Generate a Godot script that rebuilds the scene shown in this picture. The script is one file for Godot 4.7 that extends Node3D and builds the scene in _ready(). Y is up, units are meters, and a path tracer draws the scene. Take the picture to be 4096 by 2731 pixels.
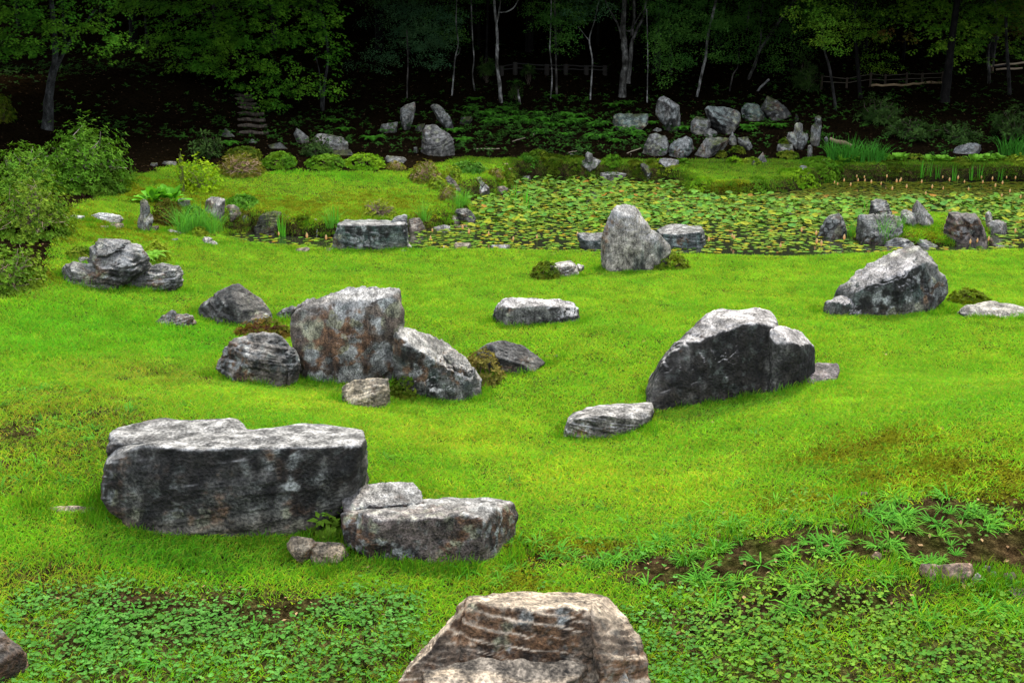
extends Node3D

const WATER := -0.25
var control := PackedFloat32Array([-2.61,-4.92,.02,.69,-1.29,-4.95,0,.65,.05,-4.95,0,.64,1.4,-4.98,-.02,.66,2.63,-4.95,0,.7,-3.73,-6.28,.25,.84,-3.46,-7.62,.32,.93,-1.85,-6.3,.12,.78,-2.71,-6.08,.2,.79,-2.27,-7.98,.38,.93,-4.5,-9.25,.4,1.09,-3.15,-8.63,.4,1,-2.16,-8.37,.38,.95,-1.09,-7.91,.3,.9,-.3,-7.47,.16,.86,-2.17,-5.6,.03,.73,-.98,-5.96,.03,.73,-5.81,-9.87,.34,1.19,-3.55,-11.39,-.1,1.23,-1.84,-10.12,-.12,1.09,-.71,-9.62,-.24,1.04,.26,-8.33,-.27,.93,.75,-7.15,-.16,.83,-4.91,-12.26,-.04,1.34,-.22,-9.16,-.26,1,-1.15,-10.02,-.14,1.08,.58,-8.84,-.14,.97,-2.48,-10.75,-.1,1.16,-3.36,-14.4,0,1.48,-.46,-15.09,-.03,1.5,-.37,-11.73,0,1.22,1.86,-14.13,0,1.43,.53,-10.27,0,1.09,3.06,-14.4,0,1.47,5.36,-14.31,.02,1.52,3.44,-11.55,.05,1.24,5.34,-11.55,.05,1.3,6.76,-11.55,.05,1.36,1.95,-8.89,.14,.99,2.64,-8.11,.28,.95,3.04,-7.04,.54,.87,3.63,-7.34,.56,.92,4.17,-6.94,.58,.91,2.45,-6.36,.58,.8,2.93,-6.11,.64,.8,2.72,-6.15,.34,.79,2.65,-5.9,.06,.77,1.9,-6.56,.24,.8,1.5,-6.32,.05,.77,.94,-6.75,.03,.8,3.02,-5.58,.04,.76,3.89,-5.88,.3,.82,-4.61,-16.18,-.13,1.65,-4.3,-16.76,-.18,1.69,-3.91,-16.81,-.19,1.69,-3.21,-16.74,-.19,1.67,-2.4,-16.67,-.19,1.65,-1.46,-16.74,-.19,1.65,-.52,-16.81,-.19,1.65,.5,-16.78,-.19,1.65,1.5,-16.57,-.19,1.63,2.5,-16.57,-.19,1.64,3.49,-16.48,-.19,1.65,4.48,-16.48,-.19,1.67,5.54,-16.67,-.19,1.71,6.6,-16.81,-.19,1.76,7.74,-17.09,-.19,1.81,9.88,-17.23,-.19,1.91,-4.03,-17.39,-.2,1.74,-.53,-17.21,-.2,1.68,3.58,-16.93,-.2,1.69,7.13,-17.28,-.2,1.81,-4.76,-19.28,-.17,1.91,-4.08,-18.99,-.18,1.87,-3.43,-18.73,-.18,1.84,-2.83,-18.76,-.17,1.83,-2.13,-19.28,-.17,1.87,-1.55,-19.75,-.18,1.9,-1.11,-20.41,-.17,1.96,-.99,-21.5,-.16,2.05,-5.08,-14.31,.02,1.51,-5.09,-11.51,.06,1.29,-6.58,-18.8,.02,1.91,-7.81,-21.26,.2,2.15,-6.15,-19.92,.15,1.99,-3.57,-18.72,-.08,1.84,-3.56,-19.6,.2,1.91,-3.88,-21.53,.46,2.08,-5.63,-21.02,.4,2.07,-2.37,-21.68,.44,2.07,-1.87,-20.83,.26,2,-1.23,-21.23,-.05,2.03,-2.09,-18.92,0,1.84,-3.17,-22.57,.46,2.16,-4.43,-25.8,.25,2.45,-6.9,-26.02,.55,2.51,-7.67,-23.51,.3,2.32,-5.72,-12.13,.25,1.36,-6.33,-14.07,.42,1.53,-7.27,-17.56,.3,1.84,-6.99,-14.9,.8,1.62,-7.02,-16.77,.9,1.77,-7.75,-20.75,.6,2.1,-7.85,-17.02,1.5,1.81,-8.48,-20.44,1.45,2.1,-7.28,-16.58,1.35,1.76,-7.45,-12.77,1.6,1.48,-6.42,-10.75,.9,1.28,-8.17,-23.72,.6,2.35,-7.26,-25.51,.75,2.47,-6,-26.66,1,2.54,-7.6,-22.32,1.7,2.22,-4.5,-27.56,.5,2.59,-3.3,-28.37,.2,2.65,-2.04,-29.43,-.05,2.73,.84,-28.69,-.08,2.66,3.61,-28.25,-.03,2.64,6.48,-28.68,0,2.72,9.73,-26.7,-.02,2.64,11.95,-26.96,-.02,2.73,15.05,-26.8,0,2.83,.25,-26.08,-.12,2.44,5.29,-25.54,0,2.44,4.87,-23.91,-.08,2.29,9.44,-25.85,-.06,2.56,2.83,-26.08,-.12,2.45,-2.67,-30.3,.7,2.81,.87,-30.1,.6,2.78,.94,-32.73,1.15,3,4.06,-32.11,.55,2.97,5.83,-31.51,.6,2.94,4.93,-33.96,1.15,3.14,8.68,-30.68,.55,2.93,9.31,-33.13,1.2,3.15,12.28,-30.68,.55,3.03,13.27,-35.23,1.5,3.42,13.82,-30.53,.15,3.07,-2.71,-30.89,1.3,2.86,-.9,-30.11,.25,2.78,6.19,-30.11,.25,2.83,-4,-2,0,1,0,-2,0,1,4,-2,0,1,-3,3,0,1,3,3,0,1,-36,-44,2.6,3.5,-36,-52,5,4,-36,-62,9.5,5,-36,-76,16,6,-36,-92,22,7,-24,-44,2.6,3.5,-24,-52,5,4,-24,-62,9.5,5,-24,-76,16,6,-24,-92,22,7,-12,-44,2.6,3.5,-12,-52,5,4,-12,-62,9.5,5,-12,-76,16,6,-12,-92,22,7,0,-44,2.6,3.5,0,-52,5,4,0,-62,9.5,5,0,-76,16,6,0,-92,22,7,12,-44,2.6,3.5,12,-52,5,4,12,-62,9.5,5,12,-76,16,6,12,-92,22,7,24,-44,2.6,3.5,24,-52,5,4,24,-62,9.5,5,24,-76,16,6,24,-92,22,7,36,-44,2.6,3.5,36,-52,5,4,36,-62,9.5,5,36,-76,16,6,36,-92,22,7,-12,-12,1.2,2.5,-20,-18,2.5,2.5,-20,-28,2.6,2.5,-14,-24,2,2.5,-13,-34,2,2.5,-26,-36,3.2,2.5,-14,-6,.8,2.5,18,-20,.2,2.5,22,-28,.4,2.5,18,-12,.4,2.5,14,-6,.4,2.5,20,-36,1.6,2.5,-22,-8,1.6,2.5,24,-10,.6,2.5,26,-20,.6,2.5])
var pond := PackedVector2Array([Vector2(-4.85,-17.76),Vector2(-4.33,-17.43),Vector2(-3.75,-17.36),Vector2(-2.89,-17.25),Vector2(-1.68,-17.28),Vector2(-.81,-17.39),Vector2(-.04,-17.39),Vector2(1.04,-17.32),Vector2(1.55,-17.14),Vector2(3.07,-17.14),Vector2(3.6,-17.04),Vector2(4.28,-17),Vector2(4.85,-17.07),Vector2(5.38,-17.25),Vector2(6.62,-17.39),Vector2(8.36,-17.65),Vector2(11.34,-17.91),Vector2(16.14,-25.9),Vector2(12.13,-26.06),Vector2(8.63,-26.13),Vector2(7.67,-25.98),Vector2(7.21,-25.75),Vector2(6.55,-24.75),Vector2(6.09,-24.41),Vector2(5.52,-23.97),Vector2(4.85,-23.88),Vector2(4.29,-23.88),Vector2(3.96,-24.14),Vector2(3.88,-25.38),Vector2(3.86,-25.45),Vector2(3.63,-25.97),Vector2(3.04,-26.13),Vector2(2.05,-26.36),Vector2(1.34,-26.43),Vector2(.73,-26.51),Vector2(.22,-26.43),Vector2(-.05,-25.2),Vector2(-.27,-23.92),Vector2(-.54,-23.56),Vector2(-.89,-23.07),Vector2(-1.21,-22.37),Vector2(-.84,-21.82),Vector2(-.64,-20.79),Vector2(-.85,-21),Vector2(-1.06,-20.16),Vector2(-1.5,-19.6),Vector2(-1.87,-19.34),Vector2(-3.14,-18.78),Vector2(-3.6,-18.86),Vector2(-4.08,-18.99),Vector2(-4.66,-19.34),Vector2(-4.93,-19.03)])
var islet := PackedVector2Array([Vector2(5.78,-18.64),Vector2(5.84,-18.3),Vector2(6.18,-18),Vector2(6.68,-17.86),Vector2(7.06,-17.92),Vector2(7.26,-17.95),Vector2(7.91,-18.03),Vector2(8.08,-18.11),Vector2(8.38,-18.96),Vector2(8.65,-19.89),Vector2(8.53,-20.44),Vector2(7.94,-20.53),Vector2(7.41,-20.63),Vector2(6.66,-20.25),Vector2(6.19,-19.63)])
var lawn := PackedVector2Array([Vector2(-3.56,-4.07),Vector2(-7.22,-9.37),Vector2(-5.58,-11.64),Vector2(-5.61,-12.8),Vector2(-6.19,-14.88),Vector2(-6.87,-17.06),Vector2(-7.24,-20.8),Vector2(-6.66,-22.34),Vector2(-5.1,-22.44),Vector2(-2.27,-23.85),Vector2(-1.65,-25.2),Vector2(-1.22,-26.67),Vector2(2.41,-27.31),Vector2(4.98,-27.28),Vector2(7.7,-27.02),Vector2(12.48,-26.95),Vector2(18.06,-26.6),Vector2(3.22,-4.02)])
var zones := {
	"brown": [[-3.46,-7.78,.86,1.04],[-3.32,-9.66,.8,.67],[-2.78,-5.77,.62,.26]],
	"moss": [[2.81,-6.78,.71,.31],[3.13,-6.5,.4,.27],[1.99,-6.57,.46,.22],[.01,-5.89,.31,.23],[.35,-6.42,.37,.2],[-5.4,-20.1,1.77,.76],[-2.42,-20.56,1.15,1.1],[-6.12,-16.16,1.04,1.23],[-3.63,-19.97,1.6,.81],[-6.52,-19.4,.93,.7],[7.02,-18.15,.44,.31],[4.9,-24.02,1.15,.2],[-.25,-24.55,.49,.2],[-5.75,-12.7,.36,.81],[2.56,-7.33,.63,.33]],
	"soil": [[2.62,-6.23,.82,.24],[2.51,-5.92,.89,.31],[1.37,-5.98,.93,.31],[-1.66,-5.54,1.05,.2],[.34,-6.34,.47,.2],[2.62,-5.56,.4,.2],[1.5,-5.43,.98,.2]],
	"weeds": [[.88,-6.22,.82,.37],[1.59,-6.41,.51,.37],[1.69,-5.73,.77,.3],[2.4,-5.29,.53,.21],[.2,-6.03,.45,.2],[2.45,-6.15,.81,.35]],
	"ivy": [[-1.93,-5.25,1.01,.39],[-1.1,-5.14,.78,.38],[-2.36,-4.96,.57,.29],[-.77,-5.52,.32,.2],[1.21,-5.18,.78,.41],[2.15,-4.91,.75,.29],[-1.34,-4.78,1.34,.2],[1.56,-4.74,1.11,.2]],
	"fern": [[.53,-31.1,1.49,2.49],[-.34,-33.4,1.2,2],[1.8,-29.87,1.07,2.53],[2.78,-31.83,.76,2.14]],
	"lush": [[-4.6,-11.49,1.04,.99],[-4.38,-10.34,.68,.71],[-3.52,-11.31,.7,.84],[-2.3,-6.01,.88,.2],[-4.29,-22.81,2.37,.48],[-.75,-10.27,.51,.38]],
	"yellow": [[-.45,-8.53,.82,.66],[.41,-7.71,.52,.59],[-1.8,-9.01,.68,.51],[1.01,-7.29,.69,.46]],
	"dim": [[-.26,-25.8,1.44,1.04]],
}

var fern_spots := [Vector3(-1.21,.82,-34.76), Vector3(-1.02,.73,-33.75), Vector3(-.77,.77,-34.25), Vector3(-.56,.73,-33.77), Vector3(-.38,.81,-34.57), Vector3(-.19,.71,-33.45), Vector3(.01,.75,-33.89), Vector3(.21,.67,-32.96), Vector3(-.24,.62,-32.36), Vector3(-.84,.64,-32.63), Vector3(-1.55,.5,-30.46), Vector3(-1.33,.4,-29.02), Vector3(-.58,.6,-32.03), Vector3(.01,.61,-32.2), Vector3(.27,.67,-32.96), Vector3(.43,.62,-32.35), Vector3(.63,.6,-32.07), Vector3(.84,.64,-32.63), Vector3(.98,.57,-31.78), Vector3(1.18,.58,-31.89), Vector3(1.37,.56,-31.64), Vector3(1.58,.59,-32.04), Vector3(1.84,.7,-33.24), Vector3(1.6,.72,-33.53), Vector3(.78,.74,-33.72), Vector3(2.14,.62,-32.33), Vector3(2.31,.56,-31.63), Vector3(2.55,.56,-31.65), Vector3(2.58,.45,-30.51), Vector3(2.98,.49,-31), Vector3(3.19,.44,-30.49), Vector3(3.49,.42,-30.25), Vector3(4.04,.61,-32.18), Vector3(4.79,.52,-31.26), Vector3(2.67,.33,-29.32), Vector3(2.25,.38,-29.76), Vector3(1.32,.45,-30.43), Vector3(.99,.45,-30.44), Vector3(6.4,.54,-31.3), Vector3(6.51,.5,-30.91), Vector3(6.88,.58,-31.66), Vector3(7.44,.57,-31.49), Vector3(7.62,.56,-31.32), Vector3(4.81,.52,-31.26), Vector3(-3.47,.47,-28.72), Vector3(-3.49,.54,-30.47), Vector3(-4.39,.56,-30.31), Vector3(-5.12,.65,-31.99), Vector3(-6.68,.62,-25.84), Vector3(-.03,1.49,-37.94), Vector3(-1.32,1.01,-36.21), Vector3(1.49,1.07,-36.81), Vector3(3.27,.87,-35.43), Vector3(3.66,.92,-36.04)]
var lawn_ferns := [Vector3(-4.94,.21,-14), Vector3(-4.85,.17,-14.62), Vector3(-1.2,.14,-6.65)]
var iris_spots := [Vector3(7.76,.14,-26.83), Vector3(7.87,.13,-26.72), Vector3(8,.13,-26.68), Vector3(8.15,.13,-26.67), Vector3(8.3,.14,-26.84), Vector3(8.43,.14,-26.72), Vector3(8.69,.14,-26.71), Vector3(8.81,.13,-26.68), Vector3(8.94,.14,-26.72), Vector3(7.81,.15,-26.95), Vector3(12.27,.19,-27.67), Vector3(12.44,.19,-27.68), Vector3(12.57,.19,-27.58), Vector3(12.77,.19,-27.71), Vector3(8.64,.15,-26.94)]
var reed_spots := [Vector3(-4.02,-.25,-18.93), Vector3(-3.08,-.03,-19.02), Vector3(.05,-.25,-23.16), Vector3(.28,-.25,-22.07), Vector3(9.73,-.2,-26.18), Vector3(9.93,-.16,-26.19), Vector3(10.49,-.24,-26.14), Vector3(10.11,-.21,-26.16), Vector3(11.59,-.24,-26.12), Vector3(10.92,-.22,-26.14), Vector3(11.12,-.2,-26.15), Vector3(6.94,-.25,-21.34)]
var sedge_spots := [Vector3(-5.19,.14,-17.03), Vector3(-5.15,.13,-17.16), Vector3(-5.09,.11,-17.34), Vector3(-5.02,.1,-17.49), Vector3(-4.9,.08,-17.44), Vector3(-4.83,.07,-17.45), Vector3(-5.01,-.08,-18.43), Vector3(-1.04,-.02,-20.91), Vector3(-.92,-.01,-21.15), Vector3(5.94,-.25,-18.97), Vector3(6.52,-.07,-18.34), Vector3(6.24,-.13,-18.21), Vector3(-3.15,-.07,-18.95), Vector3(-1.6,-.08,-19.71)]
var broad_spots := [Vector3(9.09,.14,-26.79), Vector3(9.17,.14,-26.72), Vector3(9.31,.14,-26.85), Vector3(9.44,.14,-26.85), Vector3(9.59,.15,-26.92), Vector3(10.1,.14,-26.86), Vector3(10.21,.14,-26.82), Vector3(10.34,.14,-26.81), Vector3(10.47,.14,-26.85), Vector3(10.58,.14,-26.8), Vector3(11.15,.14,-26.88), Vector3(11.22,.13,-26.76), Vector3(11.37,.14,-26.83), Vector3(11.58,.14,-26.92), Vector3(11.75,.15,-26.98), Vector3(11.88,.15,-27), Vector3(8.02,.13,-26.72), Vector3(8.19,.14,-26.75), Vector3(7.94,.13,-26.61), Vector3(8.17,.13,-26.67)]
var hosta_spots := [Vector3(-6.22,.32,-18.9), Vector3(-6.14,.31,-19.09), Vector3(-6.05,.3,-19.16), Vector3(-5.93,.27,-19.11)]
var path_posts := [[Vector3(10.28,1.33,-37.39), .48], [Vector3(11.11,1.36,-37.36), .35], [Vector3(11.93,1.42,-37.49), .45], [Vector3(12.41,1.43,-37.46), .38], [Vector3(13.12,1.44,-37.47), .43], [Vector3(13.7,1.49,-37.65), .36], [Vector3(14.39,1.51,-37.69), .38]]
var wood_posts := [[Vector3(-.36,1.76,-38.47), .29], [Vector3(.11,1.78,-38.59), .39], [Vector3(1.2,1.76,-38.81), .33], [Vector3(1.86,1.76,-38.99), .33], [Vector3(2.58,1.75,-39.19), .3], [Vector3(3.24,1.74,-39.34), .3]]
var far_rails := [[Vector3(16.52,2.02,-39), Vector3(17.68,2.15,-39)], [Vector3(16.8,1.9,-39.2), Vector3(17.7,1.95,-39.2)]]
var step_logs := [[Vector3(-6.74,.6,-29.06), .75], [Vector3(-7.12,.65,-30.58), .79], [Vector3(-7.39,.73,-31.68), .77], [Vector3(-7.6,.84,-32.46), .79], [Vector3(-7.81,.97,-33.04), .72], [Vector3(-7.93,1.07,-33.38), .63], [Vector3(-8.07,1.18,-33.64), .64], [Vector3(-8.16,1.27,-33.92), .6]]
var sticks := [[Vector3(.01,.41,-29.04), Vector3(.34,.53,-28.84)], [Vector3(2.89,.24,-27.79), Vector3(3.21,.39,-27.59)], [Vector3(-.95,.36,-27.65), Vector3(-.31,.39,-27.45)], [Vector3(2.94,.21,-27.46), Vector3(2.93,.28,-27.26)], [Vector3(.59,.51,-30.41), Vector3(.62,.24,-30.21)], [Vector3(1.42,.26,-27.74), Vector3(1.64,.33,-27.54)]]
var fallen := [Vector3(8.76,.33,-28.65), Vector3(8.15,.53,-28.45)]
var bud_spots := [Vector3(-1.39,-.25,-18.94), Vector3(-.87,-.25,-19.09), Vector3(-.74,-.25,-18.61), Vector3(-.4,-.25,-18.58), Vector3(.02,-.25,-18.09), Vector3(.42,-.25,-18.29), Vector3(1.11,-.25,-18.35), Vector3(-1.36,-.25,-18.12), Vector3(3.26,-.25,-17.96), Vector3(3.73,-.25,-18.37), Vector3(3.72,-.25,-18.16), Vector3(5.03,-.25,-18.86), Vector3(5.2,-.25,-18.56), Vector3(5.01,-.25,-17.81), Vector3(5.04,-.25,-17.63), Vector3(5.53,-.25,-18.04), Vector3(4.33,-.25,-17.44), Vector3(-4,-.25,-18.6), Vector3(-3.44,-.25,-18.18), Vector3(-3.1,-.25,-18.07), Vector3(5.24,-.25,-18.67), Vector3(4.99,-.25,-17.73), Vector3(5.04,-.25,-17.63), Vector3(7.72,-.25,-17.97), Vector3(7.53,-.25,-17.79), Vector3(8.72,-.25,-18.81), Vector3(7.94,-.25,-18.05), Vector3(7.41,-.25,-25.25), Vector3(7.4,-.25,-24.96), Vector3(7.69,-.25,-25.46), Vector3(7.61,-.25,-24.68), Vector3(8.18,-.24,-26.11), Vector3(8.02,-.25,-25.48), Vector3(8.37,-.25,-26.14), Vector3(8.18,-.25,-25.48), Vector3(8.19,-.25,-25.05), Vector3(8.37,-.25,-24.91), Vector3(8.9,-.25,-26.13), Vector3(8.3,-.25,-23.95), Vector3(8.81,-.25,-25.18), Vector3(8.96,-.25,-25.39), Vector3(9.06,-.25,-25.61), Vector3(8.71,-.25,-24.23), Vector3(9.36,-.25,-25.11), Vector3(8.78,-.25,-23.26), Vector3(9.28,-.25,-24.24), Vector3(10.24,-.22,-26.16), Vector3(9.52,-.25,-24.23), Vector3(10.13,-.25,-25.46), Vector3(10.45,-.25,-25.77), Vector3(10.43,-.25,-25.34), Vector3(10,-.25,-24.03), Vector3(11.12,-.25,-26.06), Vector3(10.79,-.25,-25.19), Vector3(11.26,-.25,-25.78), Vector3(10.78,-.25,-24.49), Vector3(11.12,-.25,-24.91), Vector3(11.75,-.19,-26.14), Vector3(10.76,-.25,-23.7), Vector3(11.89,-.25,-25.98), Vector3(10.33,-.25,-23.1), Vector3(10.61,-.25,-22.84)]
var grass_feet := [[-2.7,-.93,-6.28,1], [-1.06,.03,-6.11,.6], [-1.37,-.99,-6.04,.22], [-3.09,-2.68,-6.46,.25], [-.62,.7,-4.57,.7], [-2.76,-2.46,-4.77,.4], [2.3,2.41,-5.56,.16], [2.39,2.6,-5.52,.18], [2.56,2.62,-5.5,.07], [2.66,2.71,-5.6,.06], [2.66,2.75,-5.54,.09], [2.74,2.82,-5.51,.1], [2.64,2.75,-5.45,.08], [2.71,2.83,-5.36,.12], [2.24,2.31,-6.55,.06], [2.14,2.19,-6.15,.05], [2.09,2.16,-5.78,.06], [1.09,1.15,-6.07,.06], [1.26,1.31,-6.23,.06], [-2.16,-1.07,-10.04,.7], [-2.82,-2,-9.78,.6], [-1.11,-.3,-9.73,.6], [-1.54,-1.1,-9.31,.4], [-.39,.33,-10.51,.5], [-2.77,-2.49,-12.33,.35], [-3.68,-2.75,-12.1,.7], [-4.05,-3.53,-11.71,.3], [-5.46,-4.41,-12.86,.7], [-4.83,-4.07,-13.13,.5], [-5.6,-5.45,-13.81,.25], [-2.89,-1.65,-16.98,.7], [-2.93,-2.79,-16.86,.2], [-1.77,-1.64,-16.93,.15], [1.29,2.28,-15.42,.55], [1.07,1.61,-17.72,.5], [2.4,3.24,-17.78,.65], [.53,.93,-15,.4], [.91,1.04,-15.39,.25], [-.22,.78,-12.03,.5], [1.26,2.71,-9.16,1], [2.57,2.93,-9.21,.45], [.46,1.21,-8.67,.5], [3.64,5.16,-12.3,.9], [5.2,6.17,-12.13,.5], [.43,.53,-10.93,.1], [5.32,5.84,-18.67,.6], [5.85,6.61,-18.19,.7], [6.15,6.58,-18.56,.6], [6.67,7.28,-18.57,.5], [6.19,6.72,-17.87,.4], [6.71,7.1,-17.88,.4], [7.21,8.03,-18.01,.8], [7.98,8.15,-18.1,.3], [8.03,8.35,-17.87,.3], [-3.53,-3.22,-18.9,.4], [-3.41,-3.13,-16.63,.35], [-5.75,-5.49,-16.52,.4], [-5.63,-5.46,-16.68,.3], [-6.57,-5.96,-16.47,.7], [-6.67,-6.4,-16.12,.6], [-6.08,-5.86,-16.26,.4], [-6.23,-5.97,-15.96,.4], [-5.96,-5.91,-16.73,.12], [-4.78,-4.55,-16.62,.3], [-5.41,-5.11,-16.89,.3], [-5.18,-5.06,-16.33,.25], [-5.88,-5.64,-19,.5], [-5.32,-4.94,-18.73,.5], [-.98,-.66,-17.87,.3], [-.41,-.03,-17.85,.3], [-1.18,-1.05,-17.86,.2], [-1.73,-1.61,-17.85,.25]]

var rng := RandomNumberGenerator.new()
var na := FastNoiseLite.new()      # soft fractal noise
var nr := FastNoiseLite.new()      # ridged noise
var nc := FastNoiseLite.new()      # cells
var nk := FastNoiseLite.new()      # cracks between cells
var M := {}
var core := PackedFloat32Array()   # heights on a 0.125 m grid
const CX0 := -15.0
const CN := 241
const DZ0 := 1.0
const DN := 321
const CS := 0.125


# ---------------------------------------------------------------- small helpers
class Shape:
	var v := PackedVector3Array()
	var n := PackedVector3Array()
	var c := PackedColorArray()
	var ix := PackedInt32Array()

	func tri(p: Vector3, q: Vector3, r: Vector3, col: Color) -> void:
		var nn := (r - p).cross(q - p).normalized()
		var b := v.size()
		v.append(p); v.append(q); v.append(r)
		for i in 3:
			n.append(nn)
			c.append(col)
		ix.append(b); ix.append(b + 1); ix.append(b + 2)

	func quad(p: Vector3, q: Vector3, r: Vector3, s: Vector3, col: Color) -> void:
		var nn := (r - p).cross(q - p).normalized()
		var b := v.size()
		v.append(p); v.append(q); v.append(r); v.append(s)
		for i in 4:
			n.append(nn)
			c.append(col)
		for k in [0, 1, 2, 0, 2, 3]:
			ix.append(b + k)

	func done() -> ArrayMesh:
		var a := []
		a.resize(Mesh.ARRAY_MAX)
		a[Mesh.ARRAY_VERTEX] = v
		a[Mesh.ARRAY_NORMAL] = n
		a[Mesh.ARRAY_COLOR] = c
		a[Mesh.ARRAY_INDEX] = ix
		var m := ArrayMesh.new()
		m.add_surface_from_arrays(Mesh.PRIMITIVE_TRIANGLES, a)
		return m


func lin(r: float, g: float, b: float) -> Color:
	return Color(r, g, b).linear_to_srgb()


func rand(a: float, b: float) -> float:
	return a + (b - a) * rng.randf()


func node(called: String, at: Vector3, label := "", category := "", group := "", kind := "") -> Node3D:
	var o := Node3D.new()
	o.name = called
	o.position = at
	tag(o, label, category, group, kind)
	add_child(o, true)
	return o


func tag(o: Node3D, label := "", category := "", group := "", kind := "") -> void:
	if label: o.set_meta("label", label)
	if category: o.set_meta("category", category)
	if group: o.set_meta("group", group)
	if kind: o.set_meta("kind", kind)


func part(called: String, mesh: Mesh, mat: Material, parent: Node = self) -> MeshInstance3D:
	var o := MeshInstance3D.new()
	o.name = called
	o.mesh = mesh
	o.material_override = mat
	parent.add_child(o, true)
	return o


func spread(called: String, mesh: Mesh, mat: Material, where: Array, tint: Array, parent: Node = self, kind := "stuff") -> MultiMeshInstance3D:
	var m := MultiMesh.new()
	m.transform_format = MultiMesh.TRANSFORM_3D
	m.use_colors = true
	m.mesh = mesh
	m.instance_count = where.size()
	for i in where.size():
		m.set_instance_transform(i, where[i])
		m.set_instance_color(i, tint[i])
	var o := MultiMeshInstance3D.new()
	o.name = called
	o.multimesh = m
	o.material_override = mat
	if kind: o.set_meta("kind", kind)
	parent.add_child(o, true)
	return o


func tube(s: Shape, pts: Array, radii: Array, sides: int, shade: Callable, knob := 0.0) -> void:
	var b := s.v.size()
	var side := Vector3.ZERO
	for k in pts.size():
		var d: Vector3 = (pts[mini(k + 1, pts.size() - 1)] - pts[maxi(k - 1, 0)]).normalized()
		if k == 0:
			side = d.cross(Vector3(0.31, 0.2, 0.93)).normalized()
		side = (side - d * side.dot(d)).normalized()
		var up := d.cross(side)
		for i in sides:
			var a := TAU * i / sides
			var dir: Vector3 = side * cos(a) + up * sin(a)
			var p: Vector3 = pts[k] + dir * radii[k]
			if knob > 0.0:
				p += dir * radii[k] * knob * na.get_noise_3dv(p * 9.0)
			s.v.append(p)
			s.n.append(dir)
			s.c.append(shade.call(p, dir))
	for k in pts.size() - 1:
		for i in sides:
			var j := (i + 1) % sides
			var p := b + k * sides
			for t in [p + i, p + sides + i, p + j, p + j, p + sides + i, p + sides + j]:
				s.ix.append(t)
	# close the tip
	var tip := s.v.size()
	s.v.append(pts[-1])
	s.n.append((pts[-1] - pts[-2]).normalized())
	s.c.append(shade.call(pts[-1], Vector3.UP))
	var e := b + (pts.size() - 1) * sides
	for i in sides:
		for t in [e + i, tip, e + (i + 1) % sides]:
			s.ix.append(t)


# ---------------------------------------------------------------- ground
func sd_poly(P: PackedVector2Array, q: Vector2) -> float:
	var d := 1e9
	var s := 1.0
	var j := P.size() - 1
	for i in P.size():
		var e := P[j] - P[i]
		var w := q - P[i]
		var t := clampf(w.dot(e) / e.length_squared(), 0.0, 1.0)
		d = minf(d, (w - e * t).length_squared())
		var a := q.y >= P[i].y
		var b := q.y < P[j].y
		var c := e.x * w.y > e.y * w.x
		if (a and b and c) or (not a and not b and not c):
			s = -s
		j = i
	return s * sqrt(d)


func pond_sd(x: float, z: float) -> float:
	if z < -29.0 or z > -15.5 or x < -7.0 or x > 19.0:
		return 3.0
	var q := Vector2(x, z)
	return maxf(sd_poly(pond, q), -sd_poly(islet, q))


func height(x: float, z: float) -> float:
	var sw := 0.0
	var sh := 0.0
	for i in range(0, control.size(), 4):
		var dx := x - control[i]
		var dz := z - control[i + 1]
		var s := control[i + 3]
		var r2 := (dx * dx + dz * dz) / (s * s)
		var w := 2e-4 / (1.0 + r2 * r2)
		if r2 < 24.0:
			w += exp(-r2 * 0.5)
		sw += w
		sh += w * control[i + 2]
	var g := sh / sw
	if z < -29.0 or z > -15.5 or x < -7.0 or x > 19.0:
		return g + 0.02 * na.get_noise_2d(x * 4.0, z * 4.0)
	var q := Vector2(x, z)
	var i := sd_poly(islet, q)
	if i < 0.0:
		g = WATER + 0.08 + minf(0.16, -i * 0.25)
	var s := maxf(sd_poly(pond, q), -i)
	if s < 0.0:
		return WATER - 0.04 - minf(0.5, -s * 0.8)
	if s < 0.22:
		var e := smoothstep(0.0, 0.22, s)
		return (WATER - 0.04) * (1.0 - e) + maxf(g, WATER + 0.05) * e
	return g + 0.012 * na.get_noise_2d(x * 4.0, z * 4.0)


func ground(x: float, z: float) -> float:
	var u := (x - CX0) / CS
	var w := (-z - DZ0) / CS
	if u < 0.0 or w < 0.0 or u >= CN - 1 or w >= DN - 1:
		return height(x, z)
	var i := int(u)
	var j := int(w)
	var a := lerpf(core[j * CN + i], core[j * CN + i + 1], u - i)
	var b := lerpf(core[(j + 1) * CN + i], core[(j + 1) * CN + i + 1], u - i)
	return lerpf(a, b, w - j)


func ground_normal(x: float, z: float) -> Vector3:
	return Vector3(ground(x - 0.1, z) - ground(x + 0.1, z), 0.2, ground(x, z - 0.1) - ground(x, z + 0.1)).normalized()


func zone(kind: String, x: float, z: float) -> float:
	var best := 0.0
	for e in zones[kind]:
		var dx: float = (x - e[0]) / e[2]
		var dz: float = (z - e[1]) / e[3]
		var r := dx * dx + dz * dz
		if r < 2.2:
			best = maxf(best, 1.0 - r / 1.6 + 0.45 * na.get_noise_2d(x * 9.0 + 40.0, z * 9.0))
	return clampf(best, 0.0, 1.0)


func in_view(x: float, z: float, margin := 0.6) -> bool:
	return absf(x) < -z * 0.485 + margin


func on_lawn(x: float, z: float) -> bool:
	return Geometry2D.is_point_in_polygon(Vector2(x, z), lawn)


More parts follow.
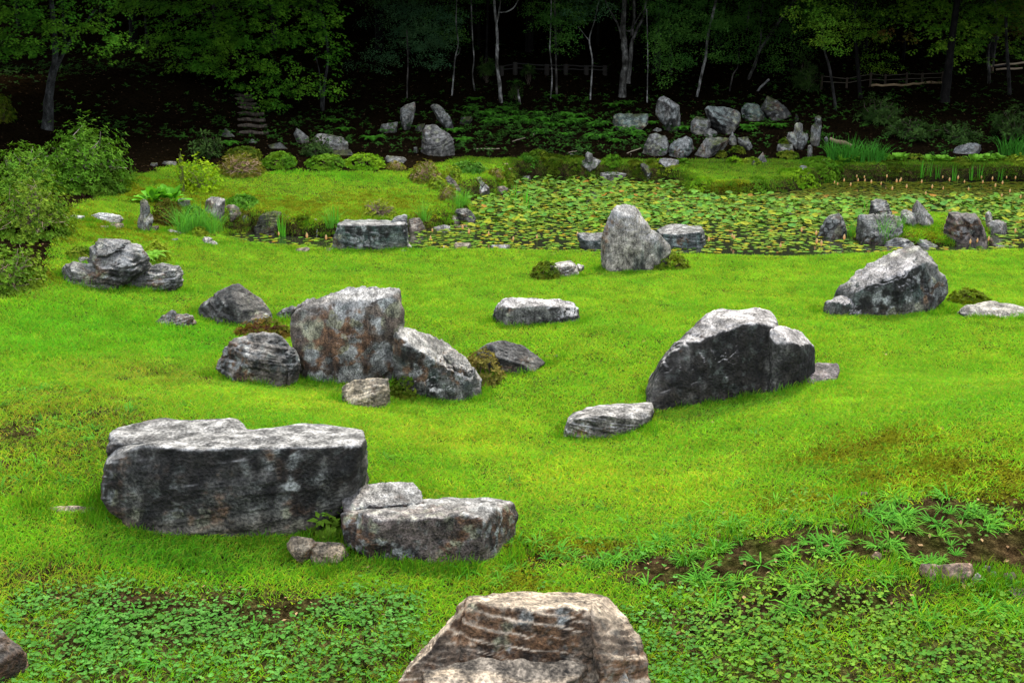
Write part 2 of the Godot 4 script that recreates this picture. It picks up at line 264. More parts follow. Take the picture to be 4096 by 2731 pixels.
func build_ground() -> void:
	var xs := PackedFloat32Array([-60, -45, -34, -26, -20, -17])
	for i in CN: xs.append(CX0 + i * CS)
	for x in [17, 20, 26, 34, 45, 60]: xs.append(x)
	var ds := PackedFloat32Array([-8, -5, -3, -1, 0])
	for j in DN: ds.append(DZ0 + j * CS)
	for d in [42.0, 43.5, 45.0, 47.0, 50.0, 54.0, 59.0, 65.0, 72.0, 80.0, 90.0]: ds.append(d)
	core.resize(CN * DN)
	var v := PackedVector3Array()
	var c := PackedColorArray()
	for j in ds.size():
		for i in xs.size():
			var x := xs[i]
			var z := -ds[j]
			var h := height(x, z)
			v.append(Vector3(x, h, z))
			var ci := i - 6
			var cj := j - 5
			if ci >= 0 and ci < CN and cj >= 0 and cj < DN:
				core[cj * CN + ci] = h
			var big := na.get_noise_2d(x * 1.3, z * 1.3)
			var fine := na.get_noise_2d(x * 14.0, z * 14.0)
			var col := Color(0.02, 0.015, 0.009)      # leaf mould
			if in_view(x, z, 2.0) and on_lawn(x, z):
				col = Color(0.075, 0.095, 0.022).lerp(Color(0.095, 0.07, 0.032), clampf(0.5 + fine * 1.2, 0, 1))
				var moss := zone("moss", x, z)
				col = col.lerp(Color(0.16, 0.16, 0.012), moss * 0.85)
				var soil := maxf(zone("soil", x, z), zone("brown", x, z) * 0.5)
				col = col.lerp(Color(0.06, 0.038, 0.022), soil * clampf(0.75 + fine, 0, 1))
			if h < WATER + 0.06:
				col = Color(0.03, 0.026, 0.016)
			col = col * (1.0 + 0.25 * big + 0.3 * fine)
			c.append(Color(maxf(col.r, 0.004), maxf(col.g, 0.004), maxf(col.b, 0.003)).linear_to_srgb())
	var ix := PackedInt32Array()
	var w := xs.size()
	for j in ds.size() - 1:
		for i in w - 1:
			var p := j * w + i
			for t in [p, p + w, p + 1, p + 1, p + w, p + w + 1]:
				ix.append(t)
	var n := PackedVector3Array()
	n.resize(v.size())
	for j in ds.size():
		for i in w:
			var a := v[j * w + maxi(i - 1, 0)]
			var b := v[j * w + mini(i + 1, w - 1)]
			var d := v[maxi(j - 1, 0) * w + i]
			var e := v[mini(j + 1, ds.size() - 1) * w + i]
			n[j * w + i] = (b - a).cross(e - d).normalized() * 1.0
			if n[j * w + i].y < 0.0: n[j * w + i] = -n[j * w + i]
	var arr := []
	arr.resize(Mesh.ARRAY_MAX)
	arr[Mesh.ARRAY_VERTEX] = v
	arr[Mesh.ARRAY_NORMAL] = n
	arr[Mesh.ARRAY_COLOR] = c
	arr[Mesh.ARRAY_INDEX] = ix
	var m := ArrayMesh.new()
	m.add_surface_from_arrays(Mesh.PRIMITIVE_TRIANGLES, arr)
	var o := part("ground", m, M.ground)
	tag(o, "", "", "", "structure")
	# the pond's surface
	var p := PlaneMesh.new()
	p.size = Vector2(24, 11.5)
	var wtr := part("pond_water", p, M.water)
	wtr.position = Vector3(6.5, WATER, -21.7)
	tag(wtr, "", "", "", "structure")


# ---------------------------------------------------------------- textures and materials
func grain_image(size: int, kind: int) -> Image:
	var f := FastNoiseLite.new()
	f.noise_type = FastNoiseLite.TYPE_SIMPLEX_SMOOTH
	f.seed = 11 + kind
	f.frequency = 0.012
	f.fractal_octaves = 5
	f.fractal_gain = 0.6
	var big := f.get_seamless_image(size, size)
	f.seed = 71 + kind
	f.frequency = 0.09
	f.fractal_octaves = 3
	var fine := f.get_seamless_image(size, size)
	var wide := f.get_seamless_image(size, 64)
	if kind == 1:   # vertical streaks
		f.frequency = 0.05
		wide = f.get_seamless_image(size, 200)
		wide.resize(size, size, Image.INTERPOLATE_CUBIC)
	elif kind == 2: # level bands
		f.frequency = 0.05
		wide = f.get_seamless_image(200, size)
		wide.resize(size, size, Image.INTERPOLATE_CUBIC)
	else:
		f.noise_type = FastNoiseLite.TYPE_CELLULAR
		f.cellular_return_type = FastNoiseLite.RETURN_DISTANCE2_SUB
		f.frequency = 0.03
		f.fractal_octaves = 2
		wide = f.get_seamless_image(size, size)
	for im in [big, fine, wide]:
		im.convert(Image.FORMAT_L8)
	var a := big.get_data()
	var b := fine.get_data()
	var d := wide.get_data()
	var out := PackedByteArray()
	out.resize(size * size)
	var r := RandomNumberGenerator.new()
	r.seed = 5 + kind
	for i in size * size:
		var x := a[i] * 0.5 + b[i] * 0.42 + d[i] * 0.22 - 18.0 + (r.randi() & 31) - 16
		x = (x - 128.0) * 1.45 + 165.0
		out[i] = int(clampf(x, 26.0, 255.0))
	return Image.create_from_data(size, size, false, Image.FORMAT_L8, out)


func plant_material(rough: float, back: float, spec := 0.4) -> StandardMaterial3D:
	var m := StandardMaterial3D.new()
	m.vertex_color_use_as_albedo = true
	m.roughness = rough
	m.metallic_specular = spec
	m.cull_mode = BaseMaterial3D.CULL_DISABLED
	m.backlight_enabled = true
	m.backlight = Color(back, back, back * 0.5).linear_to_srgb()
	return m


func make_materials() -> void:
	var tex := []
	for k in 3:
		var im := grain_image(512, k)
		im.convert(Image.FORMAT_RGB8)
		tex.append(ImageTexture.create_from_image(im))
	var g := StandardMaterial3D.new()
	g.vertex_color_use_as_albedo = true
	g.vertex_color_is_srgb = true
	g.albedo_texture = tex[0]
	g.uv1_triplanar = true
	g.uv1_world_triplanar = true
	g.uv1_scale = Vector3(1.4, 1.4, 1.4)
	g.roughness = 1.0
	g.metallic_specular = 0.2
	g.heightmap_enabled = true
	g.heightmap_texture = tex[0]
	g.heightmap_scale = 2.0
	M.ground = g
	g.metallic_specular = 0.0
	for k in 3:
		for o in 2:
			var s := StandardMaterial3D.new()
			s.vertex_color_use_as_albedo = true
			s.vertex_color_is_srgb = true
			s.albedo_texture = tex[k]
			s.uv1_triplanar = true
			s.uv1_triplanar_sharpness = 3.0
			s.uv1_scale = Vector3.ONE * (1.1 if o == 0 else 0.75)
			s.uv1_offset = Vector3(0.37, 0.61, 0.13) * (k + 1 + o * 3)
			s.roughness = 0.85
			s.metallic_specular = 0.35
			s.heightmap_enabled = true
			s.heightmap_texture = tex[k]
			s.heightmap_scale = 1.3
			M["stone%d%d" % [k, o]] = s
	var b := StandardMaterial3D.new()
	b.vertex_color_use_as_albedo = true
	b.vertex_color_is_srgb = true
	b.albedo_texture = tex[0]
	b.uv1_triplanar = true
	b.uv1_scale = Vector3(1.5, 0.7, 1.5)
	b.roughness = 0.9
	b.metallic_specular = 0.25
	M.bark = b
	var w := StandardMaterial3D.new()
	w.albedo_color = lin(0.012, 0.014, 0.008)
	w.roughness = 0.04
	w.metallic_specular = 0.55
	M.water = w
	M.grass = plant_material(0.75, 0.8, 0.15)
	M.leaf = plant_material(0.7, 0.6, 0.15)
	M.dull_leaf = plant_material(0.8, 0.35, 0.12)
	M.pad = plant_material(0.7, 0.3, 0.14)
	var t := StandardMaterial3D.new()
	t.vertex_color_use_as_albedo = true
	t.vertex_color_is_srgb = true
	t.roughness = 0.9
	t.metallic_specular = 0.2
	M.plain = t


# ---------------------------------------------------------------- rocks
# dark: share of black patina; top: paleness of upper faces, weathering and painted skylight; lichen, brown, green: shares; warm: tan foot; way: grain 0 speckled 1 upright 2 level
var stone_default := {"mid": Color(0.13, 0.135, 0.13), "dark": 0.5, "pale": Color(0.42, 0.42, 0.42), "top": 0.7, "lichen": 0.3, "brown": 0.15, "green": 0.2, "warm": 0.4, "way": 0, "sharp": 16.0, "rough": 0.05, "scale": 0}
var stone_kinds := {
	"slab": {"dark": 0.72, "top": 1.0, "lichen": 0.25, "brown": 0.25, "green": 0.4, "warm": 0.7, "sharp": 22.0, "rough": 0.035},
	"stepped": {"dark": 0.55, "top": 0.55, "lichen": 0.55, "brown": 0.55, "green": 0.3, "warm": 0.8, "way": 1, "sharp": 22.0, "mid": Color(0.12, 0.1, 0.095)},
	"driftwood": {"dark": 0.4, "top": 1.0, "pale": Color(0.52, 0.43, 0.33), "lichen": 0.3, "brown": 0.8, "green": 0.05, "warm": 0.2, "way": 2, "rough": 0.06, "mid": Color(0.17, 0.13, 0.1)},
	"darkbrown": {"dark": 0.35, "top": 0.2, "brown": 0.7, "lichen": 0.05, "mid": Color(0.1, 0.07, 0.05)},
	"tan": {"dark": 0.1, "top": 0.5, "mid": Color(0.3, 0.24, 0.17), "pale": Color(0.45, 0.39, 0.3), "lichen": 0.2, "brown": 0.35, "green": 0.0},
	"pink": {"dark": 0.05, "top": 0.4, "mid": Color(0.3, 0.2, 0.15), "pale": Color(0.46, 0.37, 0.29), "brown": 0.3, "lichen": 0.15, "green": 0.0, "sharp": 24.0},
	"white": {"dark": 0.0, "top": 0.8, "mid": Color(0.5, 0.48, 0.44), "pale": Color(0.75, 0.74, 0.7), "brown": 0.05, "lichen": 0.1, "green": 0.0, "warm": 0.2},
	"whitish": {"dark": 0.2, "top": 1.0, "mid": Color(0.28, 0.26, 0.22), "pale": Color(0.66, 0.64, 0.6), "lichen": 0.4, "brown": 0.15, "green": 0.05},
	"grey": {"dark": 0.25, "top": 0.6},
	"blue": {"dark": 0.1, "mid": Color(0.2, 0.22, 0.25), "top": 0.6, "brown": 0.0},
	"brown": {"dark": 0.2, "mid": Color(0.15, 0.09, 0.06), "top": 0.2, "brown": 0.6, "green": 0.0},
	"tall": {"dark": 0.42, "top": 0.8, "lichen": 0.85, "brown": 0.6, "green": 0.15, "warm": 0.6, "way": 1, "mid": Color(0.15, 0.125, 0.105), "sharp": 20.0},
	"rust": {"dark": 0.45, "top": 0.35, "lichen": 0.55, "brown": 0.7, "green": 0.4, "mid": Color(0.14, 0.125, 0.11), "rough": 0.07},
	"schist": {"dark": 0.4, "top": 1.0, "lichen": 0.4, "brown": 0.15, "green": 0.5, "way": 1, "rough": 0.09, "pale": Color(0.5, 0.49, 0.47), "sharp": 20.0},
	"cream": {"dark": 0.1, "top": 0.5, "mid": Color(0.34, 0.29, 0.2), "pale": Color(0.52, 0.47, 0.38), "brown": 0.45, "lichen": 0.3, "green": 0.0, "rough": 0.07},
	"dark": {"dark": 0.75, "top": 0.2, "brown": 0.4, "lichen": 0.2, "green": 0.2},
	"darkgrey": {"dark": 0.5, "top": 0.5, "rough": 0.08},
	"tent": {"dark": 0.62, "top": 0.15, "lichen": 0.45, "brown": 0.2, "green": 0.35, "warm": 0.3, "mid": Color(0.12, 0.12, 0.115)},
	"rough": {"dark": 0.4, "top": 0.3, "lichen": 0.5, "brown": 0.5, "rough": 0.12, "mid": Color(0.17, 0.15, 0.12)},
	"layered": {"dark": 0.55, "top": 0.55, "lichen": 0.35, "brown": 0.25, "green": 0.3, "way": 2, "rough": 0.09, "sharp": 22.0},
	"layeredgrey": {"dark": 0.35, "top": 0.7, "lichen": 0.4, "brown": 0.15, "green": 0.3, "way": 2, "rough": 0.08, "sharp": 24.0, "mid": Color(0.16, 0.165, 0.16)},
	"greenblock": {"dark": 0.5, "top": 0.6, "lichen": 0.4, "brown": 0.02, "green": 0.9, "warm": 0.4, "way": 2, "sharp": 24.0, "mid": Color(0.12, 0.15, 0.14)},
	"upright": {"dark": 0.1, "top": 0.9, "lichen": 0.3, "brown": 0.25, "green": 0.3, "way": 1, "warm": 0.6, "mid": Color(0.36, 0.345, 0.31), "sharp": 18.0, "rough": 0.05},
	"bluegrey": {"dark": 0.3, "top": 0.8, "green": 0.8, "brown": 0.05, "mid": Color(0.15, 0.175, 0.18), "warm": 0.2, "lichen": 0.2},
	"piebald": {"dark": 0.72, "top": 1.0, "lichen": 0.25, "green": 0.5, "brown": 0.0, "way": 1, "pale": Color(0.55, 0.54, 0.55), "sharp": 24.0},
	"piebald2": {"dark": 0.5, "top": 0.8, "lichen": 0.4, "brown": 0.3, "way": 1, "pale": Color(0.5, 0.5, 0.5), "rough": 0.09},
	"dark17": {"dark": 0.78, "top": 1.0, "lichen": 0.15, "brown": 0.35, "green": 0.35, "warm": 0.25, "pale": Color(0.52, 0.5, 0.5), "way": 1, "sharp": 20.0, "mid": Color(0.1, 0.1, 0.1), "rough": 0.045},
	"purple": {"dark": 0.35, "top": 0.5, "brown": 0.3, "mid": Color(0.13, 0.11, 0.12), "lichen": 0.3, "pale": Color(0.3, 0.27, 0.28)},
	"pale": {"dark": 0.35, "top": 1.0, "pale": Color(0.5, 0.49, 0.48), "brown": 0.15, "lichen": 0.3, "rough": 0.07, "sharp": 20.0, "mid": Color(0.19, 0.18, 0.165)},
	"ridge": {"dark": 0.5, "top": 0.75, "green": 0.7, "lichen": 0.5, "brown": 0.3, "way": 1, "rough": 0.06, "sharp": 18.0, "pale": Color(0.38, 0.37, 0.38)},
	"driftgrey": {"dark": 0.3, "top": 0.8, "way": 2, "pale": Color(0.44, 0.42, 0.38), "brown": 0.2, "green": 0.0, "rough": 0.06},
	"whitepatch": {"dark": 0.65, "top": 0.1, "lichen": 0.95, "brown": 0.4, "green": 0.0, "pale": Color(0.5, 0.5, 0.52)},
	"grooved": {"dark": 0.4, "top": 0.5, "way": 1, "green": 0.4, "rough": 0.09, "lichen": 0.3},
	"greyblack": {"dark": 0.45, "top": 0.6, "lichen": 0.5, "rough": 0.07},
	"greylight": {"dark": 0.15, "top": 0.7, "mid": Color(0.22, 0.22, 0.21), "lichen": 0.3, "brown": 0.15, "rough": 0.07, "way": 1},
	"reddark": {"dark": 0.6, "top": 0.4, "brown": 0.6, "green": 0.1, "rough": 0.07, "mid": Color(0.12, 0.1, 0.095)},
	"browngrey": {"dark": 0.25, "top": 0.2, "mid": Color(0.19, 0.165, 0.13), "brown": 0.4},
	"mossy": {"dark": 0.35, "top": 0.5, "moss": 0.8, "lichen": 0.5, "rough": 0.09},
	"ochre": {"dark": 0.0, "mid": Color(0.36, 0.26, 0.13), "top": 0.3, "pale": Color(0.5, 0.42, 0.26), "brown": 0.3},
	"purpletan": {"dark": 0.1, "mid": Color(0.26, 0.22, 0.19), "pale": Color(0.42, 0.38, 0.33), "brown": 0.5, "green": 0.0},
	"brownred": {"dark": 0.2, "mid": Color(0.18, 0.14, 0.12), "brown": 0.5, "top": 0.3, "green": 0.0},
	"spike": {"dark": 0.3, "mid": Color(0.26, 0.25, 0.23), "moss": 0.35, "lichen": 0.6, "way": 1, "pale": Color(0.46, 0.46, 0.45)},
	"paleslab": {"dark": 0.05, "mid": Color(0.3, 0.31, 0.3), "top": 0.9, "pale": Color(0.5, 0.52, 0.52), "brown": 0.1, "way": 2},
	"vertgrey": {"dark": 0.1, "mid": Color(0.3, 0.29, 0.28), "top": 0.5, "way": 1, "brown": 0.15},
	"forestbig": {"dark": 0.3, "mid": Color(0.2, 0.2, 0.2), "pale": Color(0.42, 0.41, 0.42), "top": 0.4, "lichen": 0.6, "brown": 0.3, "rough": 0.06},
	"forestgrey": {"dark": 0.25, "mid": Color(0.2, 0.205, 0.2), "top": 0.6, "lichen": 0.6, "moss": 0.2},
	"forestgrey2": {"dark": 0.45, "mid": Color(0.19, 0.195, 0.19), "top": 0.3, "lichen": 0.9, "way": 1},
	"forestpale": {"dark": 0.2, "mid": Color(0.25, 0.25, 0.24), "pale": Color(0.5, 0.5, 0.49), "top": 0.5, "lichen": 0.8, "moss": 0.15},
	"forestdark": {"dark": 0.6, "mid": Color(0.1, 0.105, 0.1), "top": 0.2, "moss": 0.3},
	"forestmoss": {"dark": 0.4, "moss": 0.8, "top": 0.2},
	"jade": {"dark": 0.35, "mid": Color(0.12, 0.16, 0.14), "pale": Color(0.3, 0.4, 0.35), "green": 1.0, "top": 0.5, "lichen": 0.9, "moss": 0.1},
	"bluegrey2": {"dark": 0.2, "mid": Color(0.19, 0.22, 0.225), "green": 0.6, "top": 0.5, "brown": 0.2},
	"stubby": {"dark": 0.2, "mid": Color(0.22, 0.225, 0.21), "top": 0.5, "green": 0.4},
	"forestpurple": {"dark": 0.35, "mid": Color(0.19, 0.19, 0.19), "top": 0.3, "moss": 0.4, "lichen": 0.4, "way": 1},
	"forestrock": {"dark": 0.6, "mid": Color(0.12, 0.12, 0.115), "pale": Color(0.3, 0.36, 0.34), "top": 0.7, "lichen": 0.6, "green": 0.6, "rough": 0.07},
	"trigrey": {"dark": 0.1, "mid": Color(0.24, 0.235, 0.22), "top": 0.3, "sharp": 24.0},
	"spire": {"dark": 0.35, "mid": Color(0.2, 0.2, 0.195), "moss": 0.35, "lichen": 0.8, "way": 1, "rough": 0.09, "top": 0.4},
	"forestblue": {"dark": 0.2, "mid": Color(0.19, 0.21, 0.22), "lichen": 0.4, "top": 0.5},
}


func lump_planes(lump: Array) -> Array:
	# [centre, planes as normal / distance]
	var depth: float = lump[0]
	var zc: float = lump[1]
	var q: Array = lump[2]
	var planes := PackedVector3Array()
	var c := Vector3.ZERO
	var size := Vector3.ONE
	if zc < 8.0:
		var pts := PackedVector2Array()
		for i in range(0, q.size(), 2):
			pts.append(Vector2(q[i], q[i + 1]))
		var hull := Geometry2D.convex_hull(pts)
		var lo := hull[0]
		var hi := hull[0]
		var mean := Vector2.ZERO
		for p in hull:
			lo = lo.min(p)
			hi = hi.max(p)
		mean = (lo + hi) * 0.5
		c = Vector3(mean.x, mean.y, zc)
		size = Vector3(hi.x - lo.x, hi.y - lo.y, depth) * 0.5
		for i in hull.size() - 1:
			var e := hull[i + 1] - hull[i]
			if e.length() < 0.004:
				continue
			var n2 := Vector2(e.y, -e.x).normalized()
			if n2.dot(hull[i] - mean) < 0.0:
				n2 = -n2
			var foot := n2.y < -0.6
			for s in [1.0, -1.0]:
				var a := rand(0.2, 0.75) if not foot else 0.1
				if n2.y > 0.5 and s > 0.0:
					a = rand(0.35, 0.85)
				var n3 := Vector3(n2.x * cos(a), n2.y * cos(a), s * sin(a))
				var d := n3.dot(Vector3(hull[i].x, hull[i].y, zc) - c)
				planes.append(n3 / maxf(d, 0.01))
		planes.append(Vector3(rand(-0.15, 0.15), rand(0.0, 0.25), 1).normalized() / (depth * rand(0.36, 0.44)))
		planes.append(Vector3(rand(-0.2, 0.2), rand(0, 0.3), -1).normalized() / (depth * 0.55))
		# two facets that knock off corners of the front
		for k in 2:
			var n3 := Vector3(rand(-0.8, 0.8), rand(-0.1, 0.6), 0.9).normalized()
			planes.append(n3 / (Vector3(absf(n3.x) * size.x, absf(n3.y) * size.y, absf(n3.z) * size.z).length() * rand(0.85, 1.0)))
	else:
		var P := PackedVector3Array()
		for i in range(0, q.size(), 3):
			P.append(Vector3(q[i], q[i + 1], q[i + 2]))
		var lo := P[0]
		var hi := P[0]
		for p in P:
			c += p / P.size()
			lo = lo.min(p)
			hi = hi.max(p)
		size = (hi - lo) * 0.5
		for i in P.size():
			for j in range(i + 1, P.size()):
				for k in range(j + 1, P.size()):
					var n3 := (P[j] - P[i]).cross(P[k] - P[i])
					if n3.length() < 1e-5:
						continue
					n3 = n3.normalized()
					var d := n3.dot(P[i] - c)
					if d < 0.0:
						n3 = -n3
						d = -d
					if d < 0.01:
						continue
					var outer := true
					for p in P:
						if n3.dot(p - c) > d + 0.002:
							outer = false
							break
					if outer:
						var m := n3 / d
						var fresh := true
						for o in planes:
							if o.distance_to(m) < 0.02 * m.length():
								fresh = false
								break
						if fresh:
							planes.append(m)
	return [c, planes, size]


func rock(called: String, at: Vector3, lumps: Array, kind: String, detail: int, label: String, category: String) -> void:
	var k: Dictionary = stone_default.duplicate()
	k.merge(stone_kinds[kind], true)
	k.moss = k.get("moss", 0.0)
	var off := Vector3(rand(-50, 50), rand(-50, 50), rand(-50, 50))
	var st := SurfaceTool.new()
	st.begin(Mesh.PRIMITIVE_TRIANGLES)
	st.set_smooth_group(0)
	var lean := Vector3(rand(-0.3, 0.3), 1, rand(-0.3, 0.3)).normalized()
	if k.way == 1:
		lean = Vector3(1, rand(-0.25, 0.25), rand(-0.6, 0.6)).normalized()
	for li in lumps.size():
		var got := lump_planes(lumps[li])
		var c: Vector3 = got[0]
		var planes: PackedVector3Array = got[1]
		var size: Vector3 = got[2]
		var n := detail if li == 0 else maxi(int(detail * 0.7), 8)
		var mean := (size.x + size.y + size.z) / 3.0
		var amp: float = k.rough * mean
		var f1 := 1.6 / maxf(mean, 0.05)
		var sharp: float = k.sharp * 1.9
		var f_axes := [[Vector3.RIGHT, Vector3.UP, Vector3.BACK], [Vector3.LEFT, Vector3.UP, Vector3.FORWARD], [Vector3.UP, Vector3.BACK, Vector3.RIGHT], [Vector3.DOWN, Vector3.FORWARD, Vector3.RIGHT], [Vector3.BACK, Vector3.UP, Vector3.LEFT], [Vector3.FORWARD, Vector3.UP, Vector3.RIGHT]]
		for face in f_axes.size():
			var w: Vector3 = f_axes[face][0]
			var a1: Vector3 = f_axes[face][1]
			var a2: Vector3 = f_axes[face][2]
			# faces that look down or away show least
			var nn := n
			if w.y < -0.5:
				nn = 4
			elif w.z < -0.5:
				nn = maxi(int(n * 0.4), 4)
			var base := PackedVector3Array()
			for i in nn + 1:
				for j in nn + 1:
					var s := tan((2.0 * i / nn - 1.0) * PI / 4)
					var t := tan((2.0 * j / nn - 1.0) * PI / 4)
					var u := ((w + a1 * s + a2 * t) * size).normalized()
					var p0 := u * mean
					var wob := Vector3(na.get_noise_3dv((p0 + off) * f1 * 3.0), na.get_noise_3dv((p0 - off) * f1 * 3.0), na.get_noise_3dv((p0 + off * 2.0) * f1 * 3.0))
					var uu := (u + wob * 0.075).normalized()
					var sum := 0.0
					for m in planes:
						var h := m.dot(uu)
						if h > 0.0:
							sum += pow(h * mean, sharp)
					var r := mean * pow(maxf(sum, 1e-12), -1.0 / sharp) * 1.01
					var p := u * r
					var q := p + off
					var along := q.dot(lean)
					var strat := q - lean * along
					var d := na.get_noise_3dv(q * f1 * 4.0) * 0.7 + nr.get_noise_3dv(q * f1 * 2.2) * 0.55
					d += nr.get_noise_3dv((strat * 0.25 + lean * along * 2.6) * f1 * 3.0) * 0.8
					d += na.get_noise_3dv(q * f1 * 14.0) * 0.25
					if k.way > 0:
						var lay := along * f1 * 4.5 + 1.2 * na.get_noise_3dv(q * f1 * 1.5)
						d += (lay - floorf(lay) - 0.5) * 0.42
					var crack := nk.get_noise_3dv((q + wob * 0.5 * mean) * f1 * 0.9)
					d -= 0.3 * smoothstep(-0.93, -1.0, crack)
					base.append(c + u * (r + d * amp))
			for i in nn:
				for j in nn:
					var b := i * (nn + 1) + j
					for t in [b, b + 1, b + nn + 1, b + nn + 1, b + 1, b + nn + 2]:
						st.add_vertex(base[t])
	st.generate_normals()
	st.index()
	var arr := st.commit_to_arrays()
	var V: PackedVector3Array = arr[Mesh.ARRAY_VERTEX]
	var N: PackedVector3Array = arr[Mesh.ARRAY_NORMAL]
	# wind outwards: flip if normals point inwards
	var vol := 0.0
	var mid := Vector3.ZERO
	for i in range(0, V.size(), 17):
		mid += V[i]
	mid /= ceilf(V.size() / 17.0)
	for i in range(0, V.size(), 7):
		vol += N[i].dot(V[i] - mid)
	if vol < 0.0:
		for i in N.size():
			N[i] = -N[i]
		var I: PackedInt32Array = arr[Mesh.ARRAY_INDEX]
		for i in range(0, I.size(), 3):
			var s := I[i]
			I[i] = I[i + 1]
			I[i + 1] = s
		arr[Mesh.ARRAY_INDEX] = I
		arr[Mesh.ARRAY_NORMAL] = N
	var C := PackedColorArray()
	C.resize(V.size())
	var big := 0.0
	for p in V:
		big = maxf(big, p.y)
	var fs := 1.0 / clampf(big, 0.12, 1.2)
	var pale: Color = k.pale
	var midc: Color = k.mid
	for i in V.size():
		var p := V[i]
		var q := p + off
		var nrm := N[i]
		var n1 := na.get_noise_3dv(q * 2.6 * fs)
		var n2 := na.get_noise_3dv(q * 9.0 * fs + off)
		var n3 := na.get_noise_3d(q.x * 16.0 * fs, q.y * 2.2 * fs, q.z * 16.0 * fs)
		var n4 := na.get_noise_3dv(q * 30.0 * fs)
		var col := midc * (1.0 + 0.5 * n2 + 0.3 * n4) * Color(1.06, 1.0, 0.92)
		col = col.lerp(Color(0.055, 0.10, 0.085), clampf((n1 * 1.2 + n3 * 0.8 + k.green - 0.55) * 1.6, 0, 0.75) * (1.0 if k.green > 0.02 else 0.0))
		var nb := na.get_noise_3dv(q * 3.4 * fs - off)
		col = col.lerp(Color(0.15, 0.075, 0.035) * (1.0 + 0.5 * n4), clampf((nb * 1.6 + n4 * 0.5 + k.brown - 0.62) * 2.2, 0, 0.8))
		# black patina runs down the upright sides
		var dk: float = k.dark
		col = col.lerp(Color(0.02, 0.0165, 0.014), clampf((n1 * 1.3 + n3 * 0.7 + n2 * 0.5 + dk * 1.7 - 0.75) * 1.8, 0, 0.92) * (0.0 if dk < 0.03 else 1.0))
		# crustose lichen: pale discs
		var cell := nc.get_noise_3dv(q * 8.0 * fs)
		var li: float = k.lichen
		var spot := smoothstep(0.05, -0.12, cell + 0.75 - li * 0.34 + n4 * 0.25) * smoothstep(-0.15, 0.2, nb + li - 0.4)
		col = col.lerp(Color(0.36, 0.37, 0.35) if n1 > -0.1 else Color(0.3, 0.3, 0.2), spot * 0.8)
		var speck := smoothstep(0.22, 0.4, na.get_noise_3dv(q * 22.0 * fs + off) + 0.25 * n1)
		col = col.lerp(Color(0.17, 0.19, 0.175), speck * (0.2 + 0.4 * li))
		# upper faces paled by normal: weathering plus painted skylight
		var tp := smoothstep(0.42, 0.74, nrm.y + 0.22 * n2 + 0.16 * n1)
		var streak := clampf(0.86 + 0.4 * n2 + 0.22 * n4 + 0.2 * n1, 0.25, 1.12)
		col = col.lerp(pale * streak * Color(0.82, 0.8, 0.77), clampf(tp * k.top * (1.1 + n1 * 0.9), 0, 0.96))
		# tan foot where soil splashes
		var foot := smoothstep(0.26, 0.02, p.y / maxf(big, 0.1) + 0.18 * n1 + 0.1 * n2)
		col = col.lerp(Color(0.15, 0.125, 0.09) * (1.0 + 0.6 * n4), foot * k.warm * 0.8)
		if k.moss > 0.0:
			var ms := smoothstep(0.2, 0.75, nrm.y + n1 * 0.8 + k.moss - 0.6)
			col = col.lerp(Color(0.07, 0.085, 0.012) * (1.0 + n4), ms * 0.9)
		col = col * 1.1
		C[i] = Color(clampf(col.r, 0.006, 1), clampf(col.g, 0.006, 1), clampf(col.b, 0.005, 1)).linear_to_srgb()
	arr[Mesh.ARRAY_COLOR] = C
	arr[Mesh.ARRAY_TEX_UV] = null
	arr[Mesh.ARRAY_TANGENT] = null
	var mesh := ArrayMesh.new()
	mesh.add_surface_from_arrays(Mesh.PRIMITIVE_TRIANGLES, arr)
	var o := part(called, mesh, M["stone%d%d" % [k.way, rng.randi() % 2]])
	o.position = at
	tag(o, label, category)


# ---------------------------------------------------------------- leaf shapes
func leaf(s: Shape, at: Vector3, dir: Vector3, up: Vector3, length: float, width: float, col: Color, fold := 0.2) -> void:
	var side := dir.cross(up).normalized()
	up = side.cross(dir).normalized()
	var m := at + dir * length * 0.5 - up * fold * width
	var tip := at + dir * length - up * length * 0.12
	var l := at + dir * length * 0.42 + side * width * 0.5
	var r := at + dir * length * 0.42 - side * width * 0.5
	s.tri(at, l, m, col)
	s.tri(at, m, r, col)
	s.tri(l, tip, m, col)
	s.tri(m, tip, r, col)


func rosette(count: int, length: float, width: float, rise: float, seed_at: int) -> ArrayMesh:
	rng.seed = seed_at
	var s := Shape.new()
	for i in count:
		var a := TAU * (i + rand(-0.3, 0.3)) / count * (1.0 if i < 5 else 1.618)
		var e := rise + rand(-0.35, 0.35)
		var d := Vector3(cos(a) * cos(e), sin(e), sin(a) * cos(e))
		var k := rand(0.72, 1.0)
		leaf(s, d * length * 0.15, d, Vector3.UP, length * rand(0.75, 1.15), width, Color(k, k, k * rand(0.7, 1.0)))
	return s.done()


func maple_spray(seed_at: int) -> ArrayMesh:
	rng.seed = seed_at
	var s := Shape.new()
	for i in 16:
		var a := rand(0, TAU)
		var r := sqrt(rng.randf()) * 0.5
		var at := Vector3(cos(a) * r, rand(-0.07, 0.07) - 0.2 * r * r, sin(a) * r)
		var head := Vector3(cos(a) + rand(-0.6, 0.6), rand(-0.5, 0.05), sin(a) + rand(-0.6, 0.6)).normalized()
		var up := Vector3(rand(-0.9, 0.9), 1, rand(-0.9, 0.9)).normalized()
		var side := head.cross(up).normalized()
		var k := rand(0.65, 1.0)
		var col := Color(k * rand(0.85, 1.0), k, k * 0.9)
		var len := rand(0.13, 0.19)
		for lobe in 5:
			var b := (lobe - 2) * 0.62
			var d := head * cos(b) + side * sin(b)
			var e := head * -sin(b) + side * cos(b)
			var ll: float = len * [0.6, 0.9, 1.1, 0.9, 0.6][lobe]
			s.tri(at - d * 0.01 + e * 0.028, at + d * ll - Vector3(0, 0.02, 0), at - d * 0.01 - e * 0.028, col)
	return s.done()


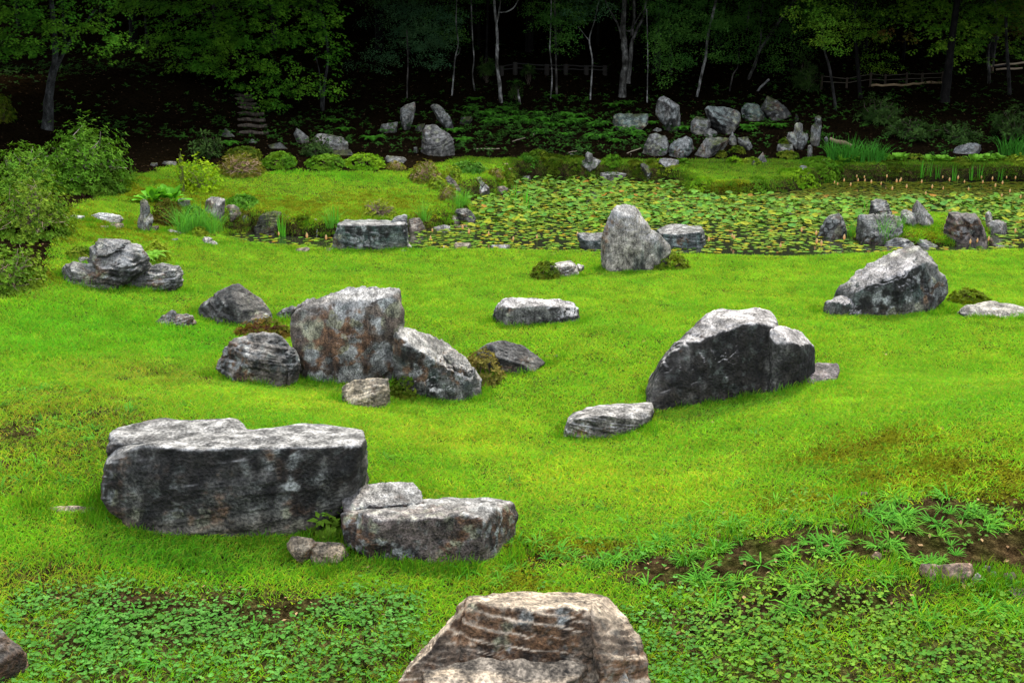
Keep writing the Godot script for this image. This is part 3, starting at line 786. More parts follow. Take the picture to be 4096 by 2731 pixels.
func twig_spray(seed_at: int, count: int, length: float, width: float, flat: float) -> ArrayMesh:
	rng.seed = seed_at
	var s := Shape.new()
	for i in count:
		var a := rand(0, TAU)
		var r := sqrt(rng.randf()) * 0.5
		var at := Vector3(cos(a) * r, rand(-0.3, 0.3) * (1.0 - flat), sin(a) * r)
		var d := Vector3(cos(a) + rand(-0.8, 0.8), rand(-0.8, 0.25), sin(a) + rand(-0.8, 0.8)).normalized()
		var k := rand(0.6, 1.0)
		leaf(s, at, d, Vector3(rand(-0.9, 0.9), 1, rand(-0.9, 0.9)).normalized(), length * rand(0.7, 1.2), width, Color(k, k, k))
	return s.done()


func turned(at: Vector3, up: Vector3, spin: float, size: float) -> Transform3D:
	var x := up.cross(Vector3(0.13, 0.4, 0.9)).normalized()
	var z := x.cross(up).normalized()
	var b := Basis(x, up, z) * Basis(Vector3.UP, spin)
	return Transform3D(b.scaled_local(Vector3.ONE * size), at)


# ---------------------------------------------------------------- bushes
var bush_kinds := {
	"azalea": {"c": Color(0.08, 0.22, 0.022), "c2": Color(0.15, 0.3, 0.03), "dense": 1.5, "shell": 0.86, "leaf": "azalea", "twig": 10},
	"azalea_bright": {"c": Color(0.13, 0.32, 0.02), "c2": Color(0.24, 0.42, 0.03), "dense": 1.4, "shell": 0.8, "leaf": "azalea", "twig": 10},
	"azalea_light": {"c": Color(0.15, 0.28, 0.03), "c2": Color(0.28, 0.36, 0.05), "dense": 1.1, "shell": 0.7, "leaf": "azalea", "twig": 14},
	"azalea_dark": {"c": Color(0.06, 0.12, 0.014), "c2": Color(0.14, 0.17, 0.028), "dense": 1.7, "shell": 0.84, "leaf": "azalea", "twig": 10},
	"azalea_olive": {"c": Color(0.09, 0.18, 0.02), "c2": Color(0.18, 0.22, 0.035), "dense": 1.4, "shell": 0.75, "leaf": "azalea", "twig": 12},
	"pale": {"c": Color(0.14, 0.14, 0.05), "c2": Color(0.24, 0.19, 0.09), "dense": 1.2, "shell": 0.8, "leaf": "azalea", "twig": 14},
	"redtwig": {"c": Color(0.1, 0.13, 0.02), "c2": Color(0.16, 0.1, 0.035), "dense": 0.9, "shell": 0.7, "leaf": "azalea", "twig": 60, "bark": Color(0.11, 0.045, 0.03)},
	"moss_green": {"c": Color(0.12, 0.15, 0.01), "c2": Color(0.1, 0.16, 0.02), "dense": 1.8, "shell": 0.85, "leaf": "azalea", "twig": 4},
	"fernbush": {"c": Color(0.07, 0.15, 0.015), "c2": Color(0.11, 0.2, 0.03), "dense": 1.0, "shell": 0.6, "leaf": "broad", "twig": 14, "bark": Color(0.13, 0.05, 0.03)},
	"bare": {"c": Color(0.24, 0.34, 0.05), "c2": Color(0.34, 0.38, 0.08), "dense": 0.6, "shell": 0.4, "leaf": "azalea", "twig": 80, "bark": Color(0.16, 0.12, 0.085)},
	"hedge": {"c": Color(0.06, 0.17, 0.015), "c2": Color(0.1, 0.22, 0.025), "dense": 1.3, "shell": 0.55, "leaf": "broad", "twig": 34, "bark": Color(0.25, 0.2, 0.17), "ragged": 0.35},
	"hedge_low": {"c": Color(0.05, 0.13, 0.012), "c2": Color(0.09, 0.16, 0.02), "dense": 1.3, "shell": 0.6, "leaf": "broad", "twig": 16, "ragged": 0.3},
	"twisty": {"c": Color(0.10, 0.22, 0.03), "c2": Color(0.2, 0.3, 0.05), "dense": 1.3, "shell": 0.5, "leaf": "azalea", "twig": 40, "bark": Color(0.22, 0.17, 0.12), "ragged": 0.35},
	"lime": {"c": Color(0.24, 0.46, 0.02), "c2": Color(0.34, 0.5, 0.03), "dense": 0.8, "shell": 0.3, "leaf": "azalea", "twig": 26, "bark": Color(0.14, 0.16, 0.05), "ragged": 0.3},
	"browntwig": {"c": Color(0.15, 0.19, 0.03), "c2": Color(0.2, 0.17, 0.06), "dense": 0.75, "shell": 0.65, "leaf": "azalea", "twig": 110, "bark": Color(0.3, 0.21, 0.14)},
	"brownleaf": {"c": Color(0.09, 0.1, 0.018), "c2": Color(0.14, 0.11, 0.03), "dense": 1.3, "shell": 0.7, "leaf": "azalea", "twig": 30},
	"herb": {"c": Color(0.045, 0.15, 0.02), "c2": Color(0.08, 0.2, 0.03), "dense": 1.1, "shell": 0.5, "leaf": "broad", "twig": 8},
	"mat": {"c": Color(0.05, 0.16, 0.02), "c2": Color(0.09, 0.24, 0.03), "dense": 1.6, "shell": 0.7, "leaf": "broad", "twig": 3},
	"grassbush": {"c": Color(0.09, 0.22, 0.02), "c2": Color(0.13, 0.26, 0.03), "dense": 1.2, "shell": 0.5, "leaf": "broad", "twig": 4},
	"rhodo": {"c": Color(0.025, 0.06, 0.022), "c2": Color(0.05, 0.1, 0.04), "dense": 0.8, "shell": 0.3, "leaf": "long", "twig": 16, "bark": Color(0.08, 0.065, 0.05), "ragged": 0.4},
}


func bush(called: String, at: Vector3, w: float, h: float, depth: float, base_y: float, style: String, label: String, category: String) -> void:
	var k: Dictionary = bush_kinds[style]
	var o := node(called, Vector3(at.x, base_y, at.z), label, category)
	var lift := at.y - base_y          # the lowest foliage above the foot
	var ragged: float = k.get("ragged", 0.12)
	var dist := -at.z
	var leaf_size: float = maxf(0.055, 0.0032 * dist)
	if k.leaf == "broad": leaf_size *= 1.3
	if k.leaf == "long": leaf_size = 0.15
	var rx := w * 0.5
	var rz := depth * 0.5
	var area := PI * (rx * rz + (rx + rz) * 0.5 * h * 1.6)
	var count := int(clampf(area / (leaf_size * leaf_size) * 1.25 * k.dense, 30, 5200))
	var seed_off := rand(0, 90)
	var where := []
	var tint := []
	for i in count:
		var a := rand(0, TAU)
		var y := rng.randf()
		var s := sqrt(maxf(0.0, 1.0 - y * y))
		var d := Vector3(cos(a) * s, y, sin(a) * s)
		var shell: float = lerpf(k.shell, 1.0, sqrt(rng.randf()))
		var lump := 1.0 + ragged * 1.6 * na.get_noise_3d(d.x * 24.0 + seed_off, d.y * 24.0, d.z * 24.0)
		var p := Vector3(d.x * rx, d.y * h, d.z * rz) * shell * lump
		p.x *= 1.0 - 0.12 * (1.0 - y) * (1.0 - y)
		p.y += lift
		var wx := at.x + p.x
		var wz := at.z + p.z
		p.y = maxf(p.y, ground(wx, wz) - base_y + 0.02)
		var up := (Vector3(d.x / rx, d.y / h, d.z / rz).normalized() + Vector3(rand(-0.5, 0.5), rand(0.1, 0.8), rand(-0.5, 0.5))).normalized()
		where.append(turned(p, up, rand(0, TAU), leaf_size * rand(0.8, 1.25)))
		var t := clampf(0.5 + 1.6 * na.get_noise_3dv(p * 7.0 + Vector3(seed_off, 0, 0)) + rand(-0.3, 0.3), 0, 1)
		var c: Color = k.c.lerp(k.c2, t) * rand(0.6, 1.3) * (1.0 if k.leaf == "broad" else 0.82)
		c.b *= 0.6
		tint.append(c)
	spread("foliage", M[k.leaf + "_mesh"], M.leaf if k.leaf != "long" else M.dull_leaf, where, tint, o)
	# stems from the foot outwards
	var st := Shape.new()
	var bark: Color = k.get("bark", Color(0.1, 0.07, 0.045))
	var shade := func(p: Vector3, _d: Vector3) -> Color: return (bark * (1.0 + 0.5 * na.get_noise_3dv(p * 40.0))).linear_to_srgb()
	var thick := clampf(maxf(w, h) * 0.012, 0.004, 0.02)
	for i in k.twig:
		var a := rand(0, TAU)
		var y := rand(0.25, 1.0)
		var s := sqrt(maxf(0.0, 1.0 - y * y))
		var reach := rand(0.85, 1.04)
		var end := Vector3(cos(a) * s * rx, y * h, sin(a) * s * rz) * reach + Vector3(0, lift, 0)
		var foot := Vector3(rand(-0.22, 0.22) * rx, -0.04, rand(-0.2, 0.2) * rz)
		foot.y += ground(at.x + foot.x, at.z + foot.z) - base_y
		var m1 := foot.lerp(end, 0.35) + Vector3(rand(-0.1, 0.1) * w, rand(0, 0.12) * h, rand(-0.1, 0.1) * depth)
		var m2 := foot.lerp(end, 0.7) + Vector3(rand(-0.1, 0.1) * w, rand(0.0, 0.15) * h, rand(-0.1, 0.1) * depth)
		tube(st, [foot, m1, m2, end], [thick, thick * 0.8, thick * 0.55, thick * 0.3], 4, shade)
	tag(part("stems", st.done(), M.plain, o), "", "", "", "stuff")


# ---------------------------------------------------------------- trees
var barks := {
	"birch": [Color(0.66, 0.65, 0.6), Color(0.1, 0.095, 0.08)], "grey": [Color(0.12, 0.125, 0.12), Color(0.05, 0.05, 0.045)], "greyblotch": [Color(0.32, 0.31, 0.28), Color(0.06, 0.055, 0.045)],
	"dark": [Color(0.028, 0.026, 0.023), Color(0.015, 0.013, 0.012)], "mid": [Color(0.24, 0.22, 0.19), Color(0.05, 0.045, 0.04)], "spotdark": [Color(0.09, 0.085, 0.08), Color(0.03, 0.028, 0.025)],
}
var crown_kinds := {  # leaf colours raised to paint front light on the visible crowns
	"maple": {"mesh": "maple", "size": 0.34, "c": Color(0.07, 0.24, 0.018), "c2": Color(0.15, 0.34, 0.022), "layers": 3, "droop": 0.34},
	"maplefar": {"mesh": "maple", "size": 0.42, "c": Color(0.1, 0.26, 0.02), "c2": Color(0.2, 0.36, 0.025), "layers": 3, "droop": 0.2},
	"broad": {"mesh": "twig", "size": 0.42, "c": Color(0.06, 0.19, 0.03), "c2": Color(0.11, 0.27, 0.035), "layers": 0, "droop": 0.1},
	"sunny": {"mesh": "twig", "size": 0.4, "c": Color(0.1, 0.27, 0.02), "c2": Color(0.2, 0.36, 0.025), "layers": 0, "droop": 0.1},
	"bluish": {"mesh": "twig", "size": 0.38, "c": Color(0.06, 0.16, 0.07), "c2": Color(0.1, 0.22, 0.08), "layers": 0, "droop": 0.1},
}


func limb(s: Shape, l: Array, bark: String, sides: int) -> void:
	var curve := Curve3D.new()
	var P := []
	for i in range(0, l.size(), 4):
		P.append([Vector3(l[i], l[i + 1], l[i + 2]), l[i + 3]])
	var pts := []
	var radii := []
	for i in P.size() - 1:
		var a: Vector3 = P[maxi(i - 1, 0)][0]
		var b: Vector3 = P[i][0]
		var c: Vector3 = P[i + 1][0]
		var d: Vector3 = P[mini(i + 2, P.size() - 1)][0]
		var steps := clampi(int(b.distance_to(c) / 0.12), 2, 9)
		for k in steps:
			var t := float(k) / steps
			pts.append(b.cubic_interpolate(c, a, d, t) + Vector3(0, 0, 0.01 * sin(k * 1.7 + i)))
			radii.append(lerpf(P[i][1], P[i + 1][1], t))
	pts.append(P[-1][0])
	radii.append(P[-1][1])
	var cols: Array = barks[bark]
	var off := Vector3(rand(-30, 30), 0, rand(-30, 30))
	var shade := func(p: Vector3, _d: Vector3) -> Color:
		var q := p + off
		var t := clampf(0.5 + 1.5 * na.get_noise_3d(q.x * 14.0, q.y * 9.0, q.z * 14.0) + 0.7 * na.get_noise_3d(q.x * 5.0, q.y * 40.0, q.z * 5.0), 0, 1)
		return cols[1].lerp(cols[0], t).linear_to_srgb()
	tube(s, pts, radii, sides, shade, 0.35)


func crown_fill(where: Array, tint: Array, blob: Array, kind: Dictionary, size: float, more := 1.0) -> void:
	var c := Vector3(blob[0], blob[1], blob[2])
	var rx: float = blob[3]
	var ry: float = blob[4]
	var rz := clampf(minf(rx, maxf(ry * 1.5, rx * 0.6)), 0.25, 1.9)
	var count := int(clampf(PI * rx * maxf(ry, 0.25) / (size * size) * 8.0 * blob[5] * more, 20, 1500))
	var layers: int = kind.layers
	for i in count:
		var a := rand(0, TAU)
		var r := sqrt(rng.randf())
		var y := rand(-1, 1)
		if layers:
			var n := maxi(2, int(ry * 2.0 / 0.42))
			var tier := floorf(rng.randf() * n)
			y = (tier + 0.5 + rand(-0.2, 0.2) + 1.6 * na.get_noise_3d(cos(a) * r * 5.0 + c.x * 3.0, tier * 7.0, sin(a) * r * 5.0)) / n * 2.0 - 1.0
			r *= sqrt(maxf(0.15, 1.0 - 0.7 * y * y))
		else:
			r *= sqrt(maxf(0.0, 1.0 - y * y))
		var lump := 1.0 + 0.5 * na.get_noise_3d(cos(a) * 9.0 + c.x * 7.0, y * 9.0, sin(a) * 9.0 + c.z * 7.0)
		var p := c + Vector3(cos(a) * r * rx * lump, y * ry - kind.droop * r * r * minf(rx, 1.6), sin(a) * r * rz * lump)
		if na.get_noise_3dv(p * 5.5) < -0.16:
			continue
		var up := Vector3(cos(a) * r * 0.6 + rand(-0.35, 0.35), 1, sin(a) * r * 0.6 + 0.25 + rand(-0.35, 0.35)).normalized()
		where.append(turned(p, up, rand(0, TAU), size * rand(0.75, 1.2)))
		var t := clampf(0.45 + 1.4 * na.get_noise_3dv(p * 3.0) + rand(-0.3, 0.3), 0, 1)
		var col: Color = kind.c.lerp(kind.c2, t)
		if blob.size() > 6 and blob[6] == 1:
			col = Color(0.14, 0.055, 0.02).lerp(col, rand(0, 0.5))
		elif blob.size() > 6 and blob[6] == 2:
			col = Color(0.22, 0.22, 0.02).lerp(col, rand(0, 0.4))
		tint.append(col * rand(0.8, 1.2))


func tree(called: String, at: Vector3, limbs: Array, bark: String, crown: Array, style: String, label: String) -> void:
	var o := node(called, at, label, "stump" if "stump" in called else "tree")
	for i in limbs.size():
		var s := Shape.new()
		limb(s, limbs[i], bark, 9 if i == 0 else 7)
		part("trunk" if i == 0 else "branch", s.done(), M.bark, o)
	if style == "":
		return
	var kind: Dictionary = crown_kinds[style]
	var where := []
	var tint := []
	for b in crown:
		crown_fill(where, tint, b, kind, kind.size)
	# the crown goes on above, out over the bank
	if called != "sapling":
		var top: Vector3 = Vector3(limbs[0][-4], limbs[0][-3], limbs[0][-2])
		var up_to := maxf(top.y, 4.5) + rand(4.0, 6.0)
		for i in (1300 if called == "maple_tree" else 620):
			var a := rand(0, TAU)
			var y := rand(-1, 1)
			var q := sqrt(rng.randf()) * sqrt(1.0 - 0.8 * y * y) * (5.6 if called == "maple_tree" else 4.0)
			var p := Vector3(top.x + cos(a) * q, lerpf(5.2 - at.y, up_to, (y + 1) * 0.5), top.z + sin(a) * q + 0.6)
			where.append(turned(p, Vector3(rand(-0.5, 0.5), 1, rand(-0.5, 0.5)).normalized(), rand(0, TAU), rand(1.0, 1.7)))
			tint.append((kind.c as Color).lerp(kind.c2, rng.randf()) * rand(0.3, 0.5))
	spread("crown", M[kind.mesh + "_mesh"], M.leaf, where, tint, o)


func forest_tree(at: Vector3, height_m: float, radius: float, crown_low: float, sprays: int, label: String, group: String, variant: int, called := "forest_tree") -> void:
	var small := called != "forest_tree"
	var o := node(called, at, label, "tree", group)
	var s := Shape.new()
	var sway := Vector3(rand(-0.5, 0.5), 0, rand(-0.5, 0.5))
	var l := []
	for k in 5:
		var t := k / 4.0
		var p := Vector3(0, -0.2 + t * height_m * 0.8, 0) + sway * t * t
		l.append_array([p.x, p.y, p.z, lerpf(0.13, 0.05, t) * (1.3 if k == 0 else 1.0) * (0.4 if small else 1.0)])
	limb(s, l, ["dark", "dark", "spotdark"][variant % 3], 7)
	part("trunk", s.done(), M.bark, o)
	var where := []
	var tint := []
	for i in sprays:
		var a := rand(0, TAU)
		var y := rand(-1, 1)
		var r := sqrt(rng.randf()) * sqrt(1.0 - 0.8 * y * y) * radius
		var p := Vector3(cos(a) * r, lerpf(crown_low, height_m, (y + 1) * 0.5), sin(a) * r) + sway
		where.append(turned(p, Vector3(rand(-0.5, 0.5), 1, rand(-0.5, 0.5)).normalized(), rand(0, TAU), rand(0.4, 0.55) if small else rand(1.0, 1.7)))
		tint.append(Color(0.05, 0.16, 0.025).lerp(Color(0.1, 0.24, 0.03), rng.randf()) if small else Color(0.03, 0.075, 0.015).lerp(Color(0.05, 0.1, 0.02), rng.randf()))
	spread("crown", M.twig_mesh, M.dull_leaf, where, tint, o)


# ---------------------------------------------------------------- grass and ground cover
func blade_patch(seed_at: int, count: int, radius: float, tall: float, wide: float) -> ArrayMesh:
	rng.seed = seed_at
	var s := Shape.new()
	for i in count:
		var a := rand(0, TAU)
		var r := sqrt(rng.randf()) * radius
		var at := Vector3(cos(a) * r, -0.006, sin(a) * r)
		var b := rand(0, TAU)
		var lean := rand(0.15, 1.0)
		var d := Vector3(cos(b) * lean, 1, sin(b) * lean).normalized()
		var side := d.cross(Vector3(cos(b + 1.9), 0.2, sin(b + 1.9))).normalized() * wide * rand(0.6, 1.1) * 0.5
		var h := tall * rand(0.5, 1.25)
		var m := at + d * h * 0.55
		var tip := at + d * h * 0.9 + Vector3(cos(b), -0.25, sin(b)) * h * lean * 0.45
		var k := rand(0.62, 1.0)
		var col := Color(k * 0.62, k, k * 0.6)
		var pick := rng.randf()
		if pick < 0.14:
			col = Color(1.0, 0.74, 1.0) * rand(0.75, 1.0)       # dry straw
		elif pick < 0.3:
			col = Color(k * 0.9, k * 0.98, k * 0.6)
		elif pick < 0.42:
			col = Color(k * 0.38, k * 0.78, k * 0.9)
		s.quad(at - side, m - side * 0.8, m + side * 0.8, at + side, col)
		s.tri(m - side * 0.8, tip, m + side * 0.8, col)
	return s.done()


func grass_tint(x: float, z: float) -> Color:
	var c := Color(0.33, 0.46, 0.035)
	var n := na.get_noise_2d(x * 3.2, z * 3.2)
	var n2 := na.get_noise_2d(x * 17.0 + 9.0, z * 17.0)
	c = c.lerp(Color(0.2, 0.4, 0.03), clampf(0.35 + n * 1.2 + n2 * 0.8, 0, 1) * 0.8)
	c = c.lerp(Color(0.54, 0.55, 0.045), clampf(zone("yellow", x, z) * 0.6 + n2 * 0.5 - 0.05, 0, 0.6))
	c = c.lerp(Color(0.16, 0.42, 0.025), zone("lush", x, z) * 0.7)
	c = c.lerp(Color(0.15, 0.24, 0.018), smoothstep(-25.4, -26.6, z) * 0.55)  # canopy shade on the far bank, painted into the grass colour
	c = c.lerp(Color(0.34, 0.32, 0.04), zone("brown", x, z) * 0.65)
	return c


func lay_grass() -> void:
	var g := node("lawn_grass", Vector3.ZERO, "short bright green lawn grass between the rocks", "grass", "", "stuff")
	var meshes := []
	for i in 5:
		meshes.append(blade_patch(100 + i, 62, 0.12, 0.05, 0.0062))
	rng.seed = 4242
	var where := [[], [], [], [], []]
	var tint := [[], [], [], [], []]
	var d := 3.9
	while d < 27.5:
		var cell := 0.042 + 0.0042 * d
		var half := d * 0.485 + 0.5
		var x := -half
		while x < half:
			var px := x + rand(-0.5, 0.5) * cell
			var pz := -(d + rand(-0.5, 0.5) * cell)
			x += cell
			if not on_lawn(px, pz):
				continue
			var h := ground(px, pz)
			if h < WATER + 0.05:
				continue
			var bare := maxf(maxf(zone("soil", px, pz) * 1.1, zone("ivy", px, pz) * 0.72), maxf(zone("brown", px, pz) * 0.45, zone("moss", px, pz) * (0.65 if pz > -15.0 else 0.25)))
			if rng.randf() < bare * 1.25:
				continue
			var n := ground_normal(px, pz)
			var k := rng.randi() % 5
			var tall := (0.85 + 0.5 * na.get_noise_2d(px * 5.0, pz * 5.0)) * (1.0 + 0.35 * zone("lush", px, pz))
			var t := turned(Vector3(px, h, pz), n, rand(0, TAU), 1.0 + d * 0.012)
			t.basis = t.basis.scaled_local(Vector3(1, tall, 1))
			where[k].append(t)
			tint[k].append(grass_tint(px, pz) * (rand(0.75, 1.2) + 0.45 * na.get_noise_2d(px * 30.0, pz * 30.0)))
		d += cell
	# longer grass where the mower cannot reach, round the stones
	for f in grass_feet:
		var w: float = f[1] - f[0]
		var n_feet := int(clampf(w * 26.0, 3, 70))
		for i in n_feet:
			var a := rand(-0.15 * PI, 1.15 * PI)
			var px: float = (f[0] + f[1]) * 0.5 + cos(a) * (w * 0.5 + rand(0.0, 0.09))
			var pz: float = f[2] - f[3] * 0.35 + sin(a) * (f[3] * 0.38 + rand(0.0, 0.10))
			var h := ground(px, pz)
			if h < WATER + 0.04 or not on_lawn(px, pz) or zone("ivy", px, pz) > 0.3:
				continue
			var k := rng.randi() % 5
			var t := turned(Vector3(px, h, pz), Vector3.UP, rand(0, TAU), rand(0.5, 0.9))
			t.basis = t.basis.scaled_local(Vector3(1, rand(1.8, 3.6), 1))
			where[k].append(t)
			tint[k].append(Color(0.2, 0.38, 0.02) * rand(0.45, 1.0))  # darkened tint paints contact shadow and dirt round the stones
	# ragged fringe along the banks of the pond
	for P in [pond, islet]:
		for i in P.size():
			var a: Vector2 = P[i]
			var b: Vector2 = P[(i + 1) % P.size()]
			for j in int(a.distance_to(b) * 24.0):
				var q := a.lerp(b, rng.randf()) + Vector2(rand(-0.26, 0.26), rand(-0.26, 0.26))
				var h := ground(q.x, q.y)
				if h < WATER - 0.01 or not in_view(q.x, q.y, 0.3):
					continue
				var k := rng.randi() % 5
				var t := turned(Vector3(q.x, h, q.y), Vector3.UP, rand(0, TAU), rand(0.9, 1.3))
				t.basis = t.basis.scaled_local(Vector3(1, rand(0.5, 1.0) if q.y > -18.5 and q.x > -5.5 else rand(1.2, 2.6), 1))
				where[k].append(t)
				tint[k].append(Color(0.2, 0.36, 0.02).lerp(Color(0.2, 0.19, 0.04), rng.randf() * 0.7) * rand(0.45, 1.0) * (1.0 if q.y > -25.0 else 0.6))  # far fringe darkened too, as painted canopy shade
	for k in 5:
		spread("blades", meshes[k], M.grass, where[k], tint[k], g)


func lay_cover() -> void:
	# round-leaved ground ivy, in flat clusters
	rng.seed = 77
	var meshes := []
	for v in 3:
		var s := Shape.new()
		for i in 13:
			var a := rand(0, TAU)
			var r := sqrt(rng.randf()) * 0.12
			var at := Vector3(cos(a) * r, rand(0.012, 0.035), sin(a) * r)
			var up := Vector3(rand(-0.4, 0.4), 1, rand(-0.4, 0.4)).normalized()
			var x := up.cross(Vector3(rand(-1, 1), 0.1, rand(-1, 1))).normalized()
			var z := x.cross(up)
			var k := rand(0.6, 1.0)
			var col := Color(k * rand(0.8, 1.0), k, k)
			var rad := rand(0.006, 0.0125)
			var prev := Vector3.ZERO
			for j in 8:
				var b := 0.45 + (TAU - 0.9) * j / 7.0
				var rim := at + (x * cos(b) + z * sin(b)) * rad * (1.0 + 0.08 * sin(b * 5.0)) + up * rad * 0.15
				if j > 0:
					s.tri(at, prev, rim, col)
				prev = rim
		meshes.append(s.done())
	var g := node("ground_cover", Vector3.ZERO, "round-leaved creeping ground cover over bare soil at the lawn's near edge", "ground cover", "", "stuff")
	var where := [[], [], []]
	var tint := [[], [], []]
	for i in 26000:
		var d := 3.8 + 3.6 * sqrt(rng.randf())
		var x := rand(-1, 1) * (d * 0.485 + 0.3)
		var z := -d
		var wgt := zone("ivy", x, z)
		if rng.randf() > wgt * 0.8 + (0.02 if zone("weeds", x, z) > 0.3 else 0.0):
			continue
		if rng.randf() > 0.24:
			continue
		var k := rng.randi() % 3
		where[k].append(turned(Vector3(x, ground(x, z), z), ground_normal(x, z), rand(0, TAU), rand(0.8, 1.35)))
		var c := Color(0.085, 0.21, 0.035)
		if x > 1.0: c = Color(0.13, 0.22, 0.018)
		tint[k].append(c.lerp(Color(0.05, 0.15, 0.015), rng.randf()) * rand(0.8, 1.2))
	for k in 3:
		spread("leaves", meshes[k], M.leaf, where[k], tint[k], g)
	# broad-bladed weeds
	rng.seed = 78
	var tufts := []
	for v in 4:
		var s := Shape.new()
		for i in 15:
			var b := rand(0, TAU)
			var lean := rand(0.7, 3.0)
			var d := Vector3(cos(b) * lean, 1, sin(b) * lean).normalized()
			var side := d.cross(Vector3.UP).normalized() * rand(0.004, 0.0065)
			var h := rand(0.06, 0.13)
			var at := Vector3(cos(b), 0, sin(b)) * rand(0, 0.03)
			var m1 := at + d * h * 0.4
			var m2 := at + d * h * 0.8 + Vector3(cos(b), -0.2, sin(b)) * h * 0.12
			var tip := at + d * h * 0.95 + Vector3(cos(b), -0.55, sin(b)) * h * 0.4
			var k := rand(0.6, 1.0)
			var col := Color(k * rand(0.7, 1.0), k, k)
			s.quad(at - side * 0.7, m1 - side, m1 + side, at + side * 0.7, col)
			s.quad(m1 - side, m2 - side * 0.8, m2 + side * 0.8, m1 + side, col)
			s.tri(m2 - side * 0.8, tip, m2 + side * 0.8, col)
		tufts.append(s.done())
	var wd := node("weeds", Vector3.ZERO, "coarse broad-bladed weeds on the eroded bank", "weeds", "", "stuff")
	where = [[], [], [], []]
	tint = [[], [], [], []]
	for i in 9000:
		var d := 3.8 + 5.0 * sqrt(rng.randf())
		var x := rand(-1, 1) * (d * 0.485 + 0.3)
		var z := -d
		var wgt := zone("weeds", x, z)
		var clump := smoothstep(-0.1, 0.25, na.get_noise_2d(x * 11.0, z * 11.0))
		if rng.randf() > wgt * clump * 0.9 + zone("ivy", x, z) * 0.05 + zone("brown", x, z) * 0.06 + 0.006:
			continue
		var k := rng.randi() % 4
		where[k].append(turned(Vector3(x, ground(x, z), z), ground_normal(x, z), rand(0, TAU), rand(0.35, 0.95)))
		tint[k].append(Color(0.055, 0.2, 0.014).lerp(Color(0.1, 0.24, 0.014), rng.randf()) * rand(0.75, 1.2))
	for k in 4:
		spread("tufts", tufts[k], M.leaf, where[k], tint[k], wd)
	# moss cushions
	rng.seed = 79
	var cs := Shape.new()
	for i in 60:
		var a := rand(0, TAU)
		var r := sqrt(rng.randf()) * 0.055
		var at := Vector3(cos(a) * r, 0.012 * (1.0 - r / 0.06), sin(a) * r)
		var b := rand(0, TAU)
		var d := Vector3(cos(b) * 0.9, rand(0.3, 1.0), sin(b) * 0.9).normalized()
		var side := d.cross(Vector3(cos(b + 2.0), 0.3, sin(b + 2.0))).normalized() * 0.0035
		var k := rand(0.55, 1.0)
		cs.tri(at - side, at + d * rand(0.008, 0.018), at + side, Color(k, k, k))
	var cushion := cs.done()
	var wm := []
	var tm := []
	for i in 30000:
		var d := 3.8 + 22.0 * pow(rng.randf(), 0.8)
		var x := rand(-1, 1) * (d * 0.485 + 0.3)
		var z := -d
		if not on_lawn(x, z) or rng.randf() > zone("moss", x, z) * 0.95:
			continue
		var h := ground(x, z)
		if h < WATER + 0.05:
			continue
		wm.append(turned(Vector3(x, h, z), ground_normal(x, z), rand(0, TAU), rand(0.8, 1.6) * (1.0 + d * 0.03)))
		tm.append(Color(0.27, 0.28, 0.012).lerp(Color(0.17, 0.2, 0.012), rng.randf()) * rand(0.7, 1.15))
	var mo := node("moss", Vector3.ZERO, "yellow-green moss cushions on the mounds", "moss", "", "stuff")
	spread("cushions", cushion, M.dull_leaf, wm, tm, mo)
	# fallen leaves and crumbs on the soil
	rng.seed = 80
	var ls := Shape.new()
	leaf(ls, Vector3(-0.5, 0.02, 0), Vector3.RIGHT, Vector3.UP, 1.0, 0.5, Color.WHITE, 0.3)
	var wl := []
	var tl := []
	for i in 9000:
		var d := 4.0 + 42.0 * rng.randf()
		var x := rand(-1, 1) * (d * 0.485 + 0.5)
		var z := -d
		var lawny := on_lawn(x, z)
		var chance := 0.05 if lawny else 0.9
		if lawny and zone("soil", x, z) > 0.3: chance = 0.8
		if pond_sd(x, z) < 0.1 or rng.randf() > chance:
			continue
		wl.append(turned(Vector3(x, ground(x, z) + 0.012, z), (ground_normal(x, z) + Vector3(rand(-0.3, 0.3), 0, rand(-0.3, 0.3))).normalized(), rand(0, TAU), rand(0.02, 0.045) + d * 0.0009))
		tl.append(Color(0.3, 0.2, 0.1).lerp(Color(0.12, 0.07, 0.035), rng.randf()) if lawny else Color(0.09, 0.055, 0.03).lerp(Color(0.035, 0.02, 0.012), rng.randf()))
	var lf := node("fallen_leaves", Vector3.ZERO, "scattered dry fallen leaves on soil and grass", "leaves", "", "stuff")
	spread("leaves", ls.done(), M.dull_leaf, wl, tl, lf)


func lay_undergrowth() -> void:
	rng.seed = 90
	var wu := []
	var tu := []
	for i in 16000:
		var d := 26.0 + 16.0 * rng.randf()
		var x := rand(-1, 1) * (d * 0.485 + 1.0)
		var z := -d
		if on_lawn(x, z) or pond_sd(x, z) < 0.3:
			continue
		var n := na.get_noise_2d(x * 3.0, z * 3.0) + 0.5 * na.get_noise_2d(x * 9.0, z * 9.0)
		var f := zone("fern", x, z)
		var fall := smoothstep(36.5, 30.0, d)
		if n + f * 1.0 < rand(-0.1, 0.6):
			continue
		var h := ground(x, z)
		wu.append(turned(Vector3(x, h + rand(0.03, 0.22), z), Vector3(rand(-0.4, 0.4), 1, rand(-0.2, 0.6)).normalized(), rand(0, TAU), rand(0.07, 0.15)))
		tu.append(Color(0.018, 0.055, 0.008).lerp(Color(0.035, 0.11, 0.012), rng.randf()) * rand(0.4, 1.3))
	var u := node("undergrowth", Vector3.ZERO, "low leafy undergrowth on the bank under the trees", "undergrowth", "", "stuff")
	spread("leaves", M.broad_mesh, M.leaf, wu, tu, u)


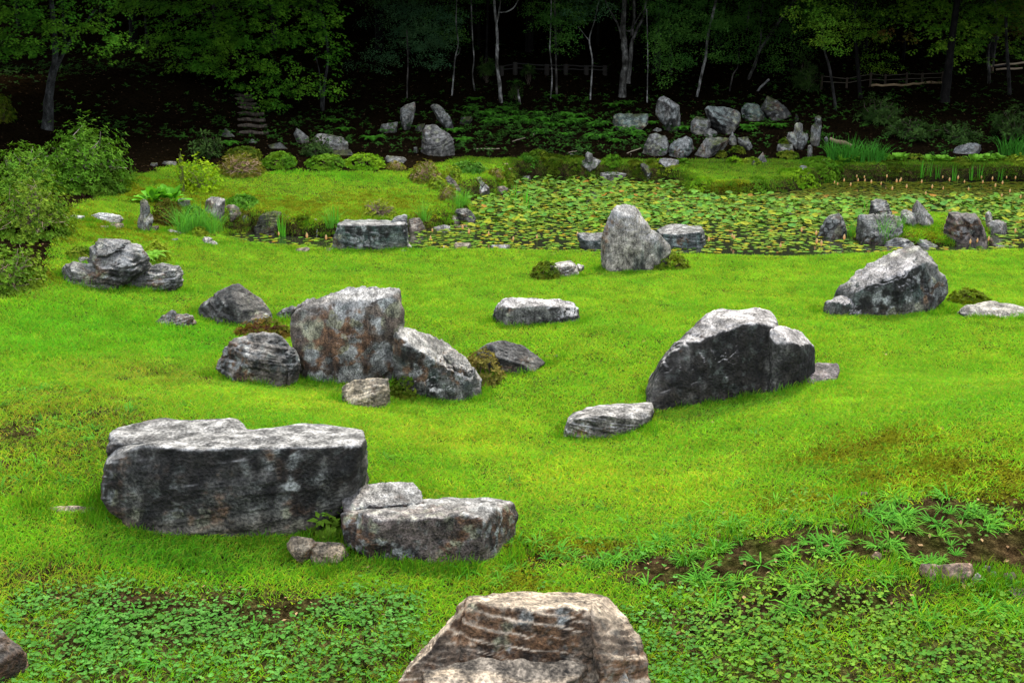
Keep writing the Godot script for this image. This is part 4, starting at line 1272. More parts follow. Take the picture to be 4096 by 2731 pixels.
# ---------------------------------------------------------------- small plants
func fern_plant() -> Node3D:
	rng.seed = 300
	var s := Shape.new()
	for f in 9:
		var a := TAU * f / 9.0 + rand(-0.2, 0.2)
		var out := Vector3(cos(a), 0, sin(a))
		var len := rand(0.38, 0.55)
		var side := out.cross(Vector3.UP)
		for i in 16:
			var t := (i + 1) / 17.0
			var p := out * len * t * 0.85 + Vector3.UP * (len * (1.15 * t - 1.0 * t * t))
			var tang := (out * 0.85 + Vector3.UP * (1.15 - 2.0 * t)).normalized()
			var w := 0.10 * sin(PI * pow(t, 0.65)) + 0.006
			var k := rand(0.7, 1.0)
			for e in [-1.0, 1.0]:
				var dir: Vector3 = (side * e + tang * 0.35).normalized()
				var b := tang * 0.011
				s.tri(p - b, p + dir * w - Vector3(0, w * 0.15, 0), p + b, Color(k, k, k))
	var o := Node3D.new()
	part("fronds", s.done(), M.leaf, o)
	return o


func blade_clump(seed_at: int, count: int, tall: float, wide: float, lean_most: float, spread_r: float) -> ArrayMesh:
	rng.seed = seed_at
	var s := Shape.new()
	for i in count:
		var b := rand(0, TAU)
		var lean := rand(0.02, lean_most)
		var at := Vector3(cos(b), 0, sin(b)) * rand(0, spread_r)
		var out := Vector3(cos(b), 0, sin(b))
		var side := out.cross(Vector3.UP) * wide * 0.5
		side = side.rotated(Vector3.UP, rand(-1.2, 1.2))
		var h := tall * rand(0.55, 1.0)
		var k := rand(0.6, 1.0)
		var col := Color(k * rand(0.8, 1.0), k, k)
		var prev := at
		for j in 4:
			var t := (j + 1) / 4.0
			var p := at + Vector3.UP * h * (t - lean * 0.35 * t * t) + out * h * lean * t * t
			var w0 := 1.0 - pow(j / 4.0, 2.0)
			var w1 := 1.0 - pow(t, 2.0)
			if j < 3:
				s.quad(prev - side * w0, p - side * w1, p + side * w1, prev + side * w0, col)
			else:
				s.tri(prev - side * w0, p, prev + side * w0, col)
			prev = p
	return s.done()


func broad_plant_mesh(seed_at: int, count: int, length: float, width: float) -> ArrayMesh:
	rng.seed = seed_at
	var s := Shape.new()
	for i in count:
		var b := TAU * i / count + rand(-0.3, 0.3)
		var e := rand(0.4, 1.2)
		var d := Vector3(cos(b) * cos(e), sin(e), sin(b) * cos(e))
		var k := rand(0.7, 1.0)
		var at := d * length * 0.35
		var side := d.cross(Vector3.UP).normalized()
		s.quad(-side * 0.004, at - side * 0.004, at + side * 0.004, side * 0.004, Color(k, k, k * 0.8))
		var up := side.cross(d).normalized()
		var w := width * rand(0.8, 1.1)
		var ll := length * rand(0.8, 1.1)
		var ring := []
		for j in 5:
			var t := j / 4.0
			var wd: float = w * 0.5 * [0.25, 0.9, 1.0, 0.65, 0.0][j]
			var mid := at + d * ll * t - Vector3.UP * ll * 0.35 * t * t
			ring.append([mid - side * wd + up * wd * 0.3, mid, mid + side * wd + up * wd * 0.3])
		for j in 4:
			s.quad(ring[j][0], ring[j + 1][0], ring[j + 1][1], ring[j][1], Color(k, k, k))
			s.quad(ring[j][1], ring[j + 1][1], ring[j + 1][2], ring[j][2], Color(k, k, k))
	return s.done()


func dup(o: Node3D, at: Vector3, turn: float, size: float, label: String, category: String, group: String) -> Node3D:
	var c: Node3D = o.duplicate()
	c.name = o.name
	add_child(c, true)
	c.position = at
	c.rotation.y = turn
	c.scale = Vector3.ONE * size
	tag(c, label, category, group)
	return c


func tinted(mesh: ArrayMesh, col: Color) -> ArrayMesh:
	var a := mesh.surface_get_arrays(0)
	var c: PackedColorArray = a[Mesh.ARRAY_COLOR]
	for i in c.size():
		c[i] = (c[i] * col).linear_to_srgb()
	a[Mesh.ARRAY_COLOR] = c
	var m := ArrayMesh.new()
	m.add_surface_from_arrays(Mesh.PRIMITIVE_TRIANGLES, a)
	return m


func small_plants() -> void:
	var leaf_srgb: StandardMaterial3D = M.leaf.duplicate()
	leaf_srgb.vertex_color_is_srgb = true
	var proto := fern_plant()
	proto.name = "fern"
	var fm: MeshInstance3D = proto.get_child(0)
	fm.mesh = tinted(fm.mesh, Color(0.06, 0.2, 0.02))
	fm.material_override = leaf_srgb
	rng.seed = 301
	for p in fern_spots:
		dup(proto, p + Vector3(rand(-0.2, 0.2), -0.02, rand(-0.2, 0.2)), rand(0, TAU), rand(0.75, 1.25), "green fern arching over the dark wooded bank", "fern", "ferns on the wooded bank")
	var light: Node3D = proto.duplicate()
	light.name = "fern"
	var lm: MeshInstance3D = light.get_child(0)
	lm.mesh = tinted(fern_mesh_plain(), Color(0.13, 0.3, 0.03))
	var fl := ["bright fern in front of the pile-like rock", "small bright fern between the pile-like rock and its light green bush", "upright fern frond above the leafy bush of the near boulders"]
	var fz := [0.95, 0.7, 0.6]
	for i in 3:
		var at: Vector3 = lawn_ferns[i]
		dup(light, at + Vector3(0, 0.06, 0.05), 0.6 + i, fz[i], fl[i], "fern", "")
	proto.free()
	light.free()
	var kinds := [
		["iris_clump", iris_spots, blade_clump(310, 34, 0.75, 0.022, 0.7, 0.12), Color(0.07, 0.24, 0.03), "tall iris leaves at the back of the far bank", "iris", "iris leaves along the far bank"],
		["reed_tuft", reed_spots, blade_clump(311, 11, 0.55, 0.02, 0.22, 0.07), Color(0.1, 0.36, 0.03), "tuft of upright green reeds standing in the pond's shallows", "reeds", "reed tufts in the pond"],
		["sedge_clump", sedge_spots, blade_clump(312, 60, 0.55, 0.009, 0.9, 0.12), Color(0.12, 0.33, 0.04), "fine-leaved sedge tuft at the water's edge", "sedge", "sedge tufts at the water's edge"],
		["broad_leaf_plant", broad_spots, broad_plant_mesh(313, 9, 0.26, 0.13), Color(0.17, 0.38, 0.04), "pale green broad-leaved plant along the far bank", "plant", "broad-leaved plants on the far bank"],
		["big_leaf_plant", hosta_spots, broad_plant_mesh(314, 11, 0.34, 0.15), Color(0.11, 0.33, 0.025), "big-leaved green plant behind the bottle-shaped stone", "plant", "big-leaved plants by the inlet"],
	]
	for k in kinds:
		var o := Node3D.new()
		o.name = k[0]
		part("leaves", tinted(k[2], k[3]), leaf_srgb, o)
		rng.seed = 320
		for p in k[1]:
			var n: Vector3 = p
			n.y = maxf(ground(n.x, n.z), WATER - 0.1)
			dup(o, n, rand(0, TAU), rand(0.75, 1.1), k[4], k[5], k[6])
		o.free()


func fern_mesh_plain() -> ArrayMesh:
	var f := fern_plant()
	var m: ArrayMesh = (f.get_child(0) as MeshInstance3D).mesh
	f.free()
	return m


# ---------------------------------------------------------------- the pond's plants
func pad_mesh(seed_at: int, cup: float) -> ArrayMesh:
	rng.seed = seed_at
	var s := Shape.new()
	var rim := []
	for j in 13:
		var b := 0.16 + (TAU - 0.32) * j / 12.0
		var w := 1.0 + 0.06 * sin(b * 3.0 + seed_at)
		rim.append(Vector3(cos(b) * w, cup * (0.7 + 0.5 * sin(b * 2.0 + seed_at)), sin(b) * w))
	for j in 12:
		var k := 0.85 + 0.15 * sin(j * 1.3)
		s.tri(Vector3(0.05, 0, 0), rim[j], rim[j + 1], Color(k, k, k))
	return s.done()


func lilies() -> void:
	var floaters := [pad_mesh(1, 0.015), pad_mesh(2, 0.04), pad_mesh(3, 0.08)]
	var raised := [pad_mesh(4, 0.14), pad_mesh(5, 0.22)]
	rng.seed = 500
	var where := [[], [], []]
	var tint := [[], [], []]
	var tall := []
	for i in 90000:
		var z := -17.4 - 9.4 * rng.randf()
		var x := rand(-6.0, 14.5)
		if not in_view(x, z, 0.5) or pond_sd(x, z) > -0.07:
			continue
		var n := na.get_noise_2d(x * 2.2, z * 5.0)
		# open water near the lawn, a crowded bed in the middle, smaller reddish pads at the far corner
		var near := smoothstep(-17.6, -20.0, z)
		var bed := clampf(near * 0.6 + n * 1.2 + 0.25, 0, 1)
		if x < -1.2: bed = 0.1 + n * 0.5
		var far := z < -23.4 and x > 5.5
		if rng.randf() > 0.55 * (0.27 + 0.55 * bed * (0.35 + 0.65 * smoothstep(-19.0, -20.6, z))) * (0.75 if x < -1.2 else 1.0):
			continue
		var crowded := smoothstep(-19.3, -20.6, z) * (0.0 if far else 1.0)
		if x > 6.5 and z > -23.0 and z < -20.3: crowded = 1.0
		if x < -1.0: crowded = 0.0
		var c := Color(0.085, 0.15, 0.01).lerp(Color(0.05, 0.15, 0.014), rng.randf())
		var pick := rng.randf()
		if pick < 0.13: c = Color(0.22, 0.2, 0.01)
		elif pick < 0.4: c = Color(0.13, 0.18, 0.012)
		elif pick < 0.425: c = Color(0.2, 0.1, 0.02)
		if far: c = c.lerp(Color(0.12, 0.1, 0.02), 0.5) * 0.8
		c *= rand(0.6, 1.1)
		c.b *= 0.5
		if rng.randf() < crowded * 0.22:
			tall.append([Vector3(x, WATER + rand(0.02, 0.14), z), c if pick > 0.3 else Color(0.07, 0.18, 0.016) * rand(0.6, 1.2), rand(0.045, 0.08)])
		else:
			var k := rng.randi() % 3
			where[k].append(turned(Vector3(x, WATER + 0.006 + 0.012 * rng.randf(), z), Vector3(rand(-0.04, 0.04), 1, rand(-0.04, 0.04)).normalized(), rand(0, TAU), rand(0.03, 0.055)))
			tint[k].append(c)
	var g := node("lily_pads", Vector3.ZERO, "mass of small green and yellow lily pads floating on the pond", "lily pads", "", "stuff")
	for k in 3:
		spread("pads", floaters[k], M.pad, where[k], tint[k], g)
	tall.sort_custom(func(a, b): return a[2] / -a[0].z > b[2] / -b[0].z)
	var srgb: StandardMaterial3D = M.pad.duplicate()
	srgb.vertex_color_is_srgb = true
	var protos := []
	for col in [Color(0.06, 0.16, 0.014), Color(0.09, 0.19, 0.012), Color(0.045, 0.14, 0.02), Color(0.18, 0.2, 0.012)]:
		for m in raised:
			var o := MeshInstance3D.new()
			o.name = "raised_lily_leaf"
			o.mesh = tinted(m, col)
			o.material_override = srgb
			protos.append(o)
	var rest := [[], []]
	var rest_tint := [[], []]
	for i in tall.size():
		var t := turned(tall[i][0], Vector3(rand(-0.4, 0.4), 1, rand(-0.25, 0.4)).normalized(), rand(0, TAU), tall[i][2])
		if i < 280:
			var o: MeshInstance3D = protos[rng.randi() % protos.size()].duplicate()
			o.name = "raised_lily_leaf"
			add_child(o, true)
			o.transform = t
			tag(o, "round green lily leaf held up above the crowded pads of the pond", "lily leaf", "raised lily leaves on the pond")
		else:
			rest[i % 2].append(t)
			rest_tint[i % 2].append(tall[i][1])
	for p in protos: p.free()
	if rest[0].size():
		var r := node("lily_leaves", Vector3.ZERO, "farther raised lily leaves crowding the middle of the pond", "lily leaves", "", "stuff")
		for k in 2:
			spread("leaves", raised[k], M.pad, rest[k], rest_tint[k], r)
	# buds on short stalks
	var bud := Node3D.new()
	bud.name = "lily_bud"
	var s := Shape.new()
	var green := func(_p: Vector3, _d: Vector3) -> Color: return lin(0.12, 0.16, 0.03)
	tube(s, [Vector3(0, -0.05, 0), Vector3(0.004, 0.05, 0), Vector3(0, 0.1, 0)], [0.006, 0.005, 0.006], 5, green)
	part("stalk", s.done(), M.plain, bud)
	var s2 := Shape.new()
	var orange := func(p: Vector3, _d: Vector3) -> Color: return Color(0.5, 0.2, 0.06).lerp(Color(0.62, 0.42, 0.2), clampf((p.y - 0.1) * 14.0, 0, 1)).linear_to_srgb()
	tube(s2, [Vector3(0, 0.095, 0), Vector3(0, 0.11, 0), Vector3(0, 0.135, 0), Vector3(0, 0.16, 0), Vector3(0, 0.178, 0)], [0.008, 0.017, 0.019, 0.012, 0.002], 7, orange)
	part("bud", s2.done(), M.plain, bud)
	rng.seed = 501
	for p in bud_spots:
		dup(bud, Vector3(p.x, WATER, p.z), rand(0, TAU), rand(0.8, 1.15), "orange water lily bud on a short stalk above the pads", "flower bud", "water lily buds on the pond")
	bud.free()


# ---------------------------------------------------------------- fences, steps and dead wood
func wood(a: Vector3, b: Vector3, r: float, col: Color, sides := 6) -> ArrayMesh:
	var s := Shape.new()
	var shade := func(p: Vector3, _d: Vector3) -> Color: return (col * (1.0 + 0.5 * na.get_noise_3dv(p * 20.0))).linear_to_srgb()
	var m := a.lerp(b, 0.35) + Vector3(0, r * 0.5, r * 0.3)
	var m2 := a.lerp(b, 0.7) - Vector3(0, r * 0.3, 0)
	tube(s, [a, m, m2, b], [r, r * 0.98, r * 0.96, r * 0.9], sides, shade)
	return s.done()


func woodwork() -> void:
	rng.seed = 600
	var sets := [[path_posts, "wooden post and rope fence along the sloping woodland path", 0.04, Color(0.05, 0.04, 0.03), 0.012, Color(0.08, 0.07, 0.055)], [wood_posts, "dim post and rail fence among the tree trunks", 0.09, Color(0.035, 0.032, 0.028), 0.022, Color(0.035, 0.033, 0.03)]]
	for k in sets:
		var P: Array = k[0]
		var o := node("fence", P[0][0], k[1], "fence")
		for i in P.size():
			var a: Vector3 = P[i][0] - P[0][0]
			part("post", wood(a - Vector3(0, 0.1, 0), a + Vector3(0, P[i][1], 0), k[2], k[3], 7), M.plain, o)
			if i + 1 < P.size():
				var b: Vector3 = P[i + 1][0] - P[0][0]
				for f in [0.88, 0.5]:
					part("rail", wood(a + Vector3(0, P[i][1] * f, 0), b + Vector3(0, P[i + 1][1] * f, 0), k[4], k[5]), M.plain, o)
	# edging logs of the path
	var e := node("path_edging", path_posts[0][0], "pale log edging along the sloping woodland path", "path edging")
	for i in range(2, path_posts.size() - 1):
		var a: Vector3 = path_posts[i][0] - path_posts[0][0]
		var b: Vector3 = path_posts[i + 1][0] - path_posts[0][0]
		part("log", wood(a + Vector3(0, 0.03, 0.12), b + Vector3(0, 0.03, 0.12), 0.04, Color(0.26, 0.19, 0.11)), M.plain, e)
	var fr := node("rail_fence", far_rails[0][0], "pale wooden rails at the view's edge behind the maple", "fence")
	for r in far_rails:
		part("rail", wood(r[0] - far_rails[0][0], r[1] - far_rails[0][0], 0.035, Color(0.32, 0.25, 0.17)), M.plain, fr)
	for x in [0.1, 1.5, 2.8]:
		var at := Vector3(x, 0.05, -0.1)
		var gy := ground(fr.position.x + x, fr.position.z - 0.1) - fr.position.y
		part("post", wood(Vector3(at.x, gy - 0.1, at.z), at, 0.05, Color(0.12, 0.09, 0.06)), M.plain, fr)
	var st := node("log_steps", step_logs[0][0], "flight of earth steps edged with dark logs in the shaded wood", "steps")
	for l in step_logs:
		var c: Vector3 = l[0] - step_logs[0][0]
		part("step", wood(c + Vector3(-l[1] * 0.5, 0.02, 0), c + Vector3(l[1] * 0.5, 0.03, 0), 0.06, Color(0.16, 0.13, 0.1)), M.bark, st)
	var names := ["pale dead branch lying on the ferny bank", "bare stick propped in front of the rounded grey rock", "long dead stick on the leaf litter under the ferns", "short twig stuck upright by the propped stick", "grey dead twig upright on the ferny bank", "thin twig on the leaf litter past the low round bush"]
	for i in sticks.size():
		var o := part("dead_branch", wood(Vector3.ZERO, sticks[i][1] - sticks[i][0], 0.013, Color(0.2, 0.165, 0.12)), M.plain)
		o.position = sticks[i][0]
		tag(o, names[i], "branch")
	var lg := part("fallen_log", wood(Vector3.ZERO, fallen[1] - fallen[0], 0.06, Color(0.17, 0.12, 0.08), 8), M.plain)
	lg.position = fallen[0]
	tag(lg, "fallen brown log sloping down beyond the stone spires", "log")


func wood_beyond() -> void:
	rng.seed = 700
	var i := 0
	for row in 8:
		var d := 41.0 + row * 4.4
		var x := -26.0 + (row % 2) * 2.2
		while x < 27.0:
			var at := Vector3(x + rand(-1.2, 1.2), 0, -(d + rand(-1.5, 1.5)))
			x += 4.3
			if row == 0 and rng.randf() < 0.4:
				continue
			at.y = ground(at.x, at.z)
			var low := rand(3.2, 5.0)
			forest_tree(at, rand(9, 12), rand(2.9, 3.7), low, 520, "dim tall trunk among many deep in the dark wood", "trees deep in the dark wood", i)
			i += 1
	for p in [Vector2(-13.0, -40.5), Vector2(-9.6, -39.0), Vector2(-7.0, -41.5), Vector2(-3.6, -39.5), Vector2(-1.2, -41.0), Vector2(1.6, -40.2), Vector2(5.6, -39.8), Vector2(7.4, -41.5), Vector2(9.8, -39.6), Vector2(11.4, -41.8), Vector2(14.0, -40.5), Vector2(16.8, -41.0), Vector2(18.4, -39.5), Vector2(3.2, -42.5)]:
		forest_tree(Vector3(p.x, ground(p.x, p.y), p.y), rand(4.0, 5.5), rand(1.5, 2.2), rand(1.0, 1.7), 330, "small leafy tree filling the gaps between the trunks of the wood", "small trees of the understorey", i, "understorey_tree")
		i += 1
	# mostly unseen trees added for their shade, over the slope and the wood's near edge
	for p in [Vector2(-14.2, -24.5), Vector2(-16.5, -28), Vector2(-17.5, -32), Vector2(-18, -20), Vector2(-19.5, -36), Vector2(-21, -26), Vector2(-14, -18), Vector2(-12.6, -20.8)]:
		forest_tree(Vector3(p.x, ground(p.x, p.y), p.y), rand(8, 10), rand(4.6, 5.6), rand(4.2, 4.8), 1100, "unseen tall tree added to shade the slope beside the lawn", "unseen trees shading the slope", i)
		i += 1
	for p in [Vector2(18, -24), Vector2(20, -29), Vector2(17, -33), Vector2(21, -18), Vector2(13.5, -35)]:
		forest_tree(Vector3(p.x, ground(p.x, p.y), p.y), rand(8, 10), rand(3.0, 3.6), rand(3.4, 4.4), 600, "tall tree beyond the pond's open side", "trees beyond the pond's side", i)
		i += 1


func _ready() -> void:
	# camera, on a veranda above the garden
	var cam := Camera3D.new()
	cam.name = "camera"
	cam.position = Vector3(0, 3.2, 0)
	cam.rotation_degrees = Vector3(-15.8, 0, 0)
	cam.fov = 34.53
	cam.near = 0.1
	cam.far = 300.0
	add_child(cam)
	cam.current = true
	var env := Environment.new()
	env.background_mode = Environment.BG_SKY
	var sky := ProceduralSkyMaterial.new()
	sky.sky_top_color = Color(0.92, 0.95, 1.0)
	sky.sky_horizon_color = Color(0.54, 0.56, 0.60)
	sky.sky_curve = 0.5
	sky.ground_bottom_color = Color(0.12, 0.14, 0.1)
	sky.ground_horizon_color = Color(0.3, 0.32, 0.3)
	env.sky = Sky.new()
	env.sky.sky_material = sky
	env.background_energy_multiplier = 1.65
	env.tonemap_mode = Environment.TONE_MAPPER_LINEAR
	env.tonemap_exposure = 2.7
	env.sdfgi_enabled = true
	env.ssao_enabled = true
	env.ssil_enabled = true
	var we := WorldEnvironment.new()
	we.name = "world_environment"
	we.environment = env
	add_child(we)
	var sun := DirectionalLight3D.new()
	sun.name = "sun"
	sun.light_energy = 1.15
	sun.light_color = Color(1.0, 0.96, 0.88)
	sun.light_angular_distance = 8.0
	sun.shadow_enabled = true
	sun.rotation_degrees = Vector3(-52, 160, 0)
	add_child(sun)

	na.noise_type = FastNoiseLite.TYPE_SIMPLEX_SMOOTH
	na.frequency = 0.25
	na.fractal_octaves = 3
	na.seed = 3
	nr.noise_type = FastNoiseLite.TYPE_SIMPLEX_SMOOTH
	nr.fractal_type = FastNoiseLite.FRACTAL_RIDGED
	nr.frequency = 0.25
	nr.fractal_octaves = 3
	nr.seed = 8
	nc.noise_type = FastNoiseLite.TYPE_CELLULAR
	nc.cellular_return_type = FastNoiseLite.RETURN_DISTANCE
	nc.frequency = 0.5
	nc.fractal_type = FastNoiseLite.FRACTAL_NONE
	nk.noise_type = FastNoiseLite.TYPE_CELLULAR
	nk.cellular_return_type = FastNoiseLite.RETURN_DISTANCE2_SUB
	nk.frequency = 0.5
	nk.fractal_type = FastNoiseLite.FRACTAL_NONE
	make_materials()
	M.azalea_mesh = rosette(9, 0.62, 0.26, 0.45, 201)
	M.broad_mesh = rosette(7, 0.75, 0.36, 0.25, 202)
	M.long_mesh = rosette(9, 0.85, 0.22, 0.2, 203)
	M.maple_mesh = maple_spray(204)
	M.twig_mesh = twig_spray(205, 20, 0.2, 0.09, 0.5)
	build_ground()

	rng.seed = 1000
	rock("boulder", Vector3(-1.81,.13,-6.28), [[1, 9, [-.84,.21,-.22,-.77,.18,-.12,-.5,.09,-.02,-.21,.03,0,.13,-.01,0,.41,0,-.05,.76,.15,-.2,.83,.26,-.25,-.65,.5,-.12,-.47,.58,-.1,-.14,.58,-.06,.37,.58,-.06,.88,.58,-.15,.87,.58,-.35,-.81,.41,-.3,-.83,.46,-.5,-.72,.43,-.7,.04,.41,-.75,.24,.45,-.8,.59,.47,-.86,.74,.47,-.86,-.5,-.06,-.02,-.21,-.12,0,.13,-.16,0,.41,-.15,-.05,-.74,-.12,-1,.78,-.12,-1]], [.5, 9, [-.82,.44,-.35,-.84,.52,-.5,-.86,.51,-.7,-.67,.5,-.85,-.12,.5,-.88,-.05,.48,-.82,.07,.45,-.62,-.08,.51,-.45,-.4,.52,-.35,-.67,.53,-.3,-.64,.35,-.35,0,.33,-.55,-.64,.2,-.35,0,.18,-.55,-.8,.21,-.5,.01,.21,-.5]], [.3, 9, [.04,.56,-.22,.27,.58,-.32,.36,.54,-.36,.36,.54,-.14,.09,.53,-.14,.21,.41,-.2,.21,.26,-.2,.06,.29,-.3,.34,.29,-.3]]], "slab", 64, "large flat-topped dark boulder, the longest on the lawn, with a pale grey top", "rock")
	rock("boulder", Vector3(-.54,.06,-6.11), [[.6, 9, [-.51,.26,-.15,-.48,.06,-.1,-.35,.04,0,0,-.02,0,.27,-.03,0,.38,-.03,-.04,.45,-.04,-.2,.57,-.01,-.46,.57,.18,-.48,.53,.19,-.52,.39,.17,-.58,.18,.16,-.58,-.07,.16,-.6,-.5,.22,-.3,-.27,.27,-.02,0,.26,-.02,.32,.3,-.02,.37,.24,-.05,0,-.17,0,.27,-.18,0,.38,-.18,-.04,.45,-.19,-.2,.57,-.16,-.46,-.44,-.12,-.6,.52,-.12,-.6]], [.5, 9, [-.54,.28,-.3,-.51,.28,-.38,-.42,.28,-.58,-.12,.27,-.62,-.05,.22,-.56,-.04,.22,-.4,-.51,.23,-.25,-.3,.25,-.28,-.5,.11,-.3,-.06,.1,-.4,-.5,-.04,-.3,-.06,-.05,-.4,-.51,-.02,-.5,-.07,-.02,-.5]]], "stepped", 64, "purple-brown rock with a stepped top and white blotched ledge beside the longest boulder", "rock")
	rock("stone", Vector3(-1.16,.08,-6.04), [[.2, -.07, [-.22,.11,-.18,.16,-.06,.14,-.03,.11,-.06,.02,-.11,-.07,-.21,.07]], [.22, -.08, [-.07,.11,.13,.08,.16,.02,.07,-.12,-.02,-.13,-.1,-.01]]], "tan", 26, "small tan rock split in two, below the fern between the two near boulders", "stone")
	rock("flat_stone", Vector3(-2.82,.21,-6.46), [[.25, -.09, [-.26,.01,-.07,.03,.13,.02,.14,0,.01,-.03,-.13,-.11,-.2,-.02]]], "tan", 20, "sunken flat tan stone beside the end of the longest boulder", "stone")
	rock("boulder", Vector3(.07,0,-4.57), [[.7, 9, [-.29,.37,-.6,.06,.35,-.62,.41,.36,-.6,-.27,.51,-.24,.05,.5,-.22,.32,.48,-.24,-.39,.22,-.2,-.05,.18,-.2,.34,.21,-.2,-.43,-.09,-.1,.39,-.09,-.1,-.45,.2,-.4,.52,.24,-.5,-.43,-.24,-.1,.39,-.24,-.1,-.4,-.12,-.7,.46,-.12,-.7]], [.5, 9, [-.29,.47,-.3,-.34,.42,-.22,-.49,.31,-.12,-.55,.25,-.08,-.61,.19,-.04,-.67,-.02,0,-.4,-.04,-.02,-.4,.22,-.12,-.36,.27,-.18,-.29,.42,-.26,-.56,.08,-.5,-.67,-.17,0,-.4,-.19,-.02,-.64,-.12,-.5,-.31,-.12,-.5]], [.5, 9, [.31,.48,-.24,.41,.4,-.52,.49,.36,-.42,.58,.26,-.32,.6,.2,-.26,.61,.09,-.2,.63,-.13,-.15,.42,-.02,0,.34,.27,-.15,.32,.36,-.2,.63,-.28,-.15,.42,-.17,0,.33,-.12,-.5,.61,-.12,-.5]], [.4, 9, [-.49,.26,-.06,-.24,.21,-.2,.05,.25,-.3,.31,.24,-.3,.32,.23,-.2,.24,.22,-.08,.14,.19,.02,-.32,.19,.05,-.48,.21,0,-.52,-.01,.02,.1,.03,.08,-.52,-.16,.02,.1,-.12,.08,-.47,-.12,-.4,.27,-.12,-.4]], [.3, 9, [.28,.25,-.2,.42,.25,-.22,.48,.21,-.17,.5,.1,-.1,.43,-.02,0,.23,-.02,0,.43,-.17,0,.23,-.17,0,.25,-.12,-.3,.48,-.12,-.3]]], "driftwood", 64, "banded cream and rust-brown hollow-faced rock cut off by the bottom edge", "rock")
	rock("boulder", Vector3(-2.54,.06,-4.77), [[.4, -.14, [-.18,.17,-.07,.26,-.03,.25,.03,.17,.08,.11,.08,.02,0,-.15,-.15,-.19,-.22,.03]]], "darkbrown", 30, "smooth dark brown rock half out of view at the lower corner by the ground ivy", "rock")
	rock("stone", Vector3(2.28,.24,-5.56), [[.16, -.06, [.02,.04,.03,.07,.13,.06,.13,-.08,.05,-.09]]], "pink", 16, "pinkish tan block, first of the two joined blocks in the bare bank", "stone")
	rock("stone", Vector3(2.37,.24,-5.52), [[.18, -.06, [.02,.04,.04,.08,.2,.09,.23,.04,.2,-.01,.07,-.11,.03,-.01]]], "pink", 16, "larger pinkish block with a chipped corner in the bare bank", "stone")
	rock("stone", Vector3(2.55,.25,-5.5), [[.07, -.02, [.01,.01,.04,.05,.07,.03,.06,0,.03,-.07]]], "white", 16, "small bright white pebble beside the pinkish block", "stone")
	rock("pebble", Vector3(2.65,.27,-5.6), [[.06, -.02, [.01,-.01,.03,.02,.06,.02,.06,-.08,.02,-.08]]], "grey", 8, "small dark grey pebble above the white pebble", "pebble")
	rock("pebble", Vector3(2.65,.26,-5.54), [[.09, -.03, [.01,-.01,.05,.03,.1,0,.09,-.1,.04,-.09]]], "blue", 8, "blue-grey pebble beside the white pebble", "pebble")
	rock("pebble", Vector3(2.73,.26,-5.51), [[.1, -.03, [.01,0,.02,.03,.07,.04,.09,0,.06,-.09]]], "brown", 8, "rounded brown pebble at the end of the stone row in the bare bank", "pebble")
	rock("pebble", Vector3(2.63,.24,-5.45), [[.08, -.03, [.01,-.01,.06,.03,.12,-.01,.1,-.09,.03,-.09]]], "pink", 8, "flat reddish stone half buried below the brown pebble", "pebble")
	rock("stone", Vector3(2.7,.24,-5.36), [[.12, -.04, [.01,.02,.1,.03,.13,-.09,.05,-.09]]], "brown", 16, "reddish brown block at the edge of the view in the bare bank", "stone")
	rock("pebble", Vector3(2.23,.31,-6.55), [[.06, -.02, [.01,0,.03,.02,.07,.02,.08,0,.05,-.08,.02,-.08]]], "tan", 8, "round yellowish pebble at the top of the bare bank under the moss", "pebble")
	rock("pebble", Vector3(2.13,.28,-6.15), [[.05, -.02, [.01,-.01,.02,0,.05,0,.05,-.02,.02,-.08]]], "tan", 8, "small tan chip halfway up the bare bank", "pebble")
	rock("pebble", Vector3(2.08,.25,-5.78), [[.06, -.02, [.01,.01,.03,.04,.07,.03,.07,-.07,.02,-.07]]], "pink", 8, "pinkish flat chip among the weeds of the bare bank", "pebble")
	rock("pebble", Vector3(1.09,.11,-6.07), [[.06, -.02, [0,0,.03,.01,.06,0,.05,-.07,.01,-.07]]], "tan", 8, "flat grey-tan chip in the weeds before the bare bank", "pebble")
	rock("pebble", Vector3(1.25,.13,-6.23), [[.06, -.02, [0,-.01,.02,.02,.06,.01,.06,-.01,.03,-.08]]], "tan", 8, "pale tan chip in the weeds on the low moss ridge", "pebble")
	rock("boulder", Vector3(-1.74,-.08,-10.04), [[.7, 9, [-.42,.54,-.25,-.39,.65,-.3,-.3,.33,-.12,-.31,.04,-.1,-.18,.02,-.02,-.06,0,0,.13,-.01,0,.34,.04,-.04,.58,.1,-.2,.67,.49,-.3,.66,.83,-.38,.64,.86,-.45,.34,.86,-.5,.13,.86,-.52,-.01,.77,-.4,.03,.76,-.3,.26,.8,-.22,.45,.79,-.2,.56,.81,-.24,.28,.64,-.1,.28,.07,0,.63,.73,-.25,-.31,-.11,-.1,-.18,-.13,-.02,-.06,-.15,0,.13,-.16,0,.34,-.11,-.04,.58,-.05,-.2,.28,-.08,0,-.35,-.12,-.7,.61,-.12,-.7]], [.5, 9, [-.43,.54,-.3,-.36,.69,-.35,-.28,.75,-.42,-.05,.77,-.45,.05,.72,-.3,.04,.09,-.06,-.26,.03,-.08,-.31,.26,-.15,.04,-.06,-.06,-.26,-.12,-.08,-.4,-.09,-.5,.02,-.09,-.5]]], "tall", 72, "tallest rock on the lawn, a lichen-spotted block with a flat sloping top", "rock")
